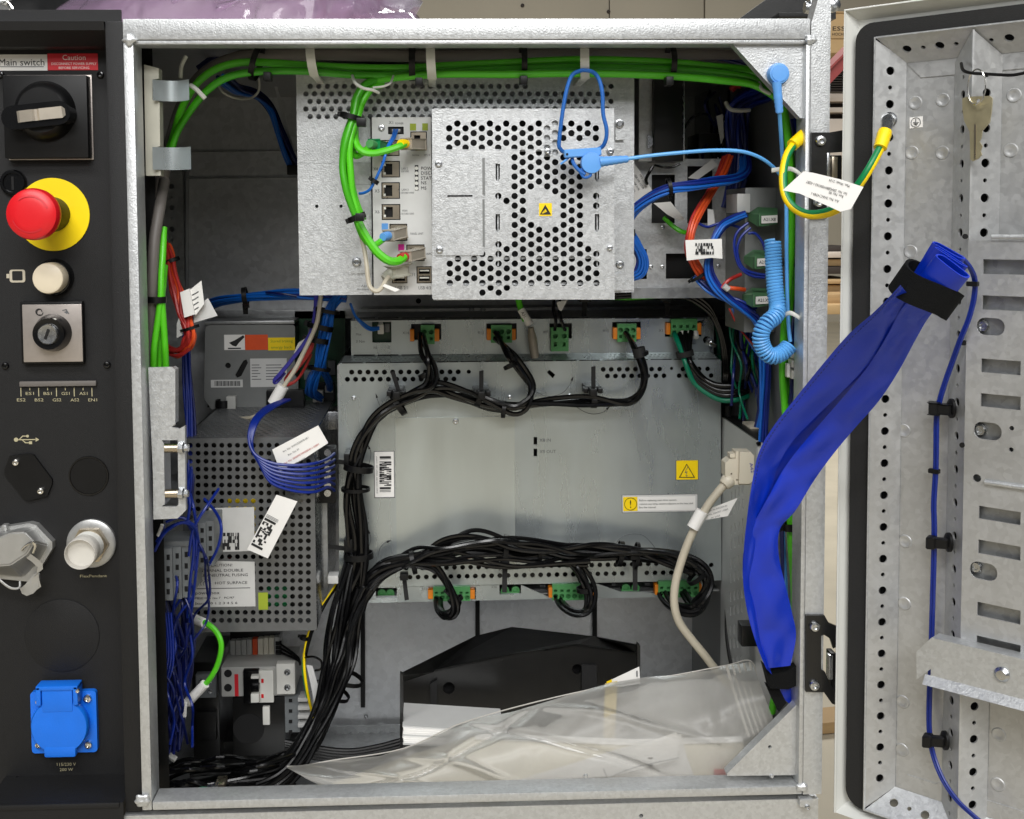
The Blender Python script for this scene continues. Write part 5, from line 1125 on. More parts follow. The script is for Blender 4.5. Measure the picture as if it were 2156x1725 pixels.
# contactor interface unit upper left
YI = .33
iu = thing('interface_unit', 'grey sheet metal interface unit with orange and yellow warning labels at the left', 'control unit', P(530, 860, YI))
ppoly('front_plate', [(432, 690), (440, 684), (618, 684), (621, 690), (621, 790), (628, 800), (628, 862), (445, 862), (430, 840)], YI, .002, 'unit_grey', iu, [[(495, 790), (512, 760), (519, 757), (522, 764), (508, 792), (499, 796)], (480, 770, 6), (610, 800, 3)])
x0_, x1_, z0_, z1_ = rect(430, 686, 626, 862, YI)
box('body', x0_+.002, x1_-.002, YI+.003, .44, z0_+.002, z1_-.002, 'black_satin', iu, 0)
pbox('top_flange', 430, 676, 620, 683, YI-.002, YI+.05, 'galv_dark', iu)
lab('hand_pictogram', 472, 705, 515.5, 737, YI-.0004, 'paper', iu); lab('orange_label', 516, 705, 564, 737, YI-.0004, 'cable_orange', iu); lab('yellow_label', 564.5, 711, 621, 738, YI-.0006, 'yellow', iu)
ppoly('hand', [(482, 722), (494, 717), (512, 706), (515, 710), (503, 722), (497, 730), (490, 728)], YI-.0008, .0002, 'ink', iu); lab('hand_bar', 480, 732.5, 507, 735, YI-.0008, 'ink', iu)
ptext('Stored braking', 593, 718, 6, YI-.0007, 'olive_label', iu, 46); ptext('energy back', 593, 731, 6, YI-.0007, 'olive_label', iu, 44)
lab('spec_label', 527, 755, 604, 815, YI-.0004, 'panel_white', iu)
for i in range(6): lab('fine_print', 560, 768+6*i, 560+(32, 38, 26, 36, 30, 34)[i], 769.6+6*i, YI-.0007, 'ink_grey', iu); lab('fine_print', 530, 768+6*i, 530+(16, 20, 14, 18, 12, 20)[i], 769.6+6*i, YI-.0007, 'ink_grey', iu)
lab('code_plate', 444, 800, 511, 816, YI-.0004, 'panel_white', iu)
for i in range(22): lab('code_bar', 452+2.5*i, 802.5, 453+2.5*i+(i % 3)*.4, 813, YI-.0007, 'ink', iu)
ring('relay_coil', 470, 850, YI-.006, 0, 10, 16, 14, 14, 'black_plastic', iu, head=False); pbox('relay', 560, 822, 640, 860, YI-.012, YI, 'black_plastic', iu, .002); pbox('white_block', 476, 835, 496, 862, YI-.012, YI-.002, 'breaker_grey', iu, .001)
pcb_ = thing('circuit_board', 'green circuit board edge behind the blue wire bundles', 'circuit board', P(672, 855, .37))
prect('board', 622, 655, 728, 856, .37, .002, 'pcb', pcb_, [(637, 843, 3)])
for i, (a, b, c, d) in enumerate(((665, 806, 705, 846), (648, 690, 660, 720), (690, 760, 706, 790), (640, 780, 655, 800))): pbox('chip', a, b, c, d, .362, .37, 'terminal_grey' if i else 'black_plastic', pcb_)
pbox('socket_block', 658, 823, 680, 848, .352, .362, 'white_plastic', pcb_, .001); pbox('socket_block', 684, 812, 701, 827, .352, .362, 'panel_white', pcb_, .001)
screw(637, 843, 7, .366, pcb_)
# ================================================================== wire looms on the left
t = thing('blue_loom', 'mid-blue wire loom lying along the shelf towards the left wall', 'wire loom', P(540, 635, .3))
bundle([(425, 648, .38), (455, 634, .34), (500, 626, .31), (560, 620, .29), (620, 617, .28), (690, 622, .28), (730, 626, .28)], 12, 5.5, ['cable_blue', 'cable_blue', 'cable_royal'], t, twist=.2)
ring('tie', 516, 624, .30, 30, -4, 10, 17, 14, 'black_plastic', t); ppoly('tie_tail', [(510, 640), (522, 640), (522, 662), (512, 662)], .32, .0015, 'black_rubber', t); cable('strand', [(560, 616, .28), (590, 618, .27), (625, 624, .27)], 5, 'cable_navy', t)
t = thing('blue_drop_loom', 'bright blue wire loom dropping to a white plug on the circuit board', 'wire loom', P(670, 845, .3))
bundle([(716, 618, .28), (700, 638, .275), (688, 665, .27), (680, 700, .27), (672, 740, .275), (668, 772, .28), (655, 800, .29, 1.3), (652, 825, .31, 1.2), (670, 838, .345, .8)], 12, 6, ['cable_blue'], t, twist=.08, wob=.25)
bundle([(700, 640, .272), (694, 690, .268), (682, 745, .27), (678, 775, .28), (690, 800, .31), (694, 820, .35)], 7, 5.5, ['cable_blue'], t, twist=.08, wob=.25, seed=4)
for a in ((690, 655, .268, -5, 25, 8, 24), (674, 688, .266, -6, 25, 11, 26), (668, 716, .268, -4, 25, 11, 24), (672, 776, .275, -4, 25, 7, 22)): ring('tie', *a, a[-1]*.7, 'black_plastic', t)
t = thing('grey_signal_cable', 'thin beige cable with a white sleeve crossing the blue loom down to the left', 'cable', P(480, 880, .3))
cable('cable', [(676, 618, .27), (673, 645, .262), (667, 680, .255), (655, 710, .25), (638, 745, .245), (620, 780, .24), (600, 810, .24), (585, 835, .24), (565, 860, .24), (540, 876, .245), (515, 882, .26), (480, 880, .29)], 9.5, 'cable_beige', t)
a_, b_ = P(596, 813, .239), P(575, 850, .239); sweep('sleeve', [a_.lerp(b_, i/5) for i in range(6)], .0062, 'paper', t, 12)
t = thing('purple_wires', 'two violet wires hanging beside the beige cable with a white tag', 'wires', P(590, 800, .26))
for k_ in range(2): cable('wire', [(664+k_*4, 620, .275), (662, 660, .27), (655, 695, .265), (638, 725+k_*4, .26), (615, 755+k_*4, .258), (590, 785+k_*5, .258), (577, 800+k_*3, .26), (582, 806, .262), (600, 785, .262)], 6, 'cable_purple', t)
ppoly('tag', [(628, 722), (656, 704), (650, 716), (618, 745)], .268, .0003, 'panel_white', t)
t = thing('red_wire_loop', 'red wire loop tucked behind the beige cable', 'wires', P(600, 810, .27))
for k_ in range(4): cable('wire', [(660, 718, .27), (648+k_*2, 740, .27), (625, 770+k_*3, .27), (602, 796+k_*3, .27), (606, 808+k_, .272), (625, 800, .275), (642, 775, .275), (655, 745, .275)], 6, 'cable_red', t)
t = thing('royal_loom', 'dark blue wires looping from the left down to the power supply terminals', 'wire loom', P(600, 1000, .13))
for i in range(7):
    a = i*1.0; cable('wire', [(598+i*2, 842, .22), (560+a*3, 858, .18), (532+a*2, 886, .145), (524+a, 925+a*2, .132), (537+a*2, 957+a*4, .128), (572, 975+a*7, .126), (620, 980+a*9, .128), (662, 976+a*10, .136), (690, 966+a*11-(6 if i > 4 else 0), .16), (704, 955+a*13, .19)], 6.5, 'cable_royal', t)
t = thing('paper_tag', 'white paper tag with printed lines on the dark blue wire loop', 'tag', P(630, 975, .134))
ppoly('paper', [(573, 947), (670, 896), (691, 933), (639, 967), (598, 987), (588, 995), (585, 980)], .1345, .0003, 'paper', t)
for i, (s, w_) in enumerate((('Art. No: 3HAC020878-001', 62), ('Rev. No: 01', 26), ('Ser. No: 2006095700000045-1-02BM', 84), ('Man. Week: 2103', 34))): ptext(s, 616+i*4+w_*.25*.9-8, 938+i*11-w_*.25*.5+6, 4, .1341, 'ink_grey' if i != 2 else 'cable_red', t, w_, 29)
t = thing('bar_code_tag', 'slanted white paper tag with a bar code hanging before the grille', 'tag', P(560, 1172, .14))
ppoly('paper', [(582, 1042), (626, 1056), (564, 1176), (520, 1157)], .122, .0003, 'paper', t)
c0, ua, va = (568, 1097), (-.46, .885), (.885, .46)
def ft(a, b): return P(c0[0]+ua[0]*a+va[0]*b, c0[1]+ua[1]*a+va[1]*b, .1214)
for n_, (a0, a1) in (('bar', (-2, 3)), ('bar', (58, 63))): mk(n_, [ft(a0, -12), ft(a1, -12), ft(a1, 14), ft(a0, 14)], [(0, 1, 2, 3)], 'ink', t)
for a0 in (-5, -7.5, -10): mk('fine_print', [ft(a0, -12), ft(a0+.9, -12), ft(a0+.9, 16), ft(a0, 16)], [(0, 1, 2, 3)], 'ink_grey', t)
code(6, -12, 56, 14, 26, 6, 0, t, 77, ft)
# red loop left with sleeves
t = thing('red_loom', 'red wire loop with white sleeves hanging near the left post', 'wire loom', P(385, 745, .12))
bundle([(346, 515, .14), (358, 545, .13), (366, 580, .12), (374, 620, .11), (380, 660, .105), (394, 690, .10), (400, 712, .10), (390, 732, .105), (370, 742, .115), (350, 735, .13)], 7, 8, ['cable_red', 'cable_orange', 'cable_red'], t, twist=.15)
bundle([(372, 590, .12), (394, 640, .11), (404, 675, .10), (408, 705, .095), (400, 728, .1), (380, 742, .11)], 4, 8, ['cable_orange', 'cable_red'], t, twist=.15)
for a in ((359, 550, .13, 10, 25, 8, 18), (401, 691, .098, 8, 25, 6, 17)): ring('tie', *a, a[-1]*.8, 'black_plastic', t)
ppoly('sleeve', [(379, 616), (398, 608), (410, 662), (388, 669)], .09, .004, 'paper', t); ppoly('tag', [(398, 612), (424, 591), (430, 640), (412, 664)], .093, .0003, 'paper', t); ppoly('tag', [(428, 635), (438, 628), (458, 665), (408, 680), (410, 660)], .1, .0003, 'panel_white', t); ppoly('tag', [(372, 682), (378, 665), (386, 705), (372, 712)], .1, .0003, 'panel_white', t)
for i in range(4): cable('print_line', [(404+i*.8, 622+11*i, .0928), (412, 618+11*i, .0928), (418, 614+11*i, .0928)], 2.4, 'ink_grey', t, seg=4)
t = thing('left_green_cables', 'green cables running down beside the left post', 'cable bundle', P(335, 770, .05))
for pp in ([(345, 480, .06), (343, 530, .05), (340, 580, .045), (338, 632, .042), (330, 690, .042), (324, 740, .042), (322, 800, .05)], [(347, 560, .06), (343, 600, .05), (341, 632, .044), (345, 690, .044), (348, 740, .046), (350, 800, .055)], [(344, 600, .055), (339, 632, .05), (336, 700, .05), (335, 790, .055)]): cable('cable', pp, 14, 'cable_green', t, seg=10)
t2 = thing('left_grey_cable', 'grey cable tied to the green cables beside the left post', 'cable', P(322, 640, .05))
cable('cable', [(346, 380, .08), (336, 440, .06), (326, 500, .05), (322, 560, .046), (320, 625, .046), (318, 700, .05), (316, 790, .05)], 24, 'cable_grey', t2, seg=12); ring('tie', 330, 631, .044, 0, 20, 13, 18, 17, 'black_plastic', t2)
# dark blue masses left
t = thing('navy_loom', 'dark navy wire loom falling behind the left post past the terminal blocks', 'wire loom', P(385, 1500, .15))
bundle([(390, 640, .2), (392, 720, .19), (396, 800, .18), (402, 880, .17), (405, 950, .16), (404, 1010, .15), (398, 1060, .15)], 9, 6, ['cable_navy', 'cable_royal'], t, twist=.15)
bundle([(345, 1260, .12), (360, 1330, .12, 1.3), (372, 1400, .13, 1.2), (368, 1470, .13), (352, 1540, .12, 1.2), (342, 1600, .11)], 22, 7, ['cable_navy', 'cable_navy', 'cable_royal', 'cable_navy'], t, twist=.22, wob=.9)
bundle([(395, 1240, .15), (400, 1310, .15), (396, 1400, .15), (386, 1460, .15), (378, 1540, .14), (370, 1580, .13)], 12, 7, ['cable_navy'], t, twist=.2, wob=.9)
for i in range(6): cable('strand', [(330+i*6, 1290, .09), (340+i*5, 1360+i*6, .085), (332+i*4, 1450, .09), (345, 1540+i*5, .1)], 5, 'cable_royal', t)
cable('sleeve', [(330, 1600, .1), (342, 1585, .1), (350, 1575, .1)], 12, 'panel_white', t); cable('sleeve', [(356, 1590, .1), (370, 1600, .1)], 14, 'breaker_grey', t); ppoly('tag', [(330, 1455), (362, 1452), (360, 1500), (332, 1505)], .13, .0003, 'panel_white', t); ppoly('tag', [(384, 1468), (394, 1480), (392, 1510), (380, 1512)], .11, .0003, 'paper', t)
def terminals(u0, v0, u1, v1, y, n, label, off):
    t = thing('terminal_block', label, 'terminal block', P(u0, v1, y), 'grey terminal blocks')
    for i in range(n):
        a = u0+(u1-u0)*i/n; b = u0+(u1-u0)*(i+1)/n-1
        yy = y+i*.004
        pbox('module', a, v0+off*i, b, v1+off*i, yy, yy+.05, 'terminal_grey', t, .0008)
        for j in range(4): pbox('wire_entry', (a+b)/2-3.4, v0+off*i+(v1-v0)*(.12+.22*j), (a+b)/2+3.4, v0+off*i+(v1-v0)*(.22+.22*j), yy-.0003, yy+.002, 'hole_dark', t, 0)
    return t
terminals(326, 1158, 402, 1268, .075, 4, 'grey terminal block row nearest the left post', -3); terminals(400, 1105, 452, 1200, .10, 3, 'grey terminal block row set back behind the nearest row', -4)
pbox('cover_strip', 326, 1140, 400, 1152, .085, .12, 'terminal_grey', thing('terminal_cover', 'flat grey cover strip above the nearest terminal row', 'cover', P(360, 1150, .09)), .001)
t = thing('terminal_wires', 'loose royal blue wires arching into the grey terminal blocks', 'wires', P(380, 1130, .07))
for pp in ([(326, 1160, .06), (345, 1125, .05), (375, 1103, .045), (400, 1104, .05), (415, 1125, .065), (420, 1160, .08)], [(330, 1140, .06), (350, 1115, .055), (385, 1100, .05), (410, 1108, .055), (418, 1140, .07)], [(398, 1170, .07), (405, 1120, .06), (420, 1090, .055), (440, 1060, .06), (460, 1030, .08)], [(395, 1100, .06), (400, 1060, .06), (395, 1030, .07), (402, 990, .09)], [(412, 1170, .075), (414, 1120, .065), (408, 1070, .06), (400, 1040, .07)], [(440, 1190, .09), (460, 1150, .08), (466, 1110, .08), (455, 1080, .09), (430, 1050, .1)], [(350, 1100, .07), (375, 1090, .07), (395, 1096, .07), (408, 1120, .07), (410, 1200, .08)], [(405, 1110, .06), (408, 1160, .07), (400, 1230, .08), (395, 1300, .1)], [(398, 1105, .065), (416, 1150, .075), (410, 1230, .085), (400, 1310, .1)]): cable('wire', pp, 6.5, 'cable_royal', t)
cable('ferrule', [(333, 1128, .058), (342, 1105, .056)], 8, 'white_plastic', t)
# green short lead
t = thing('green_jumper', 'short green lead with white sleeves arching near the left wall', 'cable', P(430, 1480, .13))
cable('lead', [(400, 1298, .15), (430, 1310, .13), (455, 1330, .125), (466, 1360, .12), (458, 1400, .12), (440, 1432, .12), (420, 1450, .125)], 12, 'cable_green', t)
for a, b in (((402, 1300, .148), (432, 1313, .13)), ((432, 1440, .12), (395, 1480, .125))):
    A_, B2 = P(*a), P(*b); sweep('sleeve', [A_.lerp(B2, i/4) for i in range(5)], .0045, 'paper', t, 10)
# breaker group
t = thing('circuit_breaker', 'white and black circuit breaker with red stripe in the lower left', 'circuit breaker', P(525, 1595, .23))
pbox('breaker_body', 466, 1404, 620, 1466, .235, .29, 'breaker_grey', t, .001); pbox('dark_base', 490, 1468, 600, 1592, .238, .29, 'black_satin', t, .001)
pbox('red_stripe', 494, 1420, 502, 1466, .2345, .238, 'red_label', t, 0); pbox('toggle_frame', 512, 1412, 545, 1482, .228, .236, 'black_gloss', t, .001)
for a, b in ((1424, 1430), (1445, 1456), (1462, 1480)): pbox('toggle', 528, a, 545, b, .222, .232, 'white_plastic' if b != 1456 else 'black_gloss', t, .0006)
pbox('terminal_face', 542, 1412, 576, 1480, .231, .236, 'white_plastic', t); pbox('terminal_face', 582, 1398, 621, 1462, .226, .236, 'white_plastic', t)
for u, v in ((480, 1418), (480, 1448)): lathe('screw_well', P(u, v, .2348), NY, [(.004, 0), (.004, .0005)], 'hole_dark', t, 14)
for u, v in ((605, 1415), (605, 1447)): screw(u, v, 7, .226, t)
for u, v in ((552, 1434), (552, 1466)): pbox('red_mark', u-2, v-4, u+3, v+4, .2305, .232, 'red', t, 0)
lathe('round_port', P(524, 1534, .238), NY, [(.016, 0), (.016, .001), (.010, .001)], 'hole_dark', t, 24); pbox('white_tab', 553, 1489, 568, 1527, .234, .239, 'white_plastic', t)
pbox('side_module', 585, 1463, 632, 1543, .24, .29, 'terminal_grey', t, .001)
for i in range(4): pbox('clamp', 627, 1470+18*i, 652, 1478+18*i, .232, .25, 'panel_white', t, .0006); pbox('rivet', 608, 1473+22*i, 615, 1479+22*i, .2385, .241, 'hole_dark', t, .0004)
t = thing('signal_terminals', 'pale plug-in terminal stack with orange modules above the circuit breaker', 'terminal block', P(540, 1392, .27))
for i in range(9): pbox('module', 485+11.6*i, 1350-i, 495.5+11.6*i, 1391-i, .268, .30, ('breaker_grey', 'breaker_grey', 'breaker_grey', 'breaker_grey', 'cable_orange', 'paper_cream', 'paper_cream', 'paper_cream', 'breaker_grey')[i], t, .0005)
pbox('backing', 484, 1325, 590, 1350, .275, .31, 'black_satin', t)
for i in range(4): pbox('wire_port', 580, 1352+9*i, 592, 1359+9*i, .266, .27, 'hole_dark', t, 0)
for i in range(3): cable('wire', [(590, 1356+9*i, .262), (610, 1370+6*i, .25), (628, 1385+3*i, .24), (632, 1400, .235)], 5, 'cable_black', t)
t = thing('ground_wire', 'thin yellow and black wire strand dropping past the circuit breaker', 'wire', P(640, 1500, .2))
for k_, mt_ in enumerate(('yellow', 'cable_black', 'cable_black')): cable('wire', [(712+k_*2, 1222+k_*3, .22), (690+k_*2, 1258, .21), (668+k_*4, 1290, .2), (652+k_*4, 1325, .195), (642+k_*3, 1365, .19), (640, 1400, .19)], 5, mt_, t)
cable('yellow_wire', [(640, 1375, .19), (641, 1410, .186), (646, 1450, .185), (652, 1480, .19), (660, 1512, .2)], 6, 'yellow', t); cable('green_wire', [(637, 1385, .191), (638, 1420, .188), (646, 1470, .188)], 3, 'ground_green', t)
ring('tie', 640, 1343, .192, -6, 25, 7, 7, 7, 'black_plastic', t); cable('black_loop', [(640, 1385, .19), (660, 1383, .18), (676, 1392, .18), (676, 1408, .18), (664, 1412, .19)], 5, 'cable_black', t)
ppoly('tag', [(645, 1400), (658, 1402), (688, 1508), (678, 1528), (664, 1500), (656, 1450)], .184, .0003, 'panel_white', t)
pbox('white_plug', 690, 1213, 712, 1230, .2, .215, 'panel_white', t)
# back wall bits left
t = thing('slanted_bar', 'slim pale bar with dark blue cables slanting down at the upper left', 'bar', P(620, 360, .3))
ppoly('bar', [(574, 168), (580, 166), (628, 350), (622, 362)], .35, .003, 'galv', t)
bundle([(470, 165, .2), (500, 185, .25), (540, 200, .29), (570, 230, .32), (590, 280, .33), (605, 320, .335), (622, 352, .34)], 7, 8, ['cable_navy', 'cable_blue'], t, twist=.1)
pbox('clamp', 604, 348, 628, 368, .33, .35, 'black_plastic', t)
cable('white_tie', [(455, 170, .2), (470, 195, .19), (500, 208, .2), (530, 206, .22), (545, 190, .22), (545, 165, .22)], 5, 'tie_white', t)
# floor-level cables
t = thing('floor_cables', 'tangle of black cables on the cabinet floor at the lower left', 'cables', P(450, 1660, .1))
rnd = random.Random(5)
for i in range(16):
    v0 = 1600+rnd.uniform(0, 60); cable('cable', [(335+rnd.uniform(-5, 20), v0+20, .08+rnd.uniform(0, .08)), (400, v0+rnd.uniform(-8, 24), .07+rnd.uniform(0, .1)), (470, v0+rnd.uniform(-14, 24), .07+rnd.uniform(0, .1)), (540, v0+rnd.uniform(-14, 20), .08+rnd.uniform(0, .1)), (620, v0+rnd.uniform(-30, 10), .12+rnd.uniform(0, .06))], 9, 'cable_black', t)
for k_ in range(5): cable('cable', [(600, 1560+k_*5, .2), (660, 1572+k_*6, .2), (730, 1580+k_*6, .2), (790, 1572+k_*6, .2), (850, 1556+k_*7, .2), (900, 1540+k_*7, .2)], 9, 'cable_black', t)
t = thing('ground_stud', 'small bright ground bolt with a green wire at the lower left lip', 'bolt', P(455, 1665, .05))
lathe('stud', P(440, 1662, .05), (1, -.3, .2), [(.004, 0), (.004, .006), (.0055, .006), (.0055, .011)], 'screw', t, 10); cable('wire', [(408, 1668, .05), (422, 1662, .045), (438, 1662, .048)], 9, 'cable_teal', t); pbox('lug', 452, 1651, 473, 1664, .045, .06, 'nickel', t)

# extra clutter in the lower left
t = thing('loose_blue_wires', 'loose tangled blue wires hanging round the grey terminal blocks', 'wires', P(370, 1300, .1))
rnd = random.Random(17)
for i in range(8):
    a, b = rnd.uniform(330, 420), rnd.uniform(1085, 1150); pp = [(a, b, .08+rnd.uniform(0, .05))]
    for k_ in range(5): pp.append((min(440, max(328, pp[-1][0]+rnd.uniform(-34, 34))), pp[-1][1]+rnd.uniform(30, 62), .07+rnd.uniform(0, .07)))
    cable('wire', pp, 5.5, ('cable_royal', 'cable_navy', 'cable_navy')[i % 3], t)
for i in range(9):
    a, b = rnd.uniform(335, 410), rnd.uniform(1290, 1340); pp = [(a, b, .09+rnd.uniform(0, .05))]
    for k_ in range(5): pp.append((min(405, max(332, pp[-1][0]+rnd.uniform(-26, 24))), pp[-1][1]+rnd.uniform(40, 58), .08+rnd.uniform(0, .05)))
    cable('wire', pp, 6, ('cable_navy', 'cable_navy', 'cable_royal')[i % 3], t)
t = thing('dark_filler', 'dark block added to deepen the shadow beside the circuit breaker', 'dark_filler', P(440, 1600, .3))  # block added to darken the corner by the breaker
pbox('filler_body', 405, 1395, 462, 1600, .28, .36, 'black_satin', t, .002); pbox('filler_face', 412, 1420, 455, 1470, .272, .281, 'terminal_grey', t, .001); pbox('filler_face', 412, 1500, 455, 1560, .272, .281, 'black_plastic', t, .001)
for u, v in ((424, 1434), (442, 1434), (424, 1456), (442, 1456)): screw(u, v, 5, .272, t)
pbox('lower_block', 462, 1560, 640, 1625, .30, .36, 'black_satin', t, .002)
# ================================================================== right interior
rb_ = thing('bracket_plate', 'galvanised bracket plate with square cut-outs right of the computer unit', 'bracket', P(1420, 620, .2))
prect('plate', 1300, 335, 1545, 606, .20, .0016, 'galv', rb_, [(1372, 368, 1421, 470), (1402, 534, 1467, 587), (1345, 525, 1362, 588), (1447, 280+70, 1500, 470), (1396, 479, 4), (1370, 562, 4), (1394, 562, 4), (1512, 561, 4)])
prect('backing', 1302, 337, 1543, 604, .215, .002, 'black_satin', rb_); prect('lower_flange', 1330, 606, 1540, 628, .196, .003, 'galv_dark', rb_)
for u, v in ((1394.5, 479), (1370, 562), (1394, 562), (1512, 561)): screw(u, v, 4.5, .1995, rb_)
fn = thing('fan_unit', 'tall black fan module between computer unit and right wall', 'fan', P(1408, 345, .16))
pbox('fan_body', 1377, 165, 1440, 340, .165, .30, 'black_satin', fn, .002); pbox('side_guide', 1345, 155, 1374, 340, .175, .29, 'galv', fn, .001); pbox('edge_rail', 1439.5, 165, 1442, 340, .16, .17, 'screw', fn, .0003)
for i in range(8): pbox('contact', 1364+i*1.5, 285+i, 1366+i*1.5, 312-i, .17, .174, 'screw', fn, 0)
cable('black_lead', [(1375, 350, .17), (1366, 365, .17), (1360, 378, .175), (1362, 388, .18)], 7, 'cable_black', fn); cable('black_lead', [(1378, 348, .17), (1395, 352, .165), (1415, 352, .165), (1432, 345, .165)], 5, 'cable_black', fn); cable('black_lead', [(1442, 270, .2), (1455, 250, .19), (1475, 240, .19), (1490, 242, .2)], 5, 'cable_black', fn)
t = thing('right_blue_loom', 'mid-blue wire loom curving from the right wall down beside the computer unit', 'wire loom', P(1330, 585, .15))
bundle([(1570, 330, .16), (1568, 360, .14), (1545, 375, .125), (1500, 382, .115), (1450, 390, .11), (1408, 396, .11), (1370, 412, .115), (1335, 438, .12), (1320, 465, .125), (1322, 490, .13), (1338, 515, .135), (1352, 545, .14), (1348, 570, .145), (1330, 580, .15), (1315, 582, .16)], 14, 6, ['cable_blue', 'cable_blue', 'cable_royal'], t, twist=.1, wob=.3)
ring('tie', 1409, 394, .11, 25, -4, 8, 17, 15, 'black_plastic', t); ring('tie', 1316, 492, .128, 2, 20, 14, 20, 17, 'black_rubber', t); ppoly('sleeve', [(1322, 452), (1334, 454), (1330, 476), (1318, 472)], .105, .003, 'paper', t)
t = thing('orange_loom', 'orange wire loom with a white coded sleeve near the right wall', 'wire loom', P(1460, 590, .15))
bundle([(1535, 330, .17), (1522, 365, .16), (1500, 400, .145), (1475, 440, .13), (1458, 480, .12), (1452, 520, .12), (1458, 550, .125), (1472, 575, .13), (1488, 597, .14)], 10, 6.5, ['cable_orange', 'cable_orange', 'cable_orange', 'cable_red'], t, twist=.08, wob=.2)
ppoly('coded_sleeve', [(1443, 506), (1520, 503), (1521, 545), (1498, 543), (1470, 546), (1446, 549)], .105, .0004, 'paper', t); code(1463, 512, 1503, 536, 36, 4, .1040, t, 51); ring('tie', 1473, 580, .13, 14, 22, 7, 20, 16, 'black_plastic', t)
t = thing('right_royal_loom', 'royal blue wire loom sweeping from the connectors down past the drive unit', 'wire loom', P(1560, 660, .15))
bundle([(1572, 452, .11), (1545, 462, .115), (1520, 475, .12), (1502, 505, .12), (1493, 540, .12), (1492, 575, .12), (1505, 605, .12), (1530, 630, .12), (1562, 652, .12), (1592, 675, .12), (1605, 710, .12), (1608, 780, .12), (1606, 860, .12), (1604, 930, .12)], 9, 6, ['cable_royal', 'cable_blue', 'cable_royal'], t, twist=.12, wob=.35)
bundle([(1465, 580, .135), (1490, 605, .13), (1520, 625, .125), (1556, 640, .12), (1590, 655, .12)], 6, 6, ['cable_blue', 'cable_royal'], t, twist=.1)
bundle([(1600, 700, .14), (1612, 760, .14), (1610, 830, .14), (1600, 900, .14)], 10, 7, ['cable_navy', 'cable_blue'], t, twist=.1)
for pp in ([(1575, 470, .1), (1552, 490, .1), (1546, 520, .1), (1556, 560, .1), (1580, 580, .1), (1610, 585, .1)], [(1580, 480, .1), (1560, 500, .1), (1552, 530, .1), (1565, 565, .1), (1600, 578, .1), (1625, 578, .1)], [(1560, 480, .12), (1520, 470, .13), (1490, 478, .13), (1470, 470, .13)], [(1575, 492, .1), (1590, 492, .1), (1605, 510, .1), (1612, 530, .1)]): cable('wire', pp, 6, 'cable_royal', t)
ring('tie', 1500, 530, .12, -6, 22, 9, 20, 16, 'black_plastic', t); cable('red_strand', [(1518, 608, .12), (1535, 590, .12), (1560, 578, .125)], 8, 'cable_red', t); cable('red_strand', [(1532, 606, .115), (1550, 608, .115), (1568, 610, .12)], 9, 'cable_orange', t); cable('white_clip', [(1524, 602, .112), (1534, 610, .112)], 13, 'panel_white', t)
t = thing('right_navy_loom', 'dark navy wire loom hanging in the upper right behind the snap lead', 'wire loom', P(1555, 360, .2))
bundle([(1640, 165, .12), (1610, 190, .15), (1575, 205, .18), (1550, 230, .2), (1546, 280, .2), (1550, 330, .2), (1545, 390, .2), (1535, 440, .2)], 22, 8, ['cable_navy', 'cable_navy', 'cable_royal'], t, twist=.1, wob=.5)
cable('white_tie', [(1528, 216, .17), (1538, 230, .165), (1558, 233, .165), (1578, 232, .17)], 9, 'tie_white', t); cable('white_tie', [(1598, 172, .06), (1604, 188, .05), (1622, 198, .05)], 8, 'tie_white', t); cable('red_strand', [(1540, 190, .2), (1550, 180, .2), (1560, 182, .2)], 14, 'cable_red', t)
t = thing('wire_tags', 'cluster of white paper wire tags between fan module and right looms', 'tags', P(1330, 420, .15))
ppoly('tag', [(1298, 372), (1308, 362), (1336, 344), (1378, 408), (1340, 436), (1330, 428)], .185, .0003, 'paper', t)
for i, (s, w_) in enumerate((('3HAC026787-001', 40), ('ART NR 02', 26), ('REV NR 3146', 30), ('SER NR 11739', 34), ('MFD 2285', 24))): ptext(s, 1322+i*8, 398-i*5, 4.2, .1846, 'ink_grey', t, w_, -58)
ppoly('tag', [(1448, 375), (1500, 335), (1512, 348), (1470, 378)], .18, .0003, 'panel_white', t); ppoly('tag', [(1376, 428), (1412, 425), (1442, 462), (1430, 466), (1405, 452)], .17, .0003, 'paper', t); ppoly('tag', [(1490, 440), (1502, 442), (1506, 475), (1490, 478)], .14, .0003, 'panel_white', t); ppoly('tag', [(1508, 245), (1522, 240), (1524, 290), (1518, 305)], .2, .0003, 'panel_white', t)
cable('green_wire', [(1398, 458, .18), (1415, 475, .175), (1435, 488, .172), (1452, 490, .175)], 10, 'cable_green', t)
def ioconn(u, v, lbl, s):
    t = thing('io_connector', lbl, 'connector', P(u+30, v+36, .11), 'green connectors on the right wall boards')
    bm = bmesh.new(); a = [P(u, v+8, .125), P(u+22, v+10, .105), P(u+62, v+8, .105), P(u+62, v-4, .12), P(u+20, v-6, .125)]; b = [P(u, v+22, .125), P(u+22, v+36, .105), P(u+62, v+30, .105), P(u+62, v+20, .12), P(u+20, v+20, .125)]
    va = [bm.verts.new(p) for p in a]; vb = [bm.verts.new(p) for p in b]; bm.faces.new(va); bm.faces.new(vb[::-1])
    for i in range(5): bm.faces.new((va[i], va[(i+1) % 5], vb[(i+1) % 5], vb[i]))
    bmobj('housing', bm, 'terminal_dark', t, False); ppoly('name_strip', [(u+28, v+13), (u+62, v+11), (u+62, v+27), (u+28, v+29)], .1035, .0004, 'paper', t); ptext(s, u+45, v+20, 7, .1033, 'ink', t, 26)
    pbox('key_rib', u+23, v+8, u+27, v+34, .101, .106, 'terminal_dark', t, .0005)
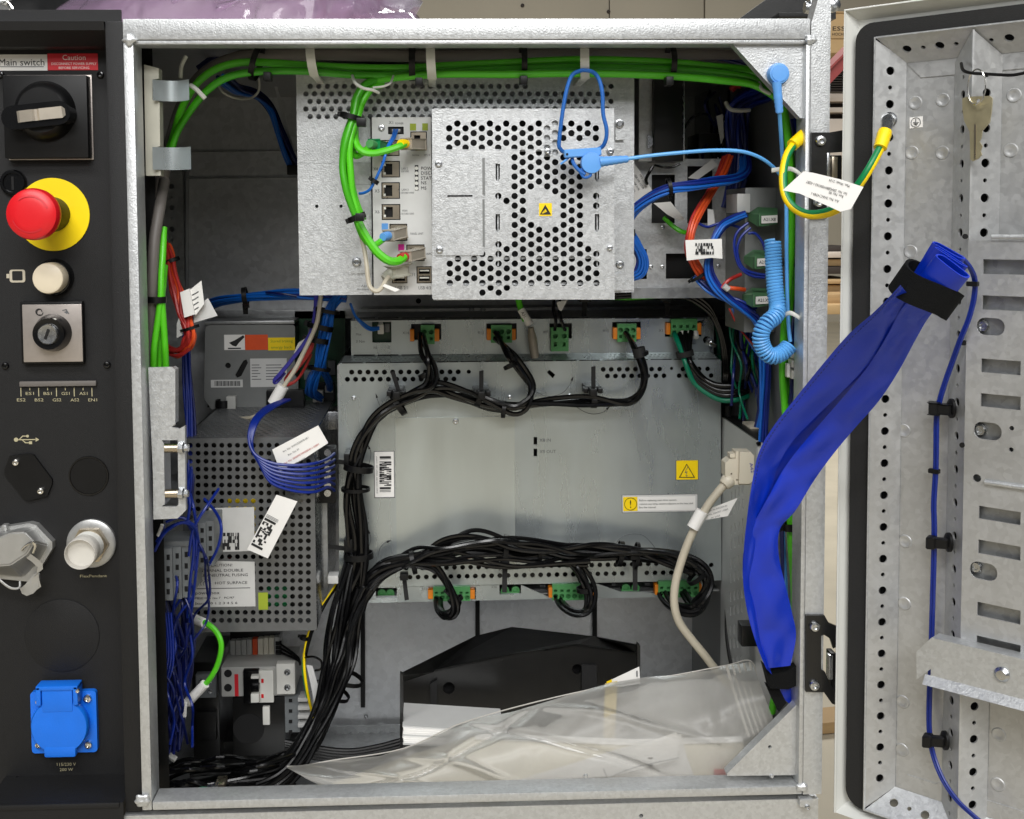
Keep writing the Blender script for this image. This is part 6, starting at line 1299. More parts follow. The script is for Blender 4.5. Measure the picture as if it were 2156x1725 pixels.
ioconn(1575, 442, 'green connector with white name strip on the right wall, upper of three', 'A21.X8'); ioconn(1566, 532, 'green connector with white name strip on the right wall, middle of three', 'A21.X9'); ioconn(1563, 612, 'green connector with white name strip on the right wall, lower of three', 'A21.X6')
t = thing('io_board', 'dark grey input board carrier on the right cabinet wall', 'circuit board', P(1620, 680, .13))
pbox('carrier', 1568, 395, 1672, 700, .13, .20, 'unit_grey', t, .001); pbox('white_module', 1552, 408, 1580, 448, .12, .16, 'panel_white', t, .001); pbox('dark_cover', 1470, 280, 1560, 470, .23, .28, 'black_satin', t, .002); pbox('yellow_tape', 1605, 630, 1625, 640, .128, .131, 'olive_label', t, 0)
# lower right slotted box
sb = thing('slotted_box', 'grey sheet metal box with narrow side slots in the lower right', 'enclosure', P(1600, 1440, .12))
yA, yB_ = .118, .245; xs = P(1591, 1150, yA).x; zt_ = P(1595, 928, yA).z; zb_ = P(1595, 1560, yA).z
HH = []
for cyc in range(9):
    for col in range(4):
        for sub in range(2):
            yy = yA+.045+.014*col; zz = zt_-.022-.034*cyc-.006*col-.0145*sub
            HH.append([(yy-.002, zz-.005), (yy+.002, zz-.005), (yy+.002, zz+.005), (yy-.002, zz+.005)])
sheet('side_sheet', [(yA, zb_), (yB_, zb_), (yB_, zt_), (yA, zt_)], HH, Vector((xs, 0, 0)), Vector((0, 1, 0)), Vector((0, 0, 1)), Vector((-1, 0, 0)), .0012, 'side_grey', sb)
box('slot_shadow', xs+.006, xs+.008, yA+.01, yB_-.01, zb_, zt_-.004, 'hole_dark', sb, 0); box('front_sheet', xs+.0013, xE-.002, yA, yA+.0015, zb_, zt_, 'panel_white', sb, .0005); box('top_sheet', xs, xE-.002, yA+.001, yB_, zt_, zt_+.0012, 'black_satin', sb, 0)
pbox('d_socket', 1580, 898, 1614, 922, .17, .2, 'beige_plastic', sb, .001); screw(1597, 934, 5, yA, sb, 'black_gloss')
for i in range(6): pbox('front_port', 1612, 1140+22*i, 1640, 1154+22*i, yA-.001, yA+.001, 'hole_dark', sb, 0)
pbox('black_clip', 1562, 1318, 1596, 1362, .10, .116, 'black_satin', sb)
cable('seal', [(1533, 855, .24), (1536, 1000, .24), (1535, 1200, .235), (1532, 1330, .22), (1545, 1420, .19)], 13, 'black_rubber', thing('edge_seal', 'black rubber seal strip between drive unit and slotted box', 'seal', P(1533, 1400, .23)))
t = thing('signal_plug_cable', 'beige cable with angled plug hanging from the slotted box', 'cable', P(1500, 1410, .09))
ppoly('plug_shell', [(1527, 975), (1535, 968), (1549, 966), (1549, 951), (1580, 951), (1588, 960), (1588, 1012), (1578, 1021), (1540, 1021), (1527, 1003)], .085, .014, 'beige_plastic', t, [(1540, 998.5, 2), (1552, 1011, 2)])
ppoly('latch_ears', [(1537, 956), (1549, 955), (1549, 964), (1537, 964)], .087, .01, 'beige_plastic', t); ppoly('shell_step', [(1558, 952), (1581, 952), (1587, 960), (1587, 1010), (1578, 1019), (1556, 1019)], .081, .0035, 'beige_plastic', t)
ptext('A42', 1583, 985, 7, .0808, 'cable_purple', t, 22, -80)
a_, b_ = P(1537, 1008, .090), P(1524, 1022, .088); sweep('strain_relief', [a_.lerp(b_, i/4) for i in range(5)], [.0062, .0068, .0066, .006, .005], 'beige_plastic', t, 12)
cable('cable', [(1528, 1018, .09), (1512, 1036, .09), (1490, 1065, .09), (1470, 1100, .09), (1450, 1140, .09), (1432, 1190, .09), (1421, 1235, .09), (1420, 1275, .09), (1430, 1310, .092), (1455, 1345, .095), (1482, 1378, .097), (1505, 1408, .1), (1540, 1450, .11)], 18, 'cable_beige', t, seg=12)
a_, b_ = P(1479, 1076, .088), P(1459, 1112, .088); sweep('sleeve', [a_.lerp(b_, i/4) for i in range(5)], .0058, 'paper', t, 14); ppoly('tag', [(1484, 1075), (1553, 1049), (1532, 1087), (1474, 1097)], .093, .0003, 'paper', t)
for i, (s, w_) in enumerate((('Art. No. 3HAC0256-001', 40), ('Ser. No. 20060957 1-02BM', 50), ('W 2103', 20))): ptext(s, 1512-i*3, 1070+i*9, 3.6, .0926, 'ink_grey', t, w_, 16)
# right vertical cables
t = thing('right_green_cables', 'bright green cables running down inside the right post', 'cable bundle', P(1680, 1480, .05))
for pp, w_ in (([(1642, 190, .05), (1654, 250, .045), (1662, 330, .045), (1668, 430, .045), (1664, 560, .045), (1652, 680, .045), (1648, 780, .045), (1652, 850, .05), (1660, 940, .05), (1670, 1060, .05), (1668, 1130, .05), (1676, 1240, .05), (1684, 1330, .05), (1682, 1400, .05), (1640, 1440, .05), (1625, 1500, .06)], 16), ([(1650, 230, .055), (1662, 300, .055), (1672, 420, .055), (1672, 560, .055), (1660, 680, .055), (1655, 800, .055), (1662, 1000, .06), (1664, 1120, .055), (1672, 1250, .06), (1668, 1360, .06)], 15), ([(1560, 640, .2), (1572, 720, .2), (1582, 760, .2), (1600, 790, .19), (1625, 792, .17)], 12)): cable('cable', pp, w_, 'cable_green', t, seg=10)
ring('tie', 1668, 1108, .05, 4, 25, 16, 17, 14, 'black_plastic', t); pbox('clamp', 1655, 545, 1690, 562, .05, .07, 'black_plastic', t)
t = thing('right_grey_cable', 'grey cable behind the green ones inside the right post', 'cable', P(1690, 900, .08))
cable('cable', [(1676, 420, .08), (1682, 520, .08), (1680, 640, .08), (1680, 740, .08), (1690, 860, .08), (1690, 1000, .08)], 24, 'cable_grey', t, seg=12)
t = thing('right_post_wires', 'navy wires close to the right post with a white inline plug', 'wires', P(1676, 800, .05))
bundle([(1672, 250, .07), (1684, 320, .07), (1686, 420, .075), (1684, 560, .07), (1676, 680, .05), (1672, 745, .045)], 6, 6, ['cable_royal', 'cable_navy'], t, twist=.1); bundle([(1672, 795, .045), (1668, 830, .045), (1662, 860, .05), (1650, 900, .06), (1645, 1000, .07), (1650, 1150, .08), (1655, 1280, .08)], 5, 5, ['sky_blue', 'cable_navy', 'cable_navy'], t, twist=.1)
for v in (738, 758, 780): pbox('inline_plug', 1668, v, 1684, v+(17 if v != 780 else 19), .03, .042, 'white_plastic', t, .001)
pbox('plug_latch', 1657, 766, 1664, 795, .032, .038, 'white_plastic', t)
# ================================================================== tray, papers, zip bag
tr = thing('black_tray', 'black sheet metal tray standing askew on the cabinet floor', 'tray', P(1090, 1600, .2))
ft_ = [(848, 1432), (914, 1411), (1078, 1376), (1215, 1358), (1345, 1374), (1345, 1640), (848, 1660)]
ppoly('tray_wall', ft_, .19, .003, 'black_satin', tr, [(945, 1449, 13), (1215, 1409, 11)])
fr2 = [(848, 1432, .19), (914, 1411, .19), (1078, 1376, .19), (1215, 1358, .19), (1345, 1374, .19)]; bk2 = [(842, 1418, .12), (1001, 1339, .27), (1078, 1320, .29), (1253, 1340, .27), (1347, 1358, .12)]
V = [P(*a) for a in fr2]+[P(*a) for a in bk2]; mk('tray_lip', V+[p-Vector((0, 0, .002)) for p in V], [(i, i+1, i+6, i+5) for i in range(4)]+[(i+10, i+15, i+16, i+11) for i in range(4)]+[(i+5, i+6, i+16, i+15) for i in range(4)]+[(i, i+10, i+11, i+1) for i in range(4)], 'black_satin', tr)
ppoly('tray_edge', [(842, 1418), (849, 1421), (849, 1640), (842, 1640)], .12, .006, 'black_satin', tr); ppoly('tray_edge', [(1342, 1356), (1348, 1360), (1348, 1440), (1342, 1440)], .12, .006, 'black_satin', tr)
for pts in ([(906, 1440), (920, 1432), (922, 1560), (906, 1570)], [(1225, 1400), (1256, 1402), (1258, 1480), (1225, 1490)]): ppoly('inner_bracket', pts, .186, .003, 'black_powder', tr)
pbox('hole_back', 920, 1390, 1240, 1470, .21, .212, 'hole_dark', tr, 0)
pst = thing('manual_stack', 'stack of white paper manuals leaning beside the tray', 'papers', P(900, 1575, .12))
for i in range(9):
    a = i*4.6; j_ = (i*37 % 5)-2
    ppoly('manual', [(849+j_*.7, 1528+a), (1060, 1541+a*.9), (1060, 1545+a*.9), (849+j_*.7, 1531.6+a)], .112-.001*i, .05, 'paper' if i % 4 else 'panel_white', pst)
t = thing('folded_sheet', 'corner of a white sheet with a yellow edge behind the bag', 'paper', P(1310, 1430, .11))
ppoly('sheet', [(1280, 1435), (1346, 1404), (1348, 1440), (1282, 1450)], .11, .0004, 'paper', t); ppoly('yellow_edge', [(1277, 1436), (1288, 1431), (1290, 1448), (1278, 1452)], .1094, .0004, 'yellow_soft', t); pbox('spine_print', 1340, 1413, 1342.5, 1425, .1088, .1096, 'ink_grey', t, 0)
bk = thing('cream_booklet', 'cream booklet lying inside the clear zip bag', 'booklet', P(1200, 1640, .08))
ppoly('cover', [(1000, 1556), (1340, 1570), (1565, 1563), (1566, 1572), (1540, 1640), (700, 1655), (850, 1600)], .075, .006, 'paper_cream', bk); ppoly('page_edge', [(1000, 1552), (1340, 1565), (1565, 1559), (1565, 1563), (1340, 1570), (1000, 1557)], .073, .008, 'paper', bk); ppoly('printed_band', [(1274, 1440), (1300, 1434), (1294, 1568), (1270, 1566)], .098, .0005, 'tan_print', bk); pbox('red_corner', 1505, 1624, 1532, 1637, .066, .07, 'red_label', bk, 0)
t = thing('white_leaflet', 'folded white leaflet with printed lines at the front of the zip bag', 'leaflet', P(1300, 1640, .05))
ppoly('back_fold', [(1100, 1640), (1200, 1610), (1310, 1575), (1434, 1546), (1445, 1590), (1462, 1637)], .056, .0005, 'paper', t); ppoly('front_fold', [(1080, 1645), (1200, 1618), (1290, 1590), (1424, 1542), (1432, 1560), (1425, 1600), (1290, 1635)], .050, .0005, 'paper', t)
for pp in ([(1275, 1640), (1330, 1618), (1380, 1606), (1430, 1596)], [(1271, 1619), (1275, 1630), (1280, 1640)]): cable('printed_line', [(a, b, .0495) for a, b in pp], 1.4, 'ink_grey', t, seg=4)
for u, v in ((1369, 1597), (1370, 1612)): pbox('printed_mark', u-4, v-1.5, u+5, v+1.5, .0494, .0498, 'ink', t, 0)
bag = thing('zip_bag', 'clear polythene zip bag of papers slumped across the cabinet floor', 'bag', P(1100, 1660, .04))
tp = [(604, 1614), (640, 1612), (700, 1601), (800, 1592), (850, 1576), (920, 1548), (985, 1518), (1078, 1499), (1150, 1478), (1210, 1459), (1290, 1437), (1360, 1426), (1430, 1420), (1500, 1410), (1530, 1401), (1582, 1393)]
bt = [(604, 1616), (650, 1645), (700, 1664), (800, 1665), (1000, 1663), (1200, 1655), (1400, 1647), (1500, 1643), (1560, 1625), (1635, 1535)]
def itp(T, s):
    n = len(T)-1; x = s*n; i = min(int(x), n-1); f_ = x-i; return (T[i][0]+(T[i+1][0]-T[i][0])*f_, T[i][1]+(T[i+1][1]-T[i][1])*f_)
def resample(T, n):
    L = [0]
    for a, b in zip(T, T[1:]): L.append(L[-1]+math.hypot(b[0]-a[0], b[1]-a[1]))
    out = []
    for k_ in range(n+1):
        s = L[-1]*k_/n; i = 0
        while i < len(T)-2 and L[i+1] < s: i += 1
        f_ = (s-L[i])/(L[i+1]-L[i]); out.append((T[i][0]+(T[i+1][0]-T[i][0])*f_, T[i][1]+(T[i+1][1]-T[i][1])*f_))
    return out
def bagskin(name, ybot, ytop, amp, seed, nx=110, ny=34):
    rnd = random.Random(seed); A_, B2 = resample(tp, nx), resample(bt, nx); V = []; Fc = []
    wv = [(rnd.uniform(4, 20), rnd.uniform(2, 14), rnd.uniform(0, 6.3), rnd.uniform(.3, 1)) for _ in range(10)]
    folds = [(rnd.uniform(.1, .9), rnd.uniform(-.5, .5), rnd.uniform(.01, .03), rnd.uniform(-1, 1)) for _ in range(9)]
    for j in range(ny+1):
        t_ = j/ny
        for i in range(nx+1):
            s = i/nx; u = A_[i][0]+(B2[i][0]-A_[i][0])*t_; v = A_[i][1]+(B2[i][1]-A_[i][1])*t_
            w_ = sum(a*math.sin(f1*s+f2*t_+p) for f1, f2, p, a in wv)/10
            for c0_, sl, wd, am in folds: d_ = (s-c0_-sl*(t_-.5))/wd; w_ += am*1.1*max(0, 1-abs(d_))
            env = min(1, 6*t_*(1-t_)+.15)*min(1, 8*s*(1-s)+.1)
            y = ytop+(ybot-ytop)*t_**.8-.012*math.sin(math.pi*t_)+amp*w_*env
            V.append(P(u, v+(2*math.sin(40*s+seed) if 0 < j else 0), max(y, .030)))
    for j in range(ny):
        for i in range(nx): a = j*(nx+1)+i; Fc.append((a, a+1, a+nx+2, a+nx+1))
    return mk(name, V, Fc, 'film_bag', bag, True)
bagskin('front_film', .036, .085, .006, 3)
bagskin('rear_film', .10, .115, .005, 9)
for k_ in range(5): cable('zip_rib', [(1530+k_*12, 1402-k_*2, .079-.001*k_), (1544+k_*12, 1450, .064), (1560+k_*11.5, 1500, .053), (1577+k_*11, 1552-k_*3, .044)], 5 if k_ else 7, 'film_rib', bag, seg=6)
cable('hem', [(604, 1614, .08), (640, 1612, .083), (700, 1601, .084), (850, 1576, .084), (985, 1518, .084), (1210, 1459, .084), (1430, 1420, .084), (1530, 1401, .083), (1582, 1393, .08), (1600, 1450, .07), (1635, 1535, .05)], 3, 'film_rib', bag, seg=5)

# ================================================================== open door on the right
AN = math.radians(44)
DD = Vector((math.cos(AN), -math.sin(AN), 0)); DN = Vector((-math.sin(AN), -math.cos(AN), 0)); UP = Vector((0, 0, 1)); DO = P(1770, 862, -.02); DO.z = 0
def D3(u, v, n=0): return PL(u, v, DO+DN*n, DN)
def ds(u, v, n=0): return (D3(u, v, n)-DO).dot(DD)
def dz(u, v, n=0): return D3(u, v, n).z
def WD(s, z, n): return DO+DD*s+UP*z+DN*n
dr = thing('cabinet_door', 'open galvanised cabinet door with black gasket and perforated inner frame', 'door', WD(0, -.33, 0))
SK = -.020; s_out = ds(1772, 600, 0); zt1 = dz(1780, 22, 0); zb1_ = dz(1760, 1711, 0); SR = .62
s_lip = ds(1787, 600, -.008); zt2 = dz(1800, 44, -.008)-.0; zb2 = dz(1775, 1700, -.008)
def dsheet(name, outer, holes, n, t_, m_, parent): return sheet(name, outer, holes, DO+DN*n, DD, UP, DN, t_, m_, parent)
# skin
dsheet('door_skin', [(s_out+.002, zb1_+.002), (SR, zb1_+.002), (SR, zt1-.002), (s_out+.002, zt1-.002)], [], SK, .0015, 'galv_door', dr)
# folded outer rim (painted)
def rim(a, b, c, d): return mk('outer_rim', [WD(*a), WD(*b), WD(*c), WD(*d)], [(0, 1, 2, 3)], 'paint_white', dr)
NB = -.011; sl = s_out+.0065; ztl = zt1-.0075; zbl = zb1_+.0075
rim((s_out, zt1, 0), (s_out, zb1_, 0), (sl, zbl, NB), (sl, ztl, NB)); rim((s_out, zt1, 0), (sl, ztl, NB), (SR, ztl, NB), (SR, zt1, 0)); rim((s_out, zb1_, 0), (SR, zb1_, 0), (SR, zbl, NB), (sl, zbl, NB))
rim((s_out, zt1, 0), (s_out, zt1, -.035), (s_out, zb1_, -.035), (s_out, zb1_, 0)); rim((s_out, zt1, 0), (SR, zt1, 0), (SR, zt1, -.035), (s_out, zt1, -.035))
sweep('rim_edge', [WD(s_out, zb1_, .0), WD(s_out, zt1, .0), WD(SR, zt1, .0)], .0011, 'paint_white', dr, 6)
# gasket bed + gasket ring
s_r = ds(1836, 500, 0); z_rt = dz(1840, 80, 0); z_rb = dz(1817, 1704, 0)
dsheet('gasket_bed', [(sl-.0005, zbl-.0005), (SR, zbl-.0005), (SR, ztl+.0005), (sl-.0005, ztl+.0005)], [[(s_r+.002, z_rb+.002), (SR-.03, z_rb+.002), (SR-.03, z_rt-.002), (s_r+.002, z_rt-.002)]], NB+.0002, .001, 'paint_white', dr)
g0, g1 = sl+.001, s_r-.0005; gt0 = ztl-.004; gb0 = zbl+.001
outer = rrect(g0, gb0, SR-.005, gt0, .014, 8); inner = rrect(g1, z_rb-.001, SR-.025, z_rt+.001, .003, 4)
gs = thing('door_gasket', 'thick black rubber gasket running round the open door', 'gasket', WD(g0, -.33, -.003))
dsheet('gasket_ring', outer, [inner], -.003, .008, 'black_rubber', gs)
# sloping perforated frame
wF = .0175; zstep = (dz(1872, 149, -.008)-dz(1847, 1639, -.008))/44; z0h = dz(1872, 149, -.008)
def slope(name, a, b, d_, holes, m_='galv_door'):
    """strip from ridge point a (s,z,n) to foot direction: plane spanned by vertical UP and vector a->b"""
    A_, B2 = WD(*a), WD(*b); e = (B2-A_); w_ = e.length; e = e.normalized(); nn_ = e.cross(UP).normalized()
    if nn_.dot(DN) < 0: nn_ = -nn_
    O_ = A_.copy(); O_.z = 0
    return sheet(name, [(0, d_[0]), (w_, d_[1]), (w_, d_[2]), (0, d_[3])], [circle(w_*h[0], h[1], h[2], 14) for h in holes], O_, e, UP, nn_, .0014, m_, dr)
hz = [(.5, z0h-zstep*k_, .0033 if k_ % 2 == 0 else .00165) for k_ in range(45) if k_ not in (3,)]
slope('frame_stile', (s_r, 0, 0), (s_r+wF, 0, SK+.001), (z_rb+.001, z_rb+wF, z_rt-wF, z_rt-.001), hz)
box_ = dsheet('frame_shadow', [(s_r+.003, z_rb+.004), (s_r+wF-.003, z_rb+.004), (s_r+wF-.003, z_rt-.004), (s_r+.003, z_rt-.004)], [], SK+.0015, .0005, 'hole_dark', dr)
sweep('frame_ridge', [WD(s_r, z_rb, .0), WD(s_r, z_rt, .0), WD(SR, z_rt, .0)], .0009, 'galv', dr, 6); sweep('frame_ridge', [WD(s_r, z_rb, 0), WD(SR, z_rb, 0)], .0009, 'galv', dr, 6)
# rails top and bottom: sloped plates with holes
def rail(z_a, z_b, uv, m_):
    A_, B2 = WD(0, z_a, 0), WD(0, z_b, SK+.001); e = (B2-A_); w_ = e.length; e = e.normalized(); nn_ = DD.cross(e)
    if nn_.dot(DN) < 0: nn_ = -nn_
    H = []
    for (u, v, r_) in uv:
        q = PL(u, v, A_, nn_)-A_; H.append(circle(q.dot(DD), q.dot(e), r_, 14))
    return sheet('frame_rail', [(s_r+.0005, 0), (SR, 0), (SR, w_), (s_r+wF, w_)], H, A_, DD, e, nn_, .0014, m_, dr)
R1, R2 = .0034, .0017
rail(z_rt, z_rt-.019, [(1909.5, 103.5, R1), (1944, 100, R2), (1978.5, 96, R1), (2013.5, 92.5, R2), (2087, 84.5, R2), (2125, 80, R1)], 'galv_door'); rail(z_rb, z_rb+.0175, [(1882, 1690.5, R1), (1914.5, 1703, R2), (1947.5, 1716, R1)], 'galv')
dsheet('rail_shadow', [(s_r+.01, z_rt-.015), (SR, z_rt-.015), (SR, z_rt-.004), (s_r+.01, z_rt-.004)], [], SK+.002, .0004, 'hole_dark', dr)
dsheet('rail_foot', [(s_r+wF, z_rt-.0192), (SR, z_rt-.0192), (SR, dz(2000, 156, SK)), (ds(1940, 165, SK), dz(1960, 162, SK))], [], SK+.0008, .0008, 'galv_door', dr); dsheet('rail_foot', [(s_r+wF, z_rb+.0175), (SR, z_rb+.0175), (SR, dz(1920, 1632, SK)), (ds(1910, 1634, SK), dz(1915, 1632, SK)), (s_r+wF+.004, dz(1890, 1650, SK))], [], SK+.0008, .0008, 'galv_door', dr)
# middle channel
sm = ds(2042, 400, 0); sf1 = ds(2007, 400, SK); sf2 = ds(2106, 400, SK)
zc0 = dz(2042, 1726, 0)-.1
hl = [(.5, z0h-zstep*k_+.003, .0033 if k_ % 2 == 0 else .0016) for k_ in range(-2, 52) if z0h-zstep*k_+.003 > zc0+.01 and k_ > 0]
slope('channel_wall', (sm, 0, 0), (sf1, 0, SK+.001), (zc0, zc0, z_rt-.022, z_rt-.002), hl); slope('channel_face', (sm, 0, 0), (sf2, 0, SK+.001), (zc0, zc0, z_rt-.02, z_rt-.002), hl)
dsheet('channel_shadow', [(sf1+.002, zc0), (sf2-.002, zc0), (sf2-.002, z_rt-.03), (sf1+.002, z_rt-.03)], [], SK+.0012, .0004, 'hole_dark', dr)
# dimples
for u, v in ((1989, 137), (1927, 217), (1985, 211), (1920, 322), (1984, 322), (2135, 201), (2128, 317), (1917, 530), (1903, 907), (1906, 1140), (1904, 1271), (1901, 1478), (1899, 1579), (1985, 1660), (2103, 1547), (2101, 1652)):
    lathe('dimple', D3(u, v, SK), DN, [(.0054, 0), (.0048, .0007), (.0036, .0007), (.0026, .0002), (.001, .0001)], 'galv_door', dr, 20)
# slotted plate
NPL = .002
s0p = ds(2031, 900, NPL); ztp = dz(2040, 506, NPL); zbp = dz(2020, 1366, NPL)
HP = []
for v0, v1 in ((546, 577), (622, 652), (755, 784), (828, 856), (1065, 1092), (1136, 1165), (1267, 1296), (1338, 1366)):
    um = 2070-(v0-546)*.017; a, b = ds(um, v0, NPL), ds(2149 if v0 > 700 else 2190, (v0+v1)/2, NPL); HP.append([(a, dz(um, v1, NPL)), (b, dz(um, v1, NPL)), (b, dz(um, v0, NPL)), (a, dz(um, v0, NPL))])
for u, v in ((2085.5, 688), (2079.5, 908), (2070.5, 1203)):
    c, z_ = ds(u, v, NPL), dz(u, v, NPL); HP.append(rrect(c-.0098, z_-.0064, c+.0098, z_+.0064, .006, 5))
for u, v in ((2130, 902), (2129, 947)): HP.append(circle(ds(u, v, NPL), dz(u, v, NPL), .0017, 10))
HP.append(circle(ds(2057, 1007, NPL), dz(2057, 1007, NPL), .003, 12))
sp_ = thing('slotted_plate', 'galvanised plate with rows of long slots mounted on the open door', 'plate', WD(s0p, zbp, NPL))
sheet('plate', [(s0p, zbp-.02), (.5, zbp-.02), (.5, ztp), (s0p, ztp)], HP, DO+DN*NPL, DD, UP, DN, .0014, 'galv_door', sp_)
dsheet('backing', [(ds(2052, 700, -.005), zbp-.01), (.49, zbp-.01), (.49, ztp-.004), (ds(2052, 700, -.005), ztp-.004)], [], -.005, .001, 'galv_dark', sp_)
for u, v in ((2069, 687), (2064, 906), (2055, 1194)): lathe('screw', D3(u, v, -.003), DN, [(.0046, -.003), (.0046, .0005), (.0035, .0018), (.002, .0018), (.0015, .0008)], 'screw', sp_, 18)
for ua, v in ((2088, 499), (2074, 1016)):
    zz = dz(ua, v, NPL+.002); sweep('rolled_edge', [WD(ds(ua, v, NPL+.001), zz, NPL+.001), WD(.5, zz, NPL+.001)], .0019, 'galv', sp_, 10)
for v in (498, 722, 937): lathe('edge_notch', D3(2033-(v-500)*.014, v, .001), DN, [(.002, 0), (.002, .0016)], 'hole_dark', sp_, 10)
# shelf bracket
sh = thing('door_shelf', 'bright bent sheet shelf bracket near the bottom of the door', 'shelf', D3(1947, 1427, .02))
def dpoly(name, pts, n, t_, m_, parent, holes=()): return sheet(name, [((D3(u, v, n)-DO).dot(DD), D3(u, v, n).z) for u, v in pts], holes, DO+DN*n, DD, UP, DN, t_, m_, parent)
NS = .018
a_, b_ = ds(1961, 1343, NS), dz(1961, 1343, NS); zlo = dz(1950, 1420, NS)
sheet('face', [(a_, zlo), (.5, zlo), (.5, b_), (a_, b_)], [], DO+DN*NS, DD, UP, DN, .0014, 'galv', sh)
dpoly('end_flange', [(1961, 1343), (1961, 1408), (1946, 1419), (1930, 1431), (1929, 1373)], NS-.0002, .0014, 'galv', sh)
mk('lip', [WD(a_-.004, zlo, NS), WD(.5, zlo, NS), WD(.5, zlo-.006, NS+.006), WD(a_-.004, zlo-.006, NS+.006), WD(.5, zlo-.0085, NS-.002), WD(a_-.004, zlo-.0085, NS-.002)], [(0, 3, 2, 1), (3, 5, 4, 2)], 'galv', sh)
mk('top_lip', [WD(a_, b_, NS), WD(.5, b_, NS), WD(.5, b_-.001, NPL), WD(a_, b_-.001, NPL)], [(0, 1, 2, 3)], 'galv', sh)
lathe('screw', D3(2110, 1420, NS), DN, [(.0055, 0), (.0055, .001), (.0035, .003), (.001, .0032)], 'screw', sh, 18)
# ground bolt, label, lead
t = thing('ground_bolt', 'hex ground bolt with washer near the top of the door frame', 'bolt', D3(1874, 262, -.005)); lathe('washer', D3(1873, 253, -.009), DN, [(.0062, 0), (.0062, .0012)], 'screw', t, 22); lathe('bolt_head', D3(1873, 253, -.008), DN, [(.005, 0), (.005, .003), (.0042, .0042), (.002, .0042), (.0018, .003)], 'screw', t, 18)
t = thing('earth_label', 'small white earth symbol sticker on the door skin', 'label', D3(1929, 271, SK)); dpoly('sticker', [(1915, 248), (1942.5, 245), (1942.5, 268), (1915.5, 271)], SK+.0004, .0003, 'paper', t)
c = D3(1929, 258, SK); cs_, cz_ = (c-DO).dot(DD), c.z
dsheet('ring', circle(cs_, cz_, .0038, 24), [circle(cs_, cz_, .0034, 24)], SK+.0009, .0002, 'ink_grey', t)
for a, b, w_, h in ((0, .0012, .0006, .003), (0, -.0002, .0044, .0005), (0, -.0012, .003, .0005), (0, -.0021, .0015, .0005)): dsheet('symbol', [(cs_-w_/2, cz_+b-h/2), (cs_+w_/2, cz_+b-h/2), (cs_+w_/2, cz_+b+h/2), (cs_-w_/2, cz_+b+h/2)], [], SK+.0009+.00005*h*1000, .0002, 'ink_grey', t)
gl = thing('ground_lead', 'yellow and green ground lead looping from the right post to the door', 'cable', P(1690, 455, -.01))
gp = cr(path([(1694, 284, .012), (1672, 302, .006), (1655, 330, -.004), (1648, 370, -.012), (1652, 410, -.018), (1670, 438, -.024), (1700, 453, -.032), (1735, 452, -.040), (1765, 440, -.046), (1790, 415, -.054), (1815, 382, -.062), (1835, 350, -.064), (1855, 312, -.060)]), 8)
sweep('yellow_core', gp, .0030, 'yellow_soft', gl, 10)
off = []; 
for i, p in enumerate(gp):
    s = i/len(gp); a = -1.9+2.2*s; vw = (CAM-p).normalized(); tt = (gp[min(i+1, len(gp)-1)]-gp[max(i-1, 0)]).normalized(); sd = tt.cross(vw).normalized(); off.append(p+sd*(-.0017+.0009*math.sin(6*s))*(1 if s < .72 else .5)+vw*(.0004 if s < .72 else .0012))
sweep('green_stripe', off, .0026, 'ground_green', gl, 10)
for a, b, ya, yb in (((1696, 282), (1668, 306), .012, .004), ((1864, 276), (1853, 312), -.055, -.061)):
    A_, B2 = P(*a, ya), P(*b, yb); sweep('lug_sleeve', [A_.lerp(B2, i/5) for i in range(6)], [.0050, .0054, .0052, .0052, .0050, .0050], 'yellow_soft', gl, 14)
lathe('ring_lug', D3(1870, 262, -.004), DN, [(.0042, 0), (.0042, .001)], 'screw', gl, 14)
A_ = [(1648, 401), (1692, 361), (1712, 364), (1770, 378), (1818, 394), (1792, 440), (1770, 446), (1716, 422), (1684, 408)]
ppoly('paper_tag', A_, -.068, .0004, 'paper', gl)
for i, (s, w_, u, v) in enumerate((('Man. Week: 2134', 46, 1767, 386), ('Ser. No: 200428BW000163-1-02BY', 92, 1740, 396), ('Rev. No: 00', 32, 1760, 410), ('Art. No: 3HAC14789-1', 62, 1737, 416))): ptext(s, u, v, 6, -.0683, 'ink', gl, w_, 163)
# key
ky = thing('key', 'flat brass-coloured key hanging by a wire ring on the door channel', 'key', D3(2055, 340, .006))
NK = .008
dpoly('bow', [(2026, 208), (2034, 204), (2084, 202), (2089, 207), (2087, 235), (2083, 258), (2068, 275), (2040, 275), (2030, 255), (2026, 230)], NK, .002, 'brass_key', ky, [circle(ds(2059, 213, NK), dz(2059, 213, NK), .0016, 10)])
dpoly('blade', [(2041, 275), (2068, 275), (2066, 290), (2062, 298), (2068, 308), (2064, 318), (2067, 326), (2060, 334), (2048, 340), (2043, 336), (2042, 300)], NK-.0003, .0016, 'brass_key', ky); dpoly('groove', [(2051, 262), (2055, 262), (2054, 335), (2051, 336)], NK+.0004, .0004, 'nickel', ky)
rp = []
for i in range(33):
    a = 2*math.pi*i/32; c = D3(2056, 183, .012); rp.append(c+DD*(.0072*math.cos(a))+UP*(.0125*math.sin(a))+DN*(.003*math.cos(a)))
sweep('wire_ring', rp, .0006, 'chrome', ky, 6)
o = tag(sweep('hanging_rod', cr([D3(2024, 134, -.006), D3(2028, 148, .008), D3(2045, 154, .012), D3(2075, 156, .012), D3(2110, 158, .012), D3(2135, 158, .012), D3(2170, 151, .012)], 6), .0012, 'black_plastic'), 'thin black wire rod the key ring hangs from', 'rod')
cable('hook', [(2074, 130, -.06), (2069, 142, -.065), (2068, 156, -.066)], 8, 'cast_zinc', ky)
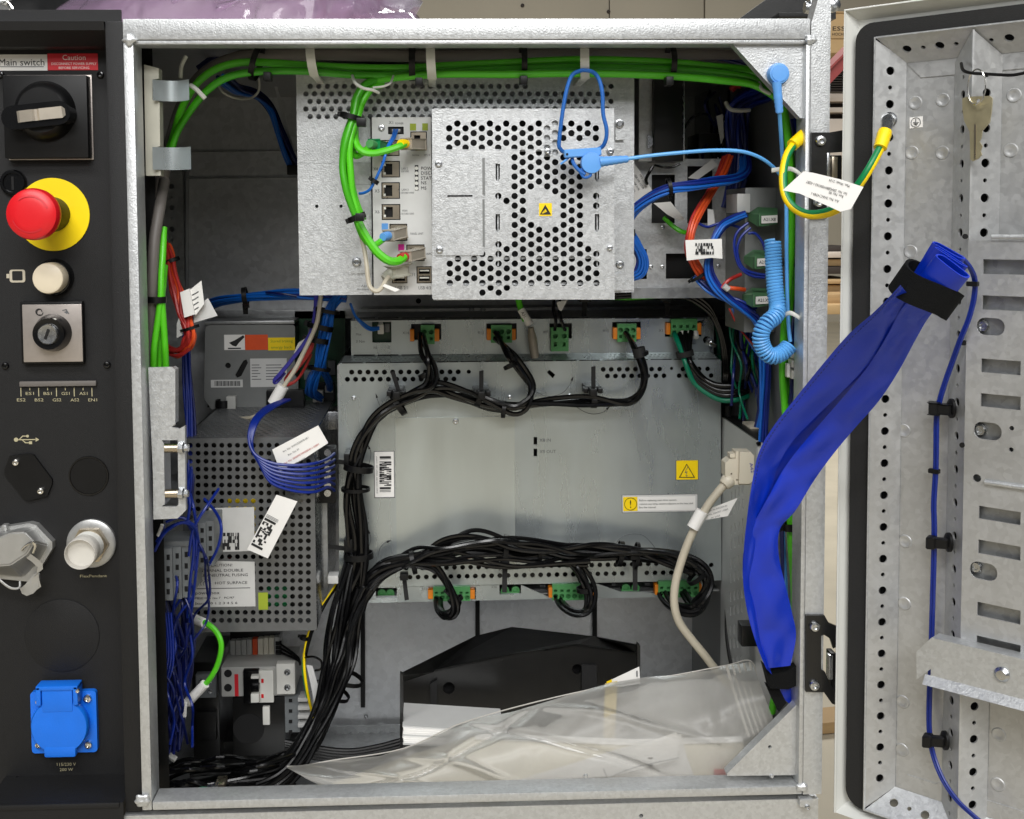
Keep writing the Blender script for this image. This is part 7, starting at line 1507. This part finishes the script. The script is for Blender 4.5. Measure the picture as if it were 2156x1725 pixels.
# blue door wires with clips
dwp = [(2022, 540, .03), (2040, 560, .025), (2052, 588, .016), (2051, 625, .012), (2040, 670, .010), (2022, 715, .006), (2004, 765, -.002), (1990, 805, -.006), (1978, 845, -.008), (1972, 880, -.008), (1971, 940, -.008), (1970, 992, -.008), (1966, 1060, -.008), (1967, 1110, -.008), (1966, 1180, -.009), (1964, 1250, -.010), (1962, 1320, -.012), (1960, 1400, -.014), (1957, 1460, -.012), (1956, 1520, -.010), (1959, 1560, -.008), (1968, 1600, -.006), (1987, 1645, -.002), (2015, 1685, .002), (2050, 1718, .004), (2090, 1750, .004)]
dw = thing('door_wires', 'pair of blue wires clipped down the inside of the door', 'wires', D3(1966, 1700, -.01))
for k_ in (-1, 1): sweep('wire', cr([D3(u+k_*2.6*(1 if 700 < v < 1500 else .9), v, n+.0003*k_) for u, v, n in dwp], 6), .00125, 'cable_royal', dw, 8)
for u, v in ((1969, 860), (1963, 1142), (1955, 1559)):
    t = thing('wire_clip', {860: 'black wire clip on the door channel, upper of three', 1142: 'black wire clip on the door channel, middle of three', 1559: 'black wire clip on the door channel, lower of three'}[v], 'clip', D3(u+35, v, -.006), 'black wire clips on the door')
    lathe('base', D3(u+37, v, -.010), (DN+DD*-1).normalized(), [(.0075, 0), (.0075, .002), (.004, .004)], 'black_plastic', t, 18, sx=.8)
    A_, B2 = D3(u-2, v, -.004), D3(u+34, v+3, -.006); e_ = (B2-A_).normalized(); obox('arm', (A_+B2)/2, e_, UP, e_.cross(UP), (B2-A_).length, .008, .006, 'black_plastic', t, .001); obox('head', A_, e_, UP, e_.cross(UP), .007, .0095, .009, 'black_plastic', t, .001)
for u, v, n in ((1967, 992, -.008), (2048, 598, .016)):
    c = D3(u, v, n); obox('tie', c, DD, UP, DN, .008, .0035, .005, 'black_plastic', dw, .0005)
# ================================================================== blue pouch
pc = thing('vinyl_pouch', 'long royal blue vinyl pouch folded and strapped between door and cabinet', 'pouch', P(1640, 1420, .02))
rows = [((1896, 600), (1918, 628), (1918, 626), (1985, 638), -.183), ((1868, 630), (1893, 660), (1893, 658), (1956, 668), -.165), ((1835, 662), (1872, 703), (1872, 700), (1928, 715), -.145), ((1785, 706), (1832, 762), (1836, 760), (1893, 780), -.115), ((1730, 770), (1778, 820), (1794, 815), (1850, 845), -.088), ((1680, 832), (1722, 874), (1748, 868), (1797, 905), -.064), ((1627, 900), (1670, 928), (1698, 925), (1750, 962), -.046), ((1597, 955), (1640, 978), (1652, 985), (1712, 1015), -.034), ((1583, 1020), (1626, 1026), (1616, 1050), (1675, 1075), -.026), ((1573, 1090), (1610, 1085), (1586, 1105), (1642, 1115), -.018), ((1566, 1160), (1596, 1150), (1566, 1160), (1640, 1172), -.012), ((1565, 1230), (1590, 1220), (1565, 1230), (1655, 1238), -.006), ((1576, 1300), (1600, 1300), (1576, 1300), (1668, 1292), .0), ((1594, 1360), (1610, 1365), (1594, 1360), (1676, 1340), .006), ((1613, 1408), (1625, 1420), (1613, 1408), (1664, 1402), .010)]
def lobe(name, ia, ib, bul, push, m_, n=12, last=None, ea=0, eb=0, wv=.0016):
    rs = rows[:last]
    A_ = cr([P(r_[ia][0]+ea, r_[ia][1], r_[4]+push[0]) for r_ in rs], 7); B2 = cr([P(r_[ib][0]+eb, r_[ib][1], r_[4]+push[1]) for r_ in rs], 7); V = []; Fc = []
    N2 = 2*n
    for i, (a, b) in enumerate(zip(A_, B2)):
        e = (b-a); w_ = e.length; vw = (CAM-(a+b)/2).normalized()
        wr = wv*(2*abs(math.sin(i*.24+ia*2))-1+.8*abs(math.sin(i*.11+1)))
        for k_ in range(n+1):
            q = k_/n; V.append(a+e*q+vw*(w_*bul*(1-abs(2*q-1)**5)+wr*(.4+math.sin(2.2*math.pi*q+i*.13))))
        for k_ in range(n-1, 0, -1):
            q = k_/n; V.append(a+e*q-vw*(.0015+w_*bul*.3*math.sin(math.pi*q)))
    for i in range(len(A_)-1):
        for k_ in range(N2): c_ = i*N2+k_; d_ = i*N2+(k_+1) % N2; Fc.append((c_, d_, d_+N2, c_+N2))
    Fc.append(tuple(range(N2))[::-1]); Fc.append(tuple(range((len(A_)-1)*N2, len(A_)*N2)))
    o = mk(name, V, Fc, m_, pc, True, True)
    bm = bmesh.new(); bm.from_mesh(o.data); bmesh.ops.recalc_face_normals(bm, faces=bm.faces[:]); bm.to_mesh(o.data); bm.free(); return o
lobe('left_fold', 0, 1, .03, (-.014, -.002), 'pouch_blue', wv=.0012); lobe('right_fold', 2, 3, .06, (-.006, -.004), 'pouch_blue', wv=.0014)
lobe('inner_fold', 1, 2, .02, (.014, .014), 'pouch_blue', last=9, ea=-14, eb=14, wv=.0006)
# stitching along the left fold
Ls = cr([P(r_[0][0]+(r_[1][0]-r_[0][0])*.13, r_[0][1]+(r_[1][1]-r_[0][1])*.13, r_[4]-.0165) for r_ in rows[:9]], 9)
V = []; Fc = []
for i in range(0, len(Ls)-1, 1):
    a, b = Ls[i], Ls[i].lerp(Ls[i+1], .55); vw = (CAM-a).normalized(); sd = (b-a).normalized().cross(vw)*.0004; k_ = len(V); V += [a+sd+vw*.0006, a-sd+vw*.0006, b-sd+vw*.0006, b+sd+vw*.0006]; Fc.append((k_, k_+1, k_+2, k_+3))
mk('stitching', V, Fc, 'cable_navy', pc)
# rolled tip + velcro band
def flatroll(name, pa, pb, half, thick, m_, n=24, seg=10, wave=0):
    """flattened rolled end: open flat tube with wall thickness"""
    A_, B2 = P(*pa), P(*pb); e = (B2-A_).normalized(); vw = (CAM-A_).normalized(); sd_ = e.cross(vw).normalized(); fv_ = sd_.cross(e); V = []; Fc = []
    for w_ in (0, .0012):
        for j in range(seg+1):
            q = A_.lerp(B2, j/seg)
            for i in range(n):
                a = 2*math.pi*i/n; cx_ = math.copysign(abs(math.cos(a))**.7, math.cos(a)); V.append(q+sd_*((half-w_)*cx_)+fv_*((thick-w_*.7)*math.sin(a)+wave*math.sin(a*3+j*.5)))
    M_ = (seg+1)*n
    for o_ in (0, M_):
        for j in range(seg):
            for i in range(n): c_ = o_+j*n+i; d_ = o_+j*n+(i+1) % n; Fc.append((c_, d_, d_+n, c_+n) if o_ == 0 else (c_, c_+n, d_+n, d_))
    for i in range(n): c_ = seg*n+i; d_ = seg*n+(i+1) % n; Fc.append((c_, d_, d_+M_, c_+M_))
    return mk(name, V, Fc, m_, pc, True, True)
flatroll('rolled_tip', (1952, 626, -.186), (2006, 560, -.208), .0122, .0038, 'pouch_blue', wave=.0005)
flatroll('rolled_outer', (1945, 612, -.176), (1998, 527, -.198), .0112, .0024, 'pouch_blue', wave=.0004)
flatroll('rolled_middle', (1948, 616, -.180), (2003, 541, -.202), .0116, .0014, 'pouch_blue', wave=.0003)
bp = [P(1925, 640, -.188), P(1945, 612, -.192)]
e_ = (bp[1]-bp[0]).normalized(); vw = (CAM-bp[0]).normalized(); sd = e_.cross(vw).normalized(); fv = sd.cross(e_).normalized()
V = []; Fc = []; n = 36; c0_ = P(1950, 612, -.186)
for ro, s_ in ((0, -1), (0, 1), (.0022, 1), (.0022, -1)):
    for i in range(n):
        a = 2*math.pi*i/n; V.append(c0_+e_*(.0098*s_+.002*math.sin(a*2))+sd*((.0188+ro)*math.cos(a))+fv*((.0105+ro)*math.sin(a)))
for a, b in ((0, 1), (1, 2), (2, 3), (3, 0)):
    for i in range(n): j = (i+1) % n; Fc.append((a*n+i, b*n+i, b*n+j, a*n+j))
vb = thing('velcro_band', 'black hook-and-loop band wrapped round the upper end of the blue pouch', 'strap', c0_, 'black bands on the pouch'); o = mk('band', V, Fc, 'velcro', vb, True, True)
bm = bmesh.new(); bm.from_mesh(o.data); bmesh.ops.recalc_face_normals(bm, faces=bm.faces[:]); bm.to_mesh(o.data); bm.free()
vb = thing('velcro_band', 'black hook-and-loop band at the foot of the blue pouch', 'strap', P(1650, 1430, .01), 'black bands on the pouch')
ppoly('band', [(1610, 1402), (1628, 1418), (1652, 1416), (1690, 1395), (1690, 1438), (1660, 1452), (1622, 1450)], .008, .012, 'velcro', vb); ppoly('band_end', [(1612, 1440), (1640, 1448), (1656, 1480), (1640, 1500), (1625, 1470)], .016, .004, 'velcro', vb)
ppoly('pouch_tail', [(1642, 1448), (1668, 1436), (1684, 1468), (1662, 1482), (1648, 1470)], .020, .004, 'pouch_blue', pc)
bkt = thing('strap_bracket', 'small angled steel bracket on the right post behind the pouch foot', 'bracket', P(1685, 1390, .02)); ppoly('bracket_leaf', [(1664, 1350), (1690, 1343), (1690, 1352), (1670, 1360), (1668, 1395), (1663, 1398)], .016, .002, 'galv', bkt)

# dense wiring in the right recess
t = thing('right_recess_wires', 'dense tangle of dark cables in the right recess behind the coiled cord', 'wires', P(1600, 900, .16))
rnd = random.Random(23)
for i in range(26):
    a, b = rnd.uniform(1535, 1600), rnd.uniform(560, 700); pp = [(a, b, .17+rnd.uniform(0, .06))]
    for k_ in range(4): pp.append((min(1640, max(1540, pp[-1][0]+rnd.uniform(-8, 30))), pp[-1][1]+rnd.uniform(35, 75), .16+rnd.uniform(0, .06)))
    cable('wire', pp, rnd.choice((5, 6, 8)), ('cable_navy', 'cable_navy', 'cable_black', 'cable_royal', 'cable_navy', 'cable_teal')[i % 6], t)
for i, m_ in enumerate(('cable_red', 'cable_grey', 'cable_blue')): cable('wire', [(1535+i*3, 650, .17), (1556+i*2, 690, .16), (1585, 725+i*4, .15), (1612, 756+i*6, .14)], 4, m_, t)
for i in range(14):
    a, b = rnd.uniform(1490, 1560), rnd.uniform(190, 260); pp = [(a, b, .21+rnd.uniform(0, .05))]
    for k_ in range(4): pp.append((min(1600, max(1480, pp[-1][0]+rnd.uniform(-22, 26))), pp[-1][1]+rnd.uniform(25, 55), .20+rnd.uniform(0, .05)))
    cable('wire', pp, 6, ('cable_navy', 'cable_black', 'cable_navy')[i % 3], t)
